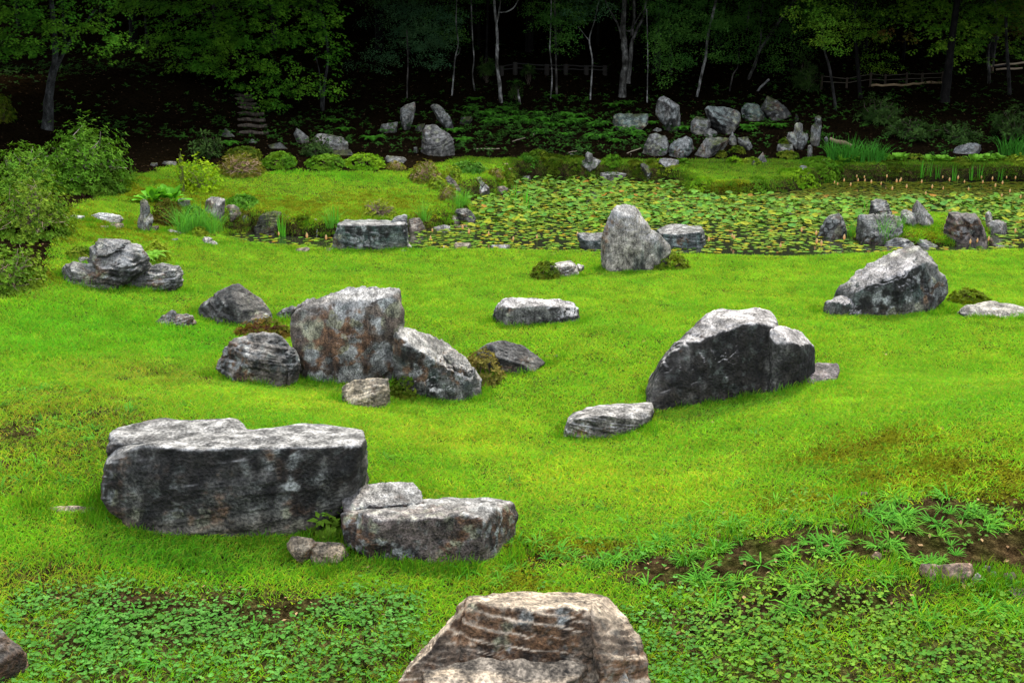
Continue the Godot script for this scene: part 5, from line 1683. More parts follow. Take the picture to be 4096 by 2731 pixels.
	rock("boulder", Vector3(-2.28,.01,-9.78), [[.6, -.21, [-.53,.15,-.52,.09,-.37,.03,-.19,-.11,.02,-.14,.14,-.13,.22,.04,.2,.28,.12,.39,.04,.44,-.07,.45,-.17,.45,-.3,.39,-.41,.34,-.48,.23]], [.4, -.19, [.09,.3,.2,.31,.26,.22,.27,.11,.24,-.01,.1,-.13,.05,.08]]], "rust", 52, "hunched rock with rust-coloured patches in front of the tallest rock", "rock")
	rock("boulder", Vector3(-.55,-.13,-9.73), [[.6, 9, [-.55,.63,-.12,-.56,.25,-.18,-.31,.08,-.05,-.14,.02,0,.03,-.01,0,.14,-.01,-.05,.24,.02,-.15,.24,.1,-.2,.19,.22,-.3,.03,.32,-.38,-.03,.4,-.42,-.12,.46,-.46,-.25,.51,-.46,-.41,.58,-.42,-.52,.59,-.34,-.5,.57,-.1,-.28,.46,-.1,-.08,.32,-.05,.13,.19,-.05,-.31,-.07,-.05,-.14,-.13,0,.03,-.16,0,.14,-.16,-.05,.24,-.13,-.15,.24,-.05,-.2,-.51,-.12,-.6,.2,-.12,-.6]], [.3, -.18, [-.12,.39,-.02,.39,.19,.26,.23,.11,.25,.01,.13,-.12,.05,.08,-.06,.26]]], "schist", 60, "leaning layered rock with a pale cracked top against the tallest rock", "rock")
	rock("stone", Vector3(-1.28,-.05,-9.31), [[.4, -.14, [-.27,.13,-.21,.18,-.08,.21,.17,.22,.17,-.11,.12,-.13,-.02,-.11,-.15,-.01,-.27,.04]]], "cream", 36, "low cream and ochre rock beside the round clipped bush", "stone")
	rock("boulder", Vector3(.01,-.1,-10.51), [[.5, -.17, [-.39,.16,-.24,.26,-.11,.29,.06,.25,.21,.14,.33,.06,.21,.01,.02,-.12,-.09,-.11,-.32,.09]]], "dark", 40, "low dark pointed rock behind the pale-leaved bush of the tall rock group", "rock")
	rock("stone", Vector3(-2.66,-.04,-12.33), [[.35, -.12, [-.11,.02,-.07,.07,.07,.15,.17,.12,.12,0,.03,-.11,-.1,-.08]]], "darkgrey", 22, "small dark rock tucked behind the tallest rock", "stone")
	rock("boulder", Vector3(-3.29,0,-12.1), [[.7, -.24, [-.4,-.09,-.37,.08,-.31,.15,-.13,.26,.03,.38,.14,.39,.27,.31,.4,.2,.48,.1,.5,-.08,.28,-.12,-.01,-.14,-.2,-.13,-.39,-.12]], [.3, -.07, [.02,.02,.09,.05,.36,.12,.54,.09,.54,.02,.22,-.08,.03,-.09]]], "tent", 48, "tent-shaped dark rock beyond the hunched rock, beside a small rough one", "rock")
	rock("stone", Vector3(-3.76,.05,-11.71), [[.3, -.1, [-.28,-.09,-.23,.02,-.11,.08,-.01,.17,.03,.16,.02,-.08,-.15,-.11]], [.3, -.1, [-.02,.13,.11,.12,.2,.11,.23,0,.05,-.1,-.07,-.1]]], "rough", 30, "small rough brownish rock lying by the tent-shaped rock", "stone")
	rock("boulder", Vector3(-5.07,.25,-12.86), [[.5, -.17, [-.39,.13,-.33,.23,-.18,.26,-.04,.23,.22,.17,.19,-.11,-.07,-.11,-.38,-.1]], [.7, -.29, [-.11,.13,-.06,.41,.03,.45,.26,.46,.48,.45,.57,.43,.65,.26,.65,.18,.36,.13,.18,-.14,-.12,-.13]], [.5, -.32, [-.01,.44,.04,.51,.26,.51,.39,.5,.44,.45,.21,.33,.01,.33]]], "layered", 48, "pile-like rock of dark layered courses with a fern in front", "rock")
	rock("boulder", Vector3(-4.53,.16,-13.13), [[.5, -.17, [-.3,-.1,-.27,.12,-.21,.16,.04,.24,.21,.27,.41,.26,.45,.18,.42,0,.29,-.09,-.17,-.11]], [.4, -.1, [-.26,.04,-.24,.13,.06,.17,.47,.17,.44,.03,.04,-.09,-.24,-.09]]], "layeredgrey", 40, "long grey layered slab at the foot of the pile-like rock", "rock")
	rock("stone", Vector3(-5.5,.34,-13.81), [[.25, -.09, [-.1,.01,-.08,.05,.04,.05,.05,-.08,-.08,-.09]]], "layered", 14, "knob of dark stone behind the pile-like rock", "stone")
	rock("boulder", Vector3(-2.35,-.12,-16.98), [[.7, 9, [-.53,-.01,-.2,-.51,.1,-.2,-.45,.28,-.22,-.41,.39,-.3,-.31,.39,-.5,-.06,.39,-.6,.38,.38,-.45,.67,.38,-.35,.69,-.02,-.25,.46,-.01,-.05,.16,-.01,0,-.12,-.01,0,-.38,-.01,-.05,-.35,.39,-.12,.01,.38,-.06,.4,.38,-.06,.63,.39,-.15,-.53,-.16,-.2,.69,-.17,-.25,.46,-.16,-.05,.16,-.16,0,-.12,-.16,0,-.38,-.16,-.05,-.46,-.12,-.7,.61,-.12,-.7]], [.45, 9, [.42,.4,-.25,.5,.48,-.35,.61,.5,-.4,.67,.5,-.4,.69,.37,-.3,.68,.17,-.2,.46,.21,-.12,.68,.02,-.2,.46,.06,-.12,.44,.05,-.45,.68,.05,-.45]]], "greenblock", 50, "broad green-grey block with a bare-twigged bush growing on its top at the water's edge", "rock")
	rock("stone", Vector3(-2.87,-.11,-16.86), [[.2, -.07, [-.06,.02,-.01,.05,.08,.03,.08,-.08,-.04,-.08]]], "tan", 12, "low stone touching the foot of the broad green-grey block, on the fern side", "stone")
	rock("stone", Vector3(-1.69,-.13,-16.93), [[.15, -.05, [-.07,.01,-.03,.03,.05,.02,.05,-.08,-.06,-.09]]], "grey", 12, "low stone touching the foot of the broad green-grey block, on the pond side", "stone")
	rock("stone", Vector3(-2.87,-.02,-19.14), [[.3, -.6, [-.18,-.11,-.1,-.04,.03,-.07,.03,-.19,-.17,-.19]]], "grey", 14, "grey stone peeping over the top of the broad green-grey block", "stone")
	rock("stone", Vector3(-2.03,-.01,-19.7), [[.3, -.66, [-.15,-.12,-.13,-.04,0,-.04,.01,-.18,-.15,-.19]]], "grey", 14, "square grey stone behind the raised corner of the broad green-grey block", "stone")
	rock("standing_stone", Vector3(1.58,-.14,-15.42), [[.55, 9, [-.29,.44,-.25,-.27,.57,-.25,-.18,.77,-.3,-.09,.91,-.38,-.02,.93,-.4,.06,.93,-.42,.15,.91,-.42,.21,.9,-.4,.24,.84,-.38,.32,.75,-.35,.42,.62,-.3,.48,.49,-.25,.41,.22,-.12,.26,-.01,-.04,0,-.01,0,-.16,-.01,0,-.21,.06,-.04,-.24,.39,-.12,-.01,.79,-.16,.15,.8,-.18,-.01,.44,-.02,.17,.44,-.02,.26,-.16,-.04,0,-.16,0,-.16,-.16,0,-.21,-.09,-.04,-.25,-.12,-.55,.43,-.12,-.55]], [.45, 9, [.38,.6,-.3,.51,.55,-.3,.61,.45,-.28,.71,.36,-.25,.71,.27,-.2,.37,.1,-.08,.24,.04,-.05,.25,.48,-.08,.37,-.05,-.08,.24,-.11,-.05,.26,-.08,-.45,.68,-.08,-.45]]], "upright", 60, "upright pale grey pointed stone standing alone near the pond's near shore", "rock")
	rock("boulder", Vector3(1.32,-.25,-17.72), [[.5, -.17, [-.25,.2,-.23,.24,-.06,.25,.2,.25,.29,.15,.29,-.09,-.14,-.09,-.21,.07]]], "bluegrey", 34, "flat-topped blue-grey rock half hidden behind the upright stone, beside open water", "rock")
	rock("boulder", Vector3(2.86,-.25,-17.78), [[.65, 9, [-.44,.25,-.4,-.21,.31,-.6,.08,.29,-.62,.22,.31,-.6,.34,.3,-.55,.34,.24,-.35,.38,-.01,-.25,.26,-.02,-.05,0,-.01,0,-.23,-.01,-.02,-.4,.06,-.2,-.42,.22,-.15,-.07,.23,-.05,.26,.26,-.12,.38,-.16,-.25,.26,-.17,-.05,0,-.16,0,-.23,-.16,-.02,-.39,-.12,-.65,.33,-.12,-.65]]], "bluegrey", 44, "squared blue-grey rock with a broad pale top behind the upright stone, on its sloping side", "rock")
	rock("stone", Vector3(.72,-.13,-15), [[.4, 9, [-.18,.13,-.25,-.07,.16,-.35,.12,.18,-.38,.21,.12,-.28,.22,.02,-.15,.04,-.01,0,-.13,0,-.02,-.17,.14,-.08,.08,.16,-.08,.22,-.13,-.15,.04,-.16,0,-.13,-.15,-.02,-.16,-.12,-.4,.19,-.12,-.4]]], "whitish", 30, "white-topped rock behind the small round bush near the upright stone", "stone")
	rock("stone", Vector3(.98,-.14,-15.39), [[.25, -.09, [-.07,.07,-.03,.12,.06,.09,.05,.02,-.05,-.11]]], "whitish", 14, "smaller whitish stone leaning on the white-topped rock", "stone")
	rock("boulder", Vector3(.18,-.03,-12.03), [[.5, 9, [-.4,.08,-.28,-.39,.03,-.25,-.36,.17,-.35,-.27,.24,-.42,-.17,.23,-.45,.25,.21,-.45,.54,.18,-.42,.57,.17,-.25,.61,.02,-.18,.24,.01,-.03,0,0,0,-.24,0,0,-.23,.21,-.04,.02,.17,-.04,.24,.22,-.08,-.39,-.12,-.25,.61,-.13,-.18,.24,-.14,-.03,0,-.15,0,-.24,-.15,0,-.35,-.12,-.5,.54,-.12,-.5]]], "piebald", 52, "low oblong rock streaked black and white, alone in the middle of the lawn", "rock")
	rock("boulder", Vector3(1.82,.04,-9.16), [[1, 9, [-.6,.06,-.12,-.59,-.01,-.1,-.51,-.01,0,-.3,-.01,0,.13,.02,0,.35,.04,-.05,.54,.05,-.1,.78,.07,-.2,.55,.67,-.35,.52,.71,-.55,-.4,.45,-.15,-.21,.54,-.06,-.02,.62,-.05,.13,.68,-.04,.23,.72,-.05,.46,.66,-.12,-.06,.7,-.4,.03,.71,-.58,.1,.71,-.6,.39,.72,-.62,-.25,.49,-.4,-.6,-.09,-.12,-.59,-.16,-.1,-.51,-.16,0,-.3,-.16,0,.13,-.13,0,.35,-.11,-.05,.54,-.1,-.1,.78,-.08,-.2,-.52,-.12,-1,.69,-.12,-1]], [.6, 9, [.44,.65,-.12,.58,.63,-.32,.71,.56,-.42,.79,.55,-.42,.85,.49,-.36,.89,.44,-.32,.92,.26,-.32,.91,.11,-.3,.77,.08,-.15,.52,.08,-.02,.45,.09,-.02,.49,.53,0,.7,.52,-.06,.91,-.04,-.3,.77,-.07,-.15,.52,-.07,-.02,.45,-.06,-.02,.47,-.04,-.6,.89,-.04,-.6]]], "dark17", 72, "big dark humped rock with a white weathered crown above the low flat rock", "rock")
	rock("stone", Vector3(2.69,.17,-9.21), [[.45, 9, [.07,.1,-.4,.14,.11,-.45,.3,.1,-.42,.29,.07,-.3,.25,.02,-.22,.21,-.01,-.15,.01,-.02,-.02,-.14,-.04,0,-.16,-.05,-.02,-.01,.04,-.12,.01,-.17,-.02,-.14,-.19,0,-.16,-.2,-.02,-.13,-.12,-.45,.27,-.12,-.45]]], "purple", 34, "low purplish slab at the foot of the big dark humped rock", "stone")
	rock("boulder", Vector3(.64,-.11,-8.67), [[.5, 9, [-.19,.03,-.1,-.18,0,-.06,-.05,-.01,0,.08,.03,-.02,.34,.06,-.04,.5,.09,-.12,.58,.13,-.3,.6,.16,-.5,.42,.14,-.5,.27,.14,-.52,.03,.13,-.45,-.09,.11,-.35,-.16,.09,-.22,-.12,.15,-.06,.06,.18,-.05,.15,.19,-.1,.3,.18,-.06,.55,.18,-.25,-.19,-.12,-.1,-.18,-.15,-.06,-.05,-.16,0,.08,-.12,-.02,-.15,-.12,-.5,.55,-.12,-.5]]], "pale", 52, "low flat rock with a pale cracked top, before the big dark humped rock", "rock")
	rock("boulder", Vector3(4.08,.02,-12.3), [[.9, 9, [-.24,.27,-.3,-.08,.35,-.42,.26,.53,-.6,.55,.64,-.7,.77,.68,-.72,.84,.66,-.7,.93,.55,-.62,1.01,.47,-.52,1.05,.38,-.45,1.12,.19,-.42,.79,.09,-.2,.58,.04,-.1,.03,.01,0,-.13,.03,-.05,-.24,.19,-.25,-.08,.29,-.06,.14,.4,-.06,.36,.39,-.05,.64,.57,-.22,.9,.55,-.4,.79,-.06,-.2,.58,-.11,-.1,.03,-.14,0,-.13,-.12,-.05,-.15,-.11,-.9,1.04,-.11,-.9]], [.4, 9, [-.42,.12,-.18,-.43,.03,-.1,-.38,-.03,0,-.07,-.01,0,.01,.1,-.05,-.09,.19,-.2,-.23,.19,-.25,-.31,.16,-.03,-.38,-.18,0,-.07,-.16,0,-.4,-.12,-.4,-.02,-.12,-.4]]], "ridge", 64, "slanting dark rock with a long grey ridge and a low ledge at its end", "rock")
	rock("flat_stone", Vector3(5.51,.03,-12.13), [[.5, 9, [-.33,.11,-.12,-.14,.09,-.35,.15,.09,-.5,.56,.02,-.5,.76,0,-.4,.63,-.02,-.1,.09,-.01,0,-.26,.01,0,-.34,.05,-.05,.76,-.15,-.4,.63,-.17,-.1,.09,-.16,0,-.29,-.12,-.5,.69,-.12,-.5]]], "driftgrey", 40, "long flat grey slab with wavy grain like driftwood beside the moss-topped bush", "stone")
	rock("pebble", Vector3(.48,-.06,-10.93), [[.1, -.03, [-.05,0,-.01,.02,.05,-.01,-.01,-.08]]], "tan", 10, "small pale pebble alone on the lawn beyond the dark pointed rock", "pebble")
	rock("boulder", Vector3(5.53,-.25,-18.67), [[.6, -.21, [-.21,-.08,-.17,.16,-.06,.36,.14,.41,.23,.28,.3,.07,.29,-.09,.12,-.11]]], "whitepatch", 34, "dark rock with one large white lichen patch, rising from the water beside the islet", "rock")
	rock("boulder", Vector3(6.12,-.22,-18.19), [[.7, -.24, [-.27,.03,-.27,.37,-.19,.43,.43,.41,.49,.23,.38,.09,.08,-.13,-.17,-.11]]], "grooved", 40, "square-topped rock with vertical grooves at the islet's shore", "rock")
	rock("boulder", Vector3(6.28,-.05,-18.56), [[.6, -.71, [.04,-.05,.04,.36,.16,.4,.31,.37,.47,.1,.47,-.11]]], "greyblack", 32, "rounded grey rock standing behind the grooved rock of the islet", "rock")
	rock("boulder", Vector3(6.99,-.01,-18.57), [[.5, -.17, [-.12,.08,-.11,.32,-.05,.42,.06,.32,.25,.09,.29,-.09,.15,-.06,-.06,.03]], [.4, -.14, [-.32,.07,-.32,.22,-.24,.27,-.09,.2,-.04,.07,-.15,-.04]]], "greylight", 34, "pointed light grey rock with a low shoulder at the back of the islet", "rock")
	rock("stone", Vector3(6.3,-.25,-17.87), [[.4, -.14, [-.11,0,-.07,.08,.09,.14,.26,.12,.43,.03,.41,-.1,.16,-.09]]], "greyblack", 24, "low knobbly rock at the waterline below the islet's moss", "stone")
	rock("stone", Vector3(6.85,-.25,-17.88), [[.4, -.14, [-.15,.02,-.07,.12,.05,.1,.25,0,.17,-.1,-.11,-.1]]], "greyblack", 20, "low wedge of rock at the waterline beside the knobbly one", "stone")
	rock("boulder", Vector3(7.42,-.25,-18.01), [[.8, -.28, [-.21,-.1,-.18,.09,-.09,.32,-.09,.52,.08,.51,.19,.49,.46,.35,.57,.12,.61,-.11,.48,-.12,-.02,-.13]], [.5, -.22, [.06,.47,.17,.51,.34,.5,.45,.35,.55,.07,.22,.04]]], "reddark", 44, "biggest dark reddish rock of the islet, broad at its foot", "rock")
	rock("boulder", Vector3(8.56,-.25,-19.11), [[.5, -.17, [-.14,.03,-.13,.17,-.04,.22,.08,.23,.2,.17,.26,-.09,-.01,-.1]]], "greylight", 24, "rounded pale rock in the water at the end of the islet", "rock")
	rock("standing_stone", Vector3(8.64,-.25,-19.65), [[.25, -.09, [-.04,.07,-.07,.28,-.02,.33,.04,.26,.08,.13,.07,-.08]]], "white", 18, "slender white spike of stone beside the rounded pale rock of the islet", "rock")
	rock("stone", Vector3(8.02,-.25,-18.1), [[.3, -.1, [-.04,-.08,-.02,.09,.04,.11,.13,-.08]]], "brown", 14, "small brown wedge at the foot of the islet's biggest rock", "stone")
	rock("stone", Vector3(8.14,-.25,-17.87), [[.3, -.1, [-.11,-.02,-.07,.03,.2,.01,.19,-.09]]], "grey", 14, "flat grey stone lying on the shore between lawn and islet", "stone")
	rock("boulder", Vector3(-4.94,.05,-19.26), [[.5, -.17, [-.2,-.11,-.18,.12,-.12,.17,-.01,.18,.09,.11,.12,.01,0,-.12]]], "browngrey", 24, "rounded brown-grey rock beneath the leafy green mat on the inlet's bank", "rock")
	rock("boulder", Vector3(-4.76,-.13,-19.36), [[.45, -.16, [-.14,.01,-.12,.13,-.04,.19,.07,.18,.13,.1,.09,.02,-.09,-.12]]], "grey", 22, "rounded grey rock between the brown-grey rock and the mossy one at the inlet", "rock")
	rock("boulder", Vector3(-4.21,-.25,-19.1), [[.7, -.24, [-.39,-.06,-.33,.17,-.23,.32,-.09,.37,.11,.36,.17,.17,.07,-.11,-.3,-.1]], [.6, -.26, [.02,.32,.27,.3,.42,.24,.41,.16,.34,.04,.2,-.12,.03,-.11]]], "mossy", 40, "wide knobbly rock with yellow-green moss in its hollow behind the reed tuft", "rock")
	rock("stone", Vector3(-3.35,-.21,-18.9), [[.4, -.14, [-.18,-.09,-.06,.18,.03,.12,.14,-.02,.06,-.12,-.1,-.11]]], "greylight", 22, "pyramid-shaped grey stone standing in the inlet", "stone")
	rock("flat_stone", Vector3(-3.41,-.01,-19.05), [[.35, -.12, [-.14,-.02,-.06,.03,.07,-.02,.01,-.11]]], "tan", 14, "flat pinkish-tan stone on the bank above the pyramid-shaped one", "stone")
	rock("stone", Vector3(-4.67,-.18,-19.41), [[.3, -.1, [-.09,-.06,.03,.01,.08,-.07,-.03,-.16]]], "ochre", 12, "ochre stone at the water against the mossy rock", "stone")
	rock("stone", Vector3(-1.72,-.25,-19.36), [[.4, -.14, [-.16,-.06,-.13,.2,-.02,.23,.07,.23,.16,.06,.16,-.08,-.07,-.09]]], "purpletan", 26, "sharp-edged tan rock with a purple stain at the pond's edge past the broad block", "stone")
	rock("stone", Vector3(-3.25,-.09,-16.63), [[.35, -.12, [-.16,-.08,-.09,.04,.07,.07,.12,.04,.04,-.08]]], "tan", 18, "flat tan stone lying in the grass before the inlet", "stone")
	rock("boulder", Vector3(-.9,-.25,-20.27), [[.5, -.17, [-.18,.19,-.09,.25,.08,.25,.22,.08,.19,-.07,-.01,-.1,-.14,.09]]], "greyblack", 26, "dark grey rock at the peninsula's tip beside the lily pads", "rock")
	rock("stone", Vector3(-1.04,-.25,-20.26), [[.35, -.12, [-.15,.11,0,.14,.11,-.09,-.07,-.09]]], "purpletan", 16, "tan angular stone leaning on the dark grey rock of the peninsula's tip", "stone")
	rock("flat_stone", Vector3(-1.25,-.25,-19.56), [[.4, -.14, [-.18,.02,.02,.07,.13,.04,.1,-.09,-.14,-.09]]], "greylight", 16, "flat pale stone at the waterline of the peninsula, nearer the broad block", "stone")
	rock("flat_stone", Vector3(-.93,-.25,-19.74), [[.3, -.1, [-.12,.01,.1,.05,.14,-.01,-.06,-.09]]], "brown", 12, "flat brown stone in the water below the peninsula's tip", "stone")
	rock("boulder", Vector3(-.67,-.17,-23.52), [[.6, -.21, [-.23,.11,-.2,.29,.02,.27,.12,.17,.18,.09,.17,-.15,-.15,-.14]], [.4, -.24, [-.22,.26,-.2,.31,0,.33,.02,.23,-.13,.14]]], "piebald2", 30, "black and white streaked rock on the shore past the peninsula's bushes", "rock")
	rock("stone", Vector3(-.23,-.25,-23.93), [[.5, -.17, [-.14,.09,-.09,.15,.05,.18,.15,.11,.11,.01,0,-.09,-.11,-.06]]], "brownred", 22, "egg-shaped reddish-grey stone on the shore beyond the piebald rock", "stone")
	rock("stone", Vector3(-.91,-.14,-23.2), [[.3, -.1, [-.1,-.1,-.06,.06,.02,.07,.09,-.12]]], "purpletan", 14, "little tan stone at the foot of the piebald shore rock", "stone")
	rock("stone", Vector3(-1.16,-.02,-22.8), [[.35, -.12, [-.24,.24,-.18,.32,-.04,.22,.09,.04,.07,-.12,-.08,.02,-.22,.18]]], "browngrey", 22, "slanted brown-grey slab sticking out between the peninsula's bushes", "stone")
	rock("stone", Vector3(-1.69,.19,-23.29), [[.35, -.12, [-.13,.05,-.01,.08,.09,.07,.11,-.01,-.08,-.08]]], "whitish", 14, "pale stone top showing among the brown twigs of the peninsula's bush", "stone")
	rock("stone", Vector3(.34,-.25,-26.39), [[.35, -.12, [-.12,.02,-.08,.07,.09,.1,.13,-.08]]], "whitish", 14, "small whitish stone at the far waterline before dark green bushes", "stone")
	rock("stone", Vector3(.14,-.25,-24.01), [[.3, -.1, [-.06,-.07,-.04,.05,.05,.04,.06,-.07]]], "grey", 10, "tiny grey stone in the water by the far tuft of reeds", "stone")
	rock("standing_stone", Vector3(-5.62,.25,-16.52), [[.4, -.14, [-.13,-.09,-.11,.17,-.06,.26,.1,.28,.13,.18,.06,-.09]], [.3, -.15, [-.07,.15,-.04,.46,.01,.49,.06,.46,.09,.38,.1,.15]]], "spike", 36, "slim upright stone shaped like a bottle beside the brown-leaved bush", "rock")
	rock("stone", Vector3(-5.52,.23,-16.68), [[.3, -.1, [-.1,-.08,-.07,.06,.07,.08,.05,-.07]]], "browngrey", 14, "low stump of stone at the foot of the bottle-shaped upright stone", "stone")
	rock("flat_stone", Vector3(-6.19,.41,-16.47), [[.7, -.24, [-.38,.01,-.34,.04,-.21,.05,-.13,.11,-.04,.11,.05,.08,.18,.07,.23,.01,.17,-.1,-.05,-.11,-.35,-.09]]], "paleslab", 34, "large pale flat stepping stone under the bare-branched shrub", "stone")
	rock("flat_stone", Vector3(-6.47,.5,-16.12), [[.6, -.21, [-.2,.02,-.07,.05,.07,.03,.02,-.09,-.17,-.08]]], "paleslab", 20, "smaller pale flat stone touching the shrub, next to the large stepping stone", "stone")
	rock("flat_stone", Vector3(-5.92,.35,-16.26), [[.4, -.14, [-.17,0,-.15,.05,.06,.06,.06,-.01,-.13,-.09]]], "tan", 18, "squared tan paving stone in front of the large stepping stone", "stone")
	rock("flat_stone", Vector3(-6.06,.4,-15.96), [[.4, -.14, [-.17,-.01,-.02,.02,.09,.03,.08,-.02,-.12,-.09]]], "tan", 16, "flat tan stone sunk in the grass beside the squared one", "stone")
	rock("stone", Vector3(-5.93,.32,-16.73), [[.12, -.04, [-.04,-.01,-.02,.02,.01,.01,.01,-.07]]], "white", 8, "fist-sized pale stone between stepping stone and upright stone", "stone")
	rock("stone", Vector3(-4.63,.04,-16.62), [[.3, -.1, [-.15,.06,-.12,.1,-.05,.1,.01,.08,0,.04,-.09,-.04]], [.3, -.07, [-.13,.01,-.05,.05,.04,.05,.1,0,.04,-.08,-.1,-.07]]], "white", 24, "bright white double stone at the inlet's end", "stone")
	rock("flat_stone", Vector3(-5.23,.15,-16.89), [[.3, -.1, [-.18,.06,-.11,.07,.12,-.01,.08,-.09,-.14,.01]]], "white", 16, "long narrow white stone in the grass before the leafy shrub", "stone")
	rock("stone", Vector3(-5.1,.14,-16.33), [[.25, -.09, [-.07,.02,.04,.04,.03,-.08,-.07,-.08]]], "darkgrey", 12, "small dark stone beside the white double stone", "stone")
	rock("boulder", Vector3(-5.72,.23,-19), [[.5, -.17, [-.16,-.08,-.13,.15,.08,.14,.07,-.09]]], "vertgrey", 18, "pale upright slab seen through the tall reeds, on the big-leaved plant's side", "rock")
	rock("boulder", Vector3(-5.09,.08,-18.73), [[.5, -.17, [-.23,.13,-.2,.3,-.08,.37,.14,.33,.11,.13,.03,-.09,-.12,-.08]]], "vertgrey", 30, "tall pale slab seen through the tall reeds, next to the leafy green mat", "rock")
	rock("stone", Vector3(-.83,-.25,-17.87), [[.3, -.1, [-.16,-.01,-.1,.07,.14,.06,.16,-.09]]], "cream", 18, "tan stone humped at the near waterline, between block and upright stone", "stone")
	rock("flat_stone", Vector3(-.21,-.25,-17.85), [[.3, -.1, [-.2,-.08,-.12,.03,.17,.04,.18,-.08]]], "greylight", 16, "low flat stone at the near waterline beyond the tan humped one", "stone")
	rock("stone", Vector3(-1.11,-.25,-17.86), [[.2, -.07, [-.07,-.07,-.02,.03,.06,-.07]]], "cream", 10, "small pale stone at the near waterline next to the tan humped one", "stone")
	rock("stone", Vector3(-1.66,-.25,-17.85), [[.25, -.09, [-.07,-.07,-.07,.07,.05,-.07]]], "white", 12, "white wedge of stone behind the end of the broad green-grey block", "stone")
	rock("boulder", Vector3(-1.77,.31,-26.52), [[1, -.35, [-.44,.04,-.43,.27,-.38,.58,-.32,.72,-.07,.7,.19,.54,.34,.37,.38,.09,.4,-.13,.12,-.16,-.29,-.11]]], "forestbig", 48, "big round-shouldered grey boulder at the foot of the wooded bank", "rock")
	rock("standing_stone", Vector3(-1.75,.54,-31.1), [[.5, -.17, [-.54,.62,-.47,.69,-.33,.69,-.19,.58,-.03,.4,.09,.16,.09,-.09,-.08,-.03,-.32,.25,-.41,.44]]], "forestgrey", 32, "leaning grey stone on the bank above the round-shouldered boulder", "rock")
	rock("standing_stone", Vector3(-2.89,.54,-30.81), [[.5, -.17, [-.2,.23,-.22,.57,-.02,.71,.22,.76,.24,.6,.14,.27,.01,-.11,-.11,-.08]]], "forestpale", 30, "pale wedge-shaped stone narrowing to its foot, on the bank under the trees", "rock")
	rock("boulder", Vector3(-3.38,.53,-30.32), [[.5, -.17, [-.26,-.06,-.2,.21,.25,.28,.22,-.02]]], "forestgrey", 20, "low squared rock beside the pale wedge-shaped stone", "rock")
	rock("boulder", Vector3(-2.57,.53,-30.68), [[.5, -.17, [-.14,.01,-.06,.16,.16,.21,.11,-.09]]], "forestdark", 16, "dark stub of rock between the wedge stone and the round-shouldered boulder", "rock")
	rock("boulder", Vector3(-4.16,.48,-26.48), [[.6, -.21, [-.28,-.08,-.25,.29,.08,.28,.22,.04,.09,-.09]]], "forestgrey", 24, "white-streaked dark rock on the bank above the clipped azaleas", "rock")
	rock("boulder", Vector3(-3.88,.46,-25.26), [[.6, -.21, [-.28,-.09,-.24,.09,.17,.11,.22,.01,.07,-.1]]], "forestmoss", 22, "mossy low rock directly behind the clipped azaleas", "rock")
	rock("stone", Vector3(-2.32,.36,-26.69), [[.3, -.1, [-.06,-.07,-.06,.13,.03,.14,.06,-.07]]], "forestgrey", 12, "small upright stone next to the round-shouldered boulder", "stone")
	rock("boulder", Vector3(-2.55,.34,-24.8), [[.5, -.17, [-.32,.06,-.28,.15,.12,.12,.18,.06,.04,-.09,-.17,-.08]]], "forestgrey", 24, "broken grey rock lying behind the brown-twigged bush", "rock")
	rock("boulder", Vector3(-1.36,.6,-32.01), [[.5, -.17, [-.18,-.08,-.1,.2,.19,.23,.22,.12,.04,-.09]]], "forestdark", 18, "rock half buried in the ferny bank past the leaning stone", "rock")
	rock("boulder", Vector3(3.29,.5,-31.05), [[.8, -.28, [-.46,.17,-.46,.39,-.32,.46,.18,.47,.52,.46,.53,.17,.2,-.08,-.26,-.09,-.4,.1]]], "jade", 40, "wide jade-green lichen-covered rock on the ferny bank", "rock")
	rock("standing_stone", Vector3(4.43,.5,-31.03), [[.6, -.21, [-.4,.43,-.42,.67,-.34,.89,-.2,.96,-.03,.86,.11,.42,-.05,.12,-.22,.19]], [.6, -.26, [-.23,.6,-.02,.84,.25,.69,.26,.37,.31,-.05,.01,-.13,-.13,-.1]]], "forestgrey2", 40, "tall crooked standing stone blotched with white on the bank", "rock")
	rock("boulder", Vector3(3.6,.18,-27.79), [[.8, -.28, [-.3,-.05,-.26,.2,-.13,.5,.06,.54,.28,.46,.36,.31,.36,.07,.08,-.11,-.22,-.08]]], "forestgrey", 36, "rounded grey rock at the bank's foot with a thin bare stick in front", "rock")
	rock("boulder", Vector3(4.08,.16,-27.55), [[.8, -.28, [-.15,-.06,-.12,.27,-.02,.39,.28,.51,.43,.43,.49,.18,.21,-.06,-.09,-.11]]], "bluegrey2", 34, "bluish slanted rock at the bank's foot beside the rounded grey one", "rock")
	rock("stone", Vector3(4.07,.49,-31), [[.4, -.14, [-.13,.03,-.03,.11,.12,.06,.12,-.08]]], "forestgrey", 14, "small stone below the tall crooked standing stone", "stone")
	rock("standing_stone", Vector3(1.83,0,-26.52), [[.35, -.12, [-.07,.19,-.06,.35,0,.4,.1,.35,.15,.09]], [.5, -.17, [-.21,.14,-.07,.21,.13,.26,.34,.18,.24,.06,.03,-.1,-.05,.03]]], "stubby", 28, "stubby grey stone with a raised head on the far shore's grass", "rock")
	rock("boulder", Vector3(2.5,-.21,-26.32), [[.7, -.24, [-.5,.07,-.45,.16,-.23,.2,.02,.19,.1,.24,.33,.24,.35,-.12,-.22,-.11]]], "whitish", 34, "long whitish rock at the far waterline topped with moss", "rock")
	rock("boulder", Vector3(3.25,-.18,-26.15), [[.6, -.21, [-.18,.11,-.19,.32,-.09,.34,.02,.17,.21,.13,.21,-.15,-.12,-.12]]], "forestdark", 26, "dark cleft rock at the far waterline between two bushes", "rock")
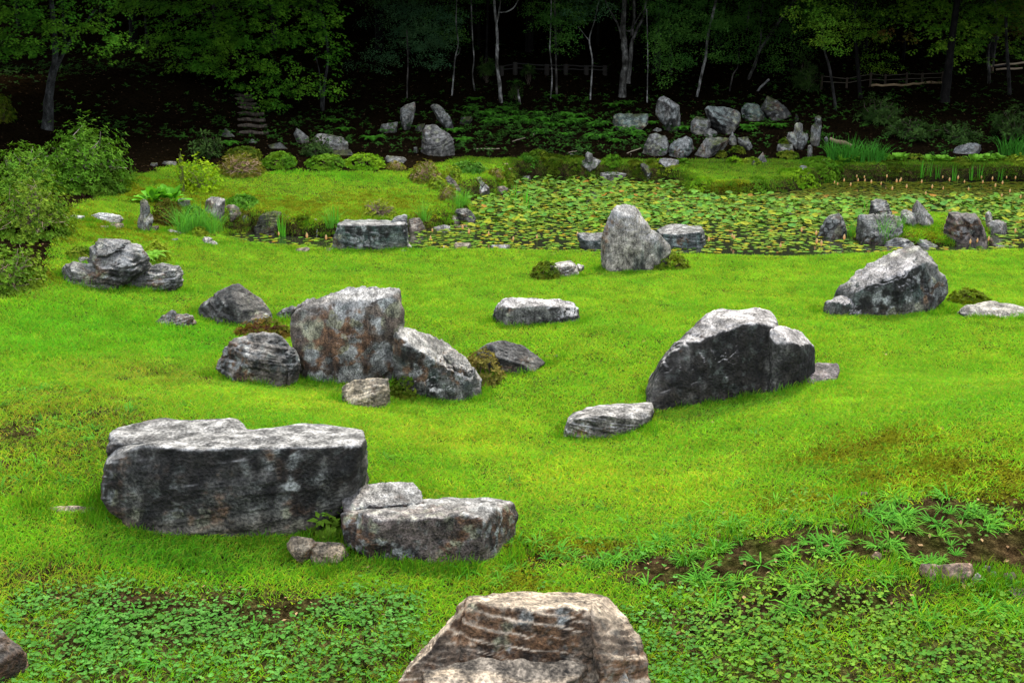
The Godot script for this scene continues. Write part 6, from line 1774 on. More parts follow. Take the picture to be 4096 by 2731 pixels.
	rock("boulder", Vector3(3.72,.07,-26.25), [[.5, -.17, [-.21,.09,-.19,.18,.02,.2,.25,.16,.27,.05,.02,-.09]]], "layeredgrey", 24, "pale cracked layered rock on the far grass behind a bush", "rock")
	rock("boulder", Vector3(4.88,.17,-27.55), [[.9, -.32, [-.34,-.06,-.09,.3,-.01,.45,.53,.45,.58,.38,.41,.13,.24,.04,-.16,-.12]]], "forestpurple", 42, "broad grey rock with a moss-fringed top at the foot of the bank", "rock")
	rock("boulder", Vector3(5.14,.46,-30.59), [[.7, -.24, [-.2,.06,-.19,.32,-.05,.47,.33,.37,.36,.23,.26,-.04,-.05,-.09]]], "forestpale", 32, "whitish mottled rock beside the large dark rock face", "rock")
	rock("rock_face", Vector3(5.7,.47,-30.61), [[1, -.35, [-.38,.64,-.3,.72,.12,.7,.6,.58,.66,.46,.56,.12,.16,-.12,-.16,.18]]], "forestrock", 44, "large dark rock face with pale lichen along its upper edge", "rock")
	rock("boulder", Vector3(6.99,.66,-32.58), [[.8, -.28, [-.27,.34,-.1,.51,.24,.45,.48,.13,.46,-.03,.06,-.09,-.22,.08]]], "jade", 30, "lichen-green rock next to the large dark rock face", "rock")
	rock("boulder", Vector3(7.75,.68,-32.62), [[.8, -.28, [-.46,.31,-.28,.68,.03,.55,.3,.36,.49,.11,-.11,-.1,-.3,.18]]], "forestdark", 32, "dark moss-covered rock sloping down behind the stone spires", "rock")
	rock("stone", Vector3(5.39,.42,-30.18), [[.5, -.17, [-.16,-.08,-.14,.17,.02,.22,.21,.13,.2,-.06]]], "forestgrey", 20, "greenish grey stone above the moss-fringed rock", "stone")
	rock("standing_stone", Vector3(5.8,.31,-29.03), [[.35, -.12, [-.13,.16,-.02,.35,.09,.16,.1,-.07,-.06,-.08]]], "forestpale", 18, "small pointed stone at the end of the moss-fringed rock", "rock")
	rock("boulder", Vector3(5.96,.25,-28.37), [[.5, -.17, [-.15,.18,-.16,.3,.08,.34,.23,.08,.04,-.09]]], "forestgrey", 24, "hunched pale rock next to the small pointed stone", "rock")
	rock("stone", Vector3(6.07,.12,-26.68), [[.4, -.14, [-.11,.1,.01,.26,.15,-.06,.03,-.08]]], "trigrey", 22, "triangular grey stone standing on the little lawn's back edge", "stone")
	rock("stone", Vector3(5.81,.1,-26.45), [[.3, -.1, [-.08,-.07,0,.12,.12,-.07]]], "forestpale", 14, "mottled stone nestled in the low bush on the little lawn", "stone")
	rock("standing_stone", Vector3(7.33,.26,-28.3), [[.4, -.14, [-.29,.27,-.26,.44,-.12,.45,-.03,.28,-.03,-.04,-.15,.09]], [.45, -.21, [-.11,.4,-.1,.64,.03,.68,.1,.64,.13,.4,.1,-.11,-.04,-.08]], [.4, -.14, [.02,.45,.23,.41,.26,.3,.12,-.04,-.01,-.05]]], "spire", 36, "broken stone spire with three points and moss on its shoulders", "rock")
	rock("standing_stone", Vector3(7.87,.31,-28.78), [[.4, -.14, [-.08,.07,-.1,.51,-.03,.56,.11,.54,.16,.45,.13,-.07,-.03,-.09]], [.3, -.15, [-.01,.43,-.02,.75,.07,.78,.13,.74,.17,.41]]], "spire", 34, "tall thin stone spire with a knob top next to the three-pointed one", "rock")
	rock("standing_stone", Vector3(7.3,.16,-27.09), [[.3, -.1, [-.04,.05,-.05,.31,.01,.36,.07,.29,.08,.02]], [.25, -.09, [-.06,-.07,-.05,.06,.03,.07,.04,-.09]]], "forestpale", 20, "short spire of stone standing in front of the tall spires", "rock")
	rock("standing_stone", Vector3(8.22,.33,-29.02), [[.25, -.09, [-.04,.16,.01,.22,.06,.15,.05,-.07,0,-.06]]], "forestpale", 12, "thin whitish stone beyond the tall spires", "rock")
	rock("boulder", Vector3(6.93,.24,-28.06), [[.6, -.21, [-.18,-.06,-.16,.18,.22,.18,.27,-.09]]], "forestgrey", 24, "low grey rock with a leafy clump on it before the spires", "rock")
	rock("standing_stone", Vector3(8.24,.66,-32.29), [[.3, -.1, [-.04,-.07,-.01,.22,.07,.14,.09,-.07]]], "forestdark", 12, "dark little spire behind the three-pointed one", "rock")
	rock("stone", Vector3(6.71,.06,-25.61), [[.4, -.14, [-.05,0,.03,.12,.15,.11,.2,.02,.04,-.1]]], "greylight", 20, "pale stone at the little lawn's edge poking from the large bush", "stone")
	rock("boulder", Vector3(11.47,.21,-27.8), [[.8, -.28, [-.3,0,-.25,.14,0,.24,.26,.27,.41,.2,.41,.04,.12,-.11]]], "forestblue", 30, "blue-grey boulder under the dark trees behind the pale-leaved plants", "rock")
	rock("flat_stone", Vector3(9.84,0,-26.25), [[.4, -.14, [-.06,-.03,0,.02,.16,.04,.16,-.11]]], "purpletan", 14, "flat tan stone on the far bank above the green reeds", "stone")
	rock("stone", Vector3(1.48,.2,-27.58), [[.25, -.09, [-.06,0,0,.06,.07,.02,.05,-.08]]], "forestgrey", 10, "small grey stone on the leaf litter behind the far grass", "stone")
	rock("flat_stone", Vector3(-.15,.17,-25.92), [[.25, -.09, [-.06,0,-.02,.03,.06,.02,.06,-.08]]], "ochre", 8, "small ochre flat stone on the far grass, the farther of two", "stone")
	rock("flat_stone", Vector3(-.11,.09,-25.71), [[.3, -.1, [-.09,-.08,-.08,.04,.11,.01,-.04,-.09]]], "ochre", 10, "ochre flat stone on the far grass by the dwarf bushes", "stone")
	rock("boulder", Vector3(-7.17,.62,-28.08), [[.5, -.17, [-.28,-.09,-.1,.21,.23,-.09]]], "forestgrey", 18, "grey rock in deep shade below the log steps", "rock")
	rock("boulder", Vector3(-6.24,.59,-26.78), [[.5, -.17, [-.23,-.08,-.07,.1,.16,-.08]]], "forestgrey", 14, "low rock in deep shade behind the clipped azalea next to the brown bush", "rock")
	rock("boulder", Vector3(-5.38,.56,-25.73), [[.5, -.17, [-.33,.08,-.03,.13,.22,-.09,-.14,-.1]]], "forestdark", 16, "low dark rock in deep shade above two clipped azaleas", "rock")
	rock("boulder", Vector3(-5.15,.54,-27.29), [[.5, -.17, [-.25,.2,-.16,.36,.13,.13,.13,-.08,-.14,-.07]]], "forestgrey", 20, "slanted rock in deep shade near the forked maple trunk", "rock")
	rock("boulder", Vector3(-4.31,.49,-26.37), [[.6, -.21, [-.47,.18,-.34,.36,.09,.3,.38,.15,.38,-.08,0,-.05]]], "forestpale", 26, "pale-streaked rock in deep shade beside the forked maple trunk's foot", "rock")
	rock("flat_stone", Vector3(-6.89,.61,-22.15), [[.4, -.14, [-.19,0,-.13,.06,.12,.05,.12,-.09]]], "forestgrey", 12, "flat stone at the shaded back edge of the mossy lawn, the larger of two", "stone")
	rock("flat_stone", Vector3(-7.12,.61,-21.91), [[.3, -.1, [-.11,0,-.07,.06,.05,.06,.05,-.07]]], "forestgrey", 10, "flat stone at the shaded back edge of the mossy lawn, the smaller of two", "stone")

	rng.seed = 2000
	bush("bush", Vector3(-.97,-.23,-9.94), .38, .35, .55, -.11, "azalea_dark", "round clipped bush before the leaning layered rock", "bush")
	bush("bush", Vector3(-.29,-.26,-10.38), .45, .42, .6, -.13, "pale", "pale-leaved bush between the leaning layered rock and the low pointed rock", "bush")
	bush("bush", Vector3(-2.75,-.14,-11.73), .68, .28, .45, -.05, "redtwig", "reddish-twigged bush growing behind the rust-patched rock", "bush")
	bush("bush", Vector3(.47,-.2,-15.01), .42, .3, .5, -.12, "azalea_dark", "small round dark bush in front of the white-topped rock", "bush")
	bush("bush", Vector3(2.21,-.23,-15.77), .83, .36, .6, -.14, "azalea_olive", "spreading olive-green bush at the foot of the upright stone", "bush")
	bush("bush", Vector3(5.64,-.08,-13.17), .51, .2, .5, -.01, "moss_green", "low moss-topped bush above the driftwood-like slab", "bush")
	bush("bush", Vector3(-1.21,-.02,-6.45), .31, .31, .35, .1, "fernbush", "leafy bush squeezed between the two near boulders", "bush")
	bush("bush", Vector3(-4.9,.08,-14.89), .36, .35, .6, .16, "azalea_light", "light green bush behind the pile-like rock", "bush")
	bush("bush", Vector3(-5.66,.29,-14.12), .29, .19, .5, .35, "azalea_olive", "low sparse bush at the shoulder of the pile-like rock", "bush")
	bush("bush", Vector3(-2.39,-.11,-19.67), .72, .41, .6, -.02, "bare", "bare-twigged bush growing on top of the broad green-grey block", "bush")
	bush("shrub", Vector3(-7.52,.34,-19.46), 1.43, 1.26, 2.2, .5, "hedge", "big leafy shrub with grey bare stems on the shaded bank", "shrub")
	bush("shrub", Vector3(-7.73,.7,-17.51), .69, .74, 2, .67, "hedge", "bright green shrub on the bank beneath the big tree", "shrub")
	bush("shrub", Vector3(-6.55,.37,-14.89), .98, .94, 1.6, .49, "twisty", "open shrub with twisting bare branches above the pale stepping stones", "shrub")
	bush("shrub", Vector3(-5.76,.18,-12.36), .59, .65, 1.3, .33, "twisty", "grey-green shrub at the lawn's border beside the mossy slope", "shrub")
	bush("shrub", Vector3(-7.27,.36,-19.23), 1.01, .56, 1.2, .48, "hedge_low", "low dense greenery along the ditch below the big leafy shrub", "shrub")
	bush("shrub", Vector3(-11.79,1.13,-25.86), .27, .64, 1.2, 1.11, "azalea_dark", "dark clipped shrub beside the big tree's foot in shade", "shrub")
	bush("shrub", Vector3(-5.83,.26,-20.59), .83, .67, .9, .3, "lime", "lime-green feathery shrub rising over the reeds", "shrub")
	bush("shrub", Vector3(-6.04,.43,-20.16), .14, .64, .3, .34, "lime", "single tall leafy sprig beside the feathery shrub", "shrub")
	bush("bush", Vector3(-5.49,.28,-22.23), 1.09, .55, 1.2, .4, "browntwig", "rounded brown-twigged bush at the head of the mossy lawn", "bush")
	bush("bush", Vector3(-4.92,.36,-23.36), .73, .36, 1.2, .44, "azalea", "dome-shaped clipped azalea next to the brown-twigged bush", "bush")
	bush("bush", Vector3(-4,.3,-23.72), .9, .34, 1.2, .38, "azalea", "dome-shaped clipped azalea, the middle one of three in a row", "bush")
	bush("bush", Vector3(-3.23,.24,-24.17), .94, .36, 1.3, .33, "azalea_bright", "brightest and widest dome-shaped clipped azalea of the row of three", "bush")
	bush("bush", Vector3(-5.68,.57,-23.38), .8, .26, 1, .52, "azalea_dark", "shaded clipped azalea behind the brown-twigged bush", "bush")
	bush("bush", Vector3(-2.53,.24,-24.1), .43, .21, .7, .28, "browntwig", "small sparse brown bush between the azalea and the twiggy bush", "bush")
	bush("bush", Vector3(-1.81,.08,-23.11), .76, .51, 1.2, .15, "browntwig", "large twiggy bush crowning the peninsula's edge", "bush")
	bush("bush", Vector3(-1.27,.07,-23.34), .45, .38, .8, .14, "azalea_light", "yellow-green bush beside the large twiggy one on the peninsula", "bush")
	bush("bush", Vector3(-1.51,.04,-22.42), .42, .3, .7, .11, "azalea_light", "yellow-green bush below the pale stone top on the peninsula", "bush")
	bush("bush", Vector3(-1.24,-.04,-21.26), .43, .36, .7, .04, "browntwig", "dry twiggy bush lowest on the peninsula's edge", "bush")
	bush("bush", Vector3(-5.58,.09,-17.64), .51, .51, .8, .19, "brownleaf", "brown-leaved bush beside the bottle-shaped upright stone", "bush")
	bush("bush", Vector3(-5.68,.17,-17.44), .16, .23, .4, .23, "brownleaf", "little dark bush hugging the bottle-shaped upright stone", "bush")
	bush("herb_clump", Vector3(-5.17,.02,-17.73), .49, .47, .6, .11, "herb", "dark green leafy herb clump before the tall reeds", "plant")
	bush("bush", Vector3(-4.97,.02,-17.22), .27, .18, .5, .08, "azalea_light", "small light green bush above the white double stone", "bush")
	bush("ground_ivy", Vector3(-4.92,.01,-19.92), .59, .3, .9, .13, "mat", "leafy green mat spilling over the peninsula's inlet bank", "plant")
	bush("shrub", Vector3(-3.67,-.24,-19.18), .23, .18, .4, -.15, "azalea_olive", "tuft of moss-green growth between the mossy rock and pyramid stone", "shrub")
	bush("bush", Vector3(.65,.1,-27.3), .53, .28, 1, .17, "azalea_olive", "low round bush at the back of the far grass strip", "bush")
	bush("herb_clump", Vector3(-.97,.07,-24.69), .9, .33, 1.2, .17, "herb", "dark green leafy clump spreading along the far shore's bank", "plant")
	bush("bush", Vector3(-.36,-.02,-24.65), .36, .25, .8, .03, "browntwig", "brownish low bush near the two ochre stones", "bush")
	bush("bush", Vector3(-.04,-.33,-25.5), .33, .31, .8, -.25, "azalea_olive", "little green bush at the waterline past the egg-shaped stone", "bush")
	bush("bush", Vector3(.46,-.32,-27), .53, .34, .9, -.14, "herb", "dark spiky-leaved bush above the small whitish waterline stone", "bush")
	bush("bush", Vector3(1.01,-.3,-26.99), .67, .47, .9, -.2, "azalea_dark", "dark green bush at the far waterline beside the spiky-leaved one", "bush")
	bush("bush", Vector3(1.53,-.12,-26.99), .55, .25, .9, -.05, "azalea_olive", "olive bush in front of the stubby grey stone", "bush")
	bush("bush", Vector3(2.45,-.05,-26.89), .53, .33, .9, .03, "azalea", "bush above the long whitish rock on the far shore", "bush")
	bush("bush", Vector3(2.97,-.28,-26.59), .32, .41, .7, -.17, "azalea_dark", "dark bush between the long whitish rock and the cleft rock", "bush")
	bush("bush", Vector3(3.4,-.04,-26.61), .3, .27, .7, .07, "azalea_olive", "bush behind the dark cleft rock", "bush")
	bush("bush", Vector3(3.68,-.33,-26.51), .72, .38, .9, -.17, "azalea_light", "light green bush at the near side of the layered rock on the far shore", "bush")
	bush("bush", Vector3(4.15,.01,-26.6), .29, .2, .8, .07, "azalea", "small bush on the far grass beside the layered rock", "bush")
	bush("bush", Vector3(4.19,-.32,-24.37), .51, .34, .7, -.25, "azalea_bright", "bright yellow-green bush at the little lawn's waterline", "bush")
	bush("bush", Vector3(5.38,.03,-26.74), .4, .23, .7, .09, "azalea_bright", "low bush on the little lawn, the one beside the mottled stone's open side", "bush")
	bush("bush", Vector3(5.79,.04,-26.74), .57, .19, .7, .09, "azalea_light", "low bush wrapped round the mottled stone on the little lawn", "bush")
	bush("shrub", Vector3(5.45,-.3,-24.32), .44, .23, .6, -.23, "grassbush", "grassy tussock hanging over the little lawn's waterline", "shrub")
	bush("bush", Vector3(6.58,-.33,-25.26), 1.01, .42, 1, -.22, "azalea_bright", "bright green bush leaning out over the water from the little lawn", "bush")
	bush("bush", Vector3(7.44,-.31,-26.53), 1.03, .55, 1.3, -.16, "azalea", "largest bush of the far shore, between little lawn and long bank", "bush")
	bush("bush", Vector3(5.22,.12,-27.79), .32, .19, .6, .17, "azalea_dark", "tiny bush at the foot of the moss-fringed rock", "bush")
	bush("bush", Vector3(5.74,.16,-28.19), .38, .21, .6, .21, "azalea_dark", "tiny bush before the hunched pale rock", "bush")
	bush("bush", Vector3(7.22,.27,-29.23), .33, .2, .6, .32, "azalea_dark", "leafy clump sitting on the low grey rock by the spires", "bush")
	bush("bush", Vector3(6.87,.1,-27.53), .57, .23, .7, .16, "azalea_olive", "straggling bush at the spires' foot", "bush")
	bush("bush", Vector3(8.66,.08,-27.11), .46, .22, .7, .14, "azalea_dark", "round bush among the tall iris leaves", "bush")
	bush("bush", Vector3(9.14,-.29,-26.63), .47, .31, .8, -.12, "azalea_dark", "dark round bush overhanging the far water", "bush")
	bush("bush", Vector3(10.85,-.07,-26.66), .4, .33, .8, .07, "azalea_olive", "bush on the edge of the long far bank, above the thin reeds", "bush")
	bush("bush", Vector3(12.25,-.12,-26.77), .65, .43, 1.1, .03, "azalea_light", "wide bush at the view's edge on the long far bank", "bush")
	bush("bush", Vector3(9.99,.11,-27.24), .43, .15, .6, .15, "azalea_olive", "low bush among the pale broad-leaved plants", "bush")
	bush("shrub", Vector3(10.71,.5,-29.85), 1.44, .45, 2, .31, "rhodo", "dark spreading rhododendron before the stair of pale sticks", "shrub")
	bush("shrub", Vector3(11.96,.32,-29.9), 1.13, .5, 2, .31, "rhodo", "dark rhododendron above the blue-grey boulder", "shrub")
	bush("shrub", Vector3(13.39,.51,-29.75), .93, .74, 1.8, .29, "rhodo", "lighter rhododendron at the view's edge under the trees", "shrub")
	bush("shrub", Vector3(10.54,.63,-32.19), 1.34, .72, 2, .57, "rhodo", "rhododendron thicket beneath the sloping path", "shrub")
	bush("shrub", Vector3(-.85,1.78,-37.91), .64, .58, 1, 1.32, "rhodo", "small dark shrub clinging to the main pale birch", "shrub")
	bush("shrub", Vector3(.12,1.13,-36.43), .48, .49, .8, .97, "rhodo", "tuft of leaves sprouting from the leaning stump", "shrub")
	bush("shrub", Vector3(.55,1.78,-38.01), .45, .36, .8, 1.32, "rhodo", "small dark shrub before the dim fence", "shrub")
	bush("shrub", Vector3(9.75,1.32,-37.4), .96, 1.05, 1.4, 1.17, "rhodo", "dark shrub with an arching bare branch near the pale leaning trunks", "shrub")
	bush("shrub", Vector3(-6.48,.6,-23.52), .69, .5, 1.4, .59, "rhodo", "deeply shaded shrub behind the lime-green shrub", "shrub")
	bush("shrub", Vector3(-4.41,.48,-25.02), .82, .38, 1, .49, "rhodo", "shaded leafy shrub behind the middle clipped azalea", "shrub")

	rng.seed = 3000
	tree("maple_tree", Vector3(-11.05,.94,-26.52), [[-0.022,-0.138,0,0.162,0.044,0.38,0,0.129,0.135,0.863,0,0.101,0.277,1.34,0,0.086,0.387,1.847,0,0.072,0.402,2.282,0,0.058,0.408,2.943,0,0.05,0.485,3.917,0,0.036], [0.326,1.374,0,0.058,0.449,1.61,-0.04,0.05,0.641,1.913,-0.08,0.043,0.825,2.148,-0.12,0.036,1.044,2.382,-0.16,0.029,1.346,2.749,-0.2,0.022]], "grey", [[.11,2.44,1.2,1.13,.52,1.2,0], [.5,3.12,.5,1.76,.71,1.2,0], [-.3,1.99,1,.52,.21,.6,0], [1.16,2.34,1.3,.44,.38,.5,0], [2.11,2.28,1.5,.64,.44,.7,0]], "maple", "big grey tree forking low on the shaded bank")
	tree("maple_tree", Vector3(-5.83,.85,-34.45), [[-0.002,-0.15,0,0.061,0.044,0.443,0,0.051,0.11,0.888,0,0.042,0.229,1.505,0,0.037,0.179,2.376,0,0.037,-0.117,3.66,0,0.033,-0.275,4.917,0,0.028], [-0.023,-0.005,0,0.037,-0.05,0.53,-0.04,0.033,-0.045,0.973,-0.08,0.023,-0.149,1.59,-0.12,0.019], [0.065,2.807,0,0.028,-1.032,3.064,0.04,0.023,-2.814,2.977,0.08,0.019,-4.62,2.591,0.12,0.014]], "grey", [[-4.21,2.08,.9,1.55,.27,1,0], [-2.83,1.83,1.2,1.71,.5,1.4,0], [-3.26,1.58,1.3,.9,.27,.7,0], [-1.74,2.63,1,1.91,.59,1.5,0], [-3.8,2.71,.6,1.74,.51,1.2,0], [-.17,2.75,1.2,1.13,.54,1.1,0], [.5,2.21,1.5,.76,.49,.9,0], [-1.83,1.23,1,1.18,.41,.9,0], [-.71,1.11,1.1,1.18,.41,.9,0], [-1.63,.5,1.1,1,.27,.7,0], [.56,1.03,1.4,.49,.49,.8,0], [-2.64,3.55,.6,4.13,.55,1.6,0], [-1.31,.29,1.2,.41,.2,.35,0], [.34,3.03,1.6,.89,.27,.6,0]], "maple", "forked slender tree carrying the great layered maple canopy")
	tree("tree", Vector3(-.34,.98,-36.03), [[0,-0.152,0,0.064,-0.06,0.601,0,0.059,-0.139,1.247,0,0.054,-0.122,1.978,0,0.049,-0.158,2.431,0,0.044,-0.203,2.88,0,0.034,-0.224,3.415,0,0.029,-0.289,4.297,0,0.02], [-0.158,2.386,0,0.029,-0.063,2.791,-0.04,0.029,-0.016,3.15,-0.08,0.024,0.079,3.819,-0.12,0.015], [-0.086,2.768,0,0.022,0.171,2.79,0.04,0.022,0.382,2.901,0.08,0.02,0.521,3.123,0.12,0.017,0.683,3.498,0.16,0.015]], "birch", [[-.15,4.17,0,1.27,.68,.8,0]], "broad", "main pale birch with a curving side limb")
	tree("sapling", Vector3(-1.98,1.17,-36.83), [[0,-0.109,0,0.025,0.067,0.561,0,0.027,0.123,1.127,0,0.025,0.19,1.407,0,0.02,0.242,1.687,0,0.017,0.178,2.243,0,0.015,0.212,2.976,0,0.012], [0.188,1.258,0,0.015,0.27,1.337,-0.04,0.015,0.294,1.5,-0.08,0.012]], "birch", [[-.11,2.06,0,.75,.55,.8,0], [-1,2.24,-.3,1.31,.81,1.2,0], [-1.39,2.71,-.5,1.67,.81,1.2,0], [-.62,1.45,-.2,.8,.6,.8,0]], "bluish", "thin whitish sapling with a hooked twig, beside the sticks")
	tree("sapling", Vector3(-1.21,1.29,-37.27), [[0,-0.163,0,0.025,-0.094,0.513,0,0.023,-0.04,0.989,0,0.023,-0.074,1.556,0,0.02,-0.101,2.259,0,0.018,-0.116,3.137,0,0.015]], "birch", [[-.23,2.59,-.3,.56,.46,.7,0], [-.53,1.79,-.2,.56,.3,.4,0], [-1.21,2.45,-.4,.82,.66,.9,0]], "broad", "wavy thin pale sapling next to the main birch")
	tree("tree", Vector3(-.86,1.68,-38.22), [[-0.001,-0.307,0,0.036,-0.001,0.673,0,0.036,0.037,1.925,0,0.034,0.067,2.778,0,0.031]], "dark", [[.05,3.67,0,1.35,.73,.6,0]], "broad", "dark straight trunk behind the wavy sapling")
	tree("sapling", Vector3(1.25,1.07,-36.78), [[0,-0.131,0,0.025,0.058,0.563,0,0.025,0.028,1.081,0,0.022,-0.024,1.549,0,0.02,-0.006,2.152,0,0.017,0.009,3.069,0,0.015]], "birch", [[.1,2.65,.3,.64,.3,.7,0], [-.18,2.33,.3,.54,.3,.5,0]], "broad", "crooked pale sapling, the thinner of a close pair")
	tree("tree", Vector3(1.49,1.15,-37.17), [[0,-0.13,0,0.04,-0.032,0.664,0,0.038,-0.055,1.423,0,0.035,-0.09,2.452,0,0.03,-0.123,3.282,0,0.03]], "mid", [[.16,1.62,.5,.65,.25,.8,0], [.07,2.08,.4,.7,.3,.9,0], [-.6,2.73,0,.66,.3,.5,0], [.35,2.54,.4,.8,.35,.8,0]], "broad", "straighter dark trunk of the close pair of saplings")
	tree("sapling", Vector3(2.56,1.03,-36.75), [[0,-0.129,0,0.027,0.035,0.706,0,0.027,0.048,1.27,0,0.025,-0.06,1.829,0,0.022,-0.017,2.107,0,0.02,0.095,2.476,0,0.017,0.225,3.116,0,0.015], [-0.075,1.867,0,0.015,-0.229,2.061,-0.04,0.012,-0.423,2.292,-0.08,0.01]], "birch", [[-.36,2.84,.3,.84,.4,.9,0], [.31,2.93,.2,.59,.3,.4,0]], "bluish", "thin S-shaped pale sapling standing alone before the fence")
	tree("tree", Vector3(3.69,1.09,-37.38), [[-0.009,-0.133,0,0.152,-0.012,0.426,0,0.122,0.045,1.049,0,0.112,0.003,1.666,0,0.101,-0.062,2.231,0,0.091,-0.028,2.791,0,0.081,-0.007,3.759,0,0.066], [0.161,0.426,0,0.091,0.22,1.096,-0.04,0.076,0.256,1.666,-0.08,0.071,0.418,2.137,-0.12,0.056,0.606,2.513,-0.16,0.046,0.714,3.074,-0.2,0.035,0.841,3.77,-0.24,0.025], [-0.1,1.855,0,0.041,-0.213,2.278,0.04,0.035,-0.419,2.604,0.08,0.03,-0.625,2.974,0.12,0.025,-0.783,3.433,0.16,0.02], [0.239,1.949,0,0.051,0.3,2.512,-0.04,0.051,0.264,3.349,-0.08,0.046], [-0.133,2.184,0,0.025,0.158,2.09,0.04,0.025,0.34,2.371,0.08,0.023,0.542,2.743,0.12,0.02]], "greyblotch", [[.68,2.73,.6,.55,.3,.6,0], [.97,2.87,.5,.7,.3,.6,0], [-.16,4.22,0,2.13,.81,1.2,0]], "broad", "stout grey tree with spreading upper limbs")
	tree("sapling", Vector3(4.39,.95,-36.41), [[0.001,-0.129,0,0.017,-0.011,0.607,0,0.017,-0.018,1.26,0,0.015,-0.059,2.045,0,0.015,-0.112,2.91,0,0.012]], "birch", [[.23,1.5,.3,.49,.54,.9,0], [.59,1.22,.2,.54,.59,.9,0], [.42,2.04,-.2,.65,.45,.8,0]], "broad", "hair-thin straight sapling before the tall crooked standing stone")
	tree("tree", Vector3(6.17,1.08,-37.42), [[-0.024,-0.13,0,0.041,0.038,0.236,0,0.043,0.135,0.814,0,0.046,0.235,1.291,0,0.048,0.249,1.718,0,0.046,0.312,2.236,0,0.046,0.423,2.75,0,0.043,0.504,3.26,0,0.036,0.659,3.995,0,0.025]], "birch", [[-.32,2.51,.5,1.15,.65,1.2,0], [.55,1.54,.5,.5,.4,.6,0], [-.57,1.53,.2,.66,.56,.8,0], [.7,2.79,.1,1.01,.61,1,0]], "broad", "pale birch leaning towards the pond's far corner")
	tree("tree", Vector3(8.19,1.59,-39.06), [[-0.049,-0.152,0,0.053,0.202,0.498,0,0.058,0.306,0.896,0,0.058,0.585,1.34,0,0.058,0.863,1.782,0,0.058,1.138,2.221,0,0.053,1.372,2.512,0,0.048,1.728,3.187,0,0.037], [0.303,0.945,0,0.037,0.358,1.439,-0.04,0.032,0.311,1.929,-0.08,0.026,0.385,2.515,-0.12,0.021], [-0.147,1.635,0,0.037,-0.13,2.075,0.04,0.037,-0.113,2.51,0.08,0.032]], "greyblotch", [[.17,2.32,0,1.27,.64,1.1,0], [1.04,.99,-.3,1.07,.85,1,0], [-.14,1.34,-.2,.75,.75,.8,0]], "broad", "long leaning pale trunk crossing behind the leaning birch")
	tree("sapling", Vector3(7.33,1.23,-37.95), [[0.001,-0.124,0,0.026,0.058,0.309,0,0.026,0.117,0.602,0,0.026,0.234,0.748,0,0.023,0.271,0.99,0,0.021,0.266,1.52,0,0.018]], "mid", [[.08,1.71,-.1,.88,.72,.9,0]], "broad", "snaking thin sapling beneath the long leaning trunk")
	tree("leaning_stump", Vector3(8.17,1.25,-37.74), [[0.002,-0.132,0,0.036,0.153,0.105,0,0.041,0.294,0.251,0,0.041,0.445,0.387,0,0.036]], "birch", [], "", "short leaning pale pole beside the lichen-green rock")
	tree("tree", Vector3(9.87,.88,-34.06), [[0.041,-0.328,0,0.046,-0.067,0.261,0,0.044,-0.17,0.702,0,0.042,-0.272,1.139,0,0.039,-0.389,1.487,0,0.037,-0.502,1.79,0,0.032,-0.65,2.562,0,0.023]], "spotdark", [[-.7,2.43,.4,.82,.5,1,0], [-.47,1.93,.5,.59,.27,.5,0], [-.87,2.94,.2,.92,.55,1,0]], "sunny", "slender dark pole tree spotted with pale lichen, before the path")
	tree("tree", Vector3(11.15,1.13,-35.87), [[0.016,-0.13,0,0.068,-0.088,0.457,0,0.063,-0.178,0.963,0,0.058,-0.272,1.511,0,0.054,-0.385,2.009,0,0.049,-0.493,2.726,0,0.044]], "dark", [[-.56,2.1,.4,.87,.24,.8,0], [.4,1.82,-.8,.65,.5,.9,0], [-.64,2.72,.2,1.06,.53,1,0], [.98,1.06,-1.5,.81,.3,.8,0]], "sunny", "dark straight tree standing at the path's bend")
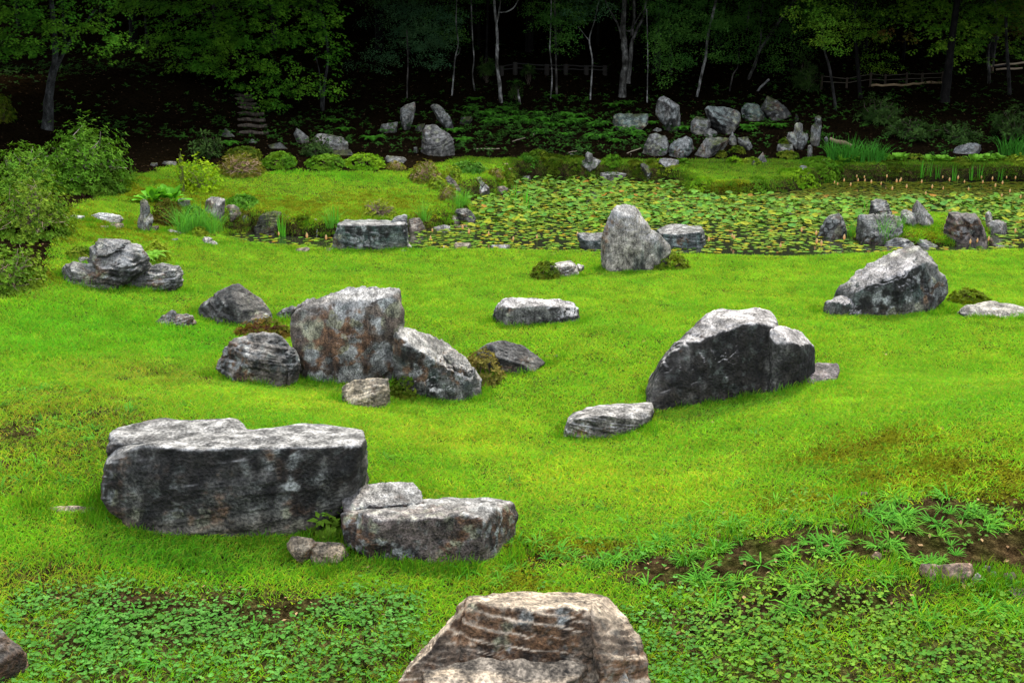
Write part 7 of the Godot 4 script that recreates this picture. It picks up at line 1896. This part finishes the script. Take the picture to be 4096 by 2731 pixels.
	tree("maple_tree", Vector3(14.19,1.36,-36.86), [[0.02,-0.298,0,0.06,-0.016,0.373,0,0.055,-0.029,0.938,0,0.05,-0.273,1.639,0,0.04,-0.812,2.194,0,0.03,-1.112,2.789,0,0.025], [-0.268,1.592,0,0.02,0.052,2.332,-0.04,0.02,0.431,2.517,-0.08,0.015]], "dark", [[-2.07,1.82,1,.97,.19,.5,1], [-.96,2.32,1,1.26,.44,1.1,0], [-.31,1.78,1.3,1.25,.43,1.2,0], [-.78,1.29,1.2,1.06,.19,.7,0], [.13,1.33,.9,.98,.44,.9,0], [-1.24,2.6,.4,1.29,.45,1,0], [.52,2.32,.8,1.08,.49,1,0]], "maplefar", "maple with rusty leaf tips above the sloping path")
	tree("maple_tree", Vector3(15.91,1.51,-37.51), [[0.034,-0.391,0,0.056,-0.07,0.385,0,0.051,-0.18,1.102,0,0.046,-0.077,1.481,0,0.041,-0.004,2.093,0,0.036,-0.202,2.93,0,0.031], [0.055,0.577,0,0.036,0.059,1.102,-0.04,0.031,0.147,1.528,-0.08,0.031]], "greyblotch", [[-.2,2.08,.8,1,.55,1.1,0], [-.04,2.44,1.2,.79,.34,.8,2], [-.04,1.72,1.2,.74,.12,.5,1], [.21,1.12,1,.59,.2,.5,0]], "maplefar", "pale forked trunk under the bright maple at the view's edge")
	tree("tree", Vector3(15.79,1.23,-35.63), [[0.048,-0.384,0,0.063,-0.06,0.362,0,0.058,-0.166,0.955,0,0.053,-0.285,1.544,0,0.048,-0.418,2.438,0,0.043], [-0.189,0.955,0,0.024,-0.354,0.909,-0.04,0.024,-0.616,0.885,-0.08,0.019]], "spotdark", [[-.5,3.13,.3,1.25,.48,1,0]], "maplefar", "dark trunk at the view's edge with a pale foot")
	tree("leaning_stump", Vector3(.27,.94,-35.83), [[0.019,-0.13,0,0.034,-0.034,0.133,0,0.034,-0.057,0.226,0,0.034,-0.077,0.457,0,0.024]], "birch", [], "", "small leaning whitish stump on the bank under the birch")
	tree("sapling", Vector3(-3.41,1.09,-36.48), [[-0.011,-0.153,0,0.025,0.024,0.56,0,0.025,0.056,1.213,0,0.022,0.046,2.136,0,0.02]], "mid", [[-.53,1.54,0,.99,.3,.6,0], [-1.2,1.11,-.2,1,.35,.6,0]], "bluish", "straight slim trunk in shade near the thin whitish sapling")

	wood_beyond()
	woodwork()
	small_plants()
	lilies()
	lay_grass()
	lay_cover()
	lay_undergrowth()
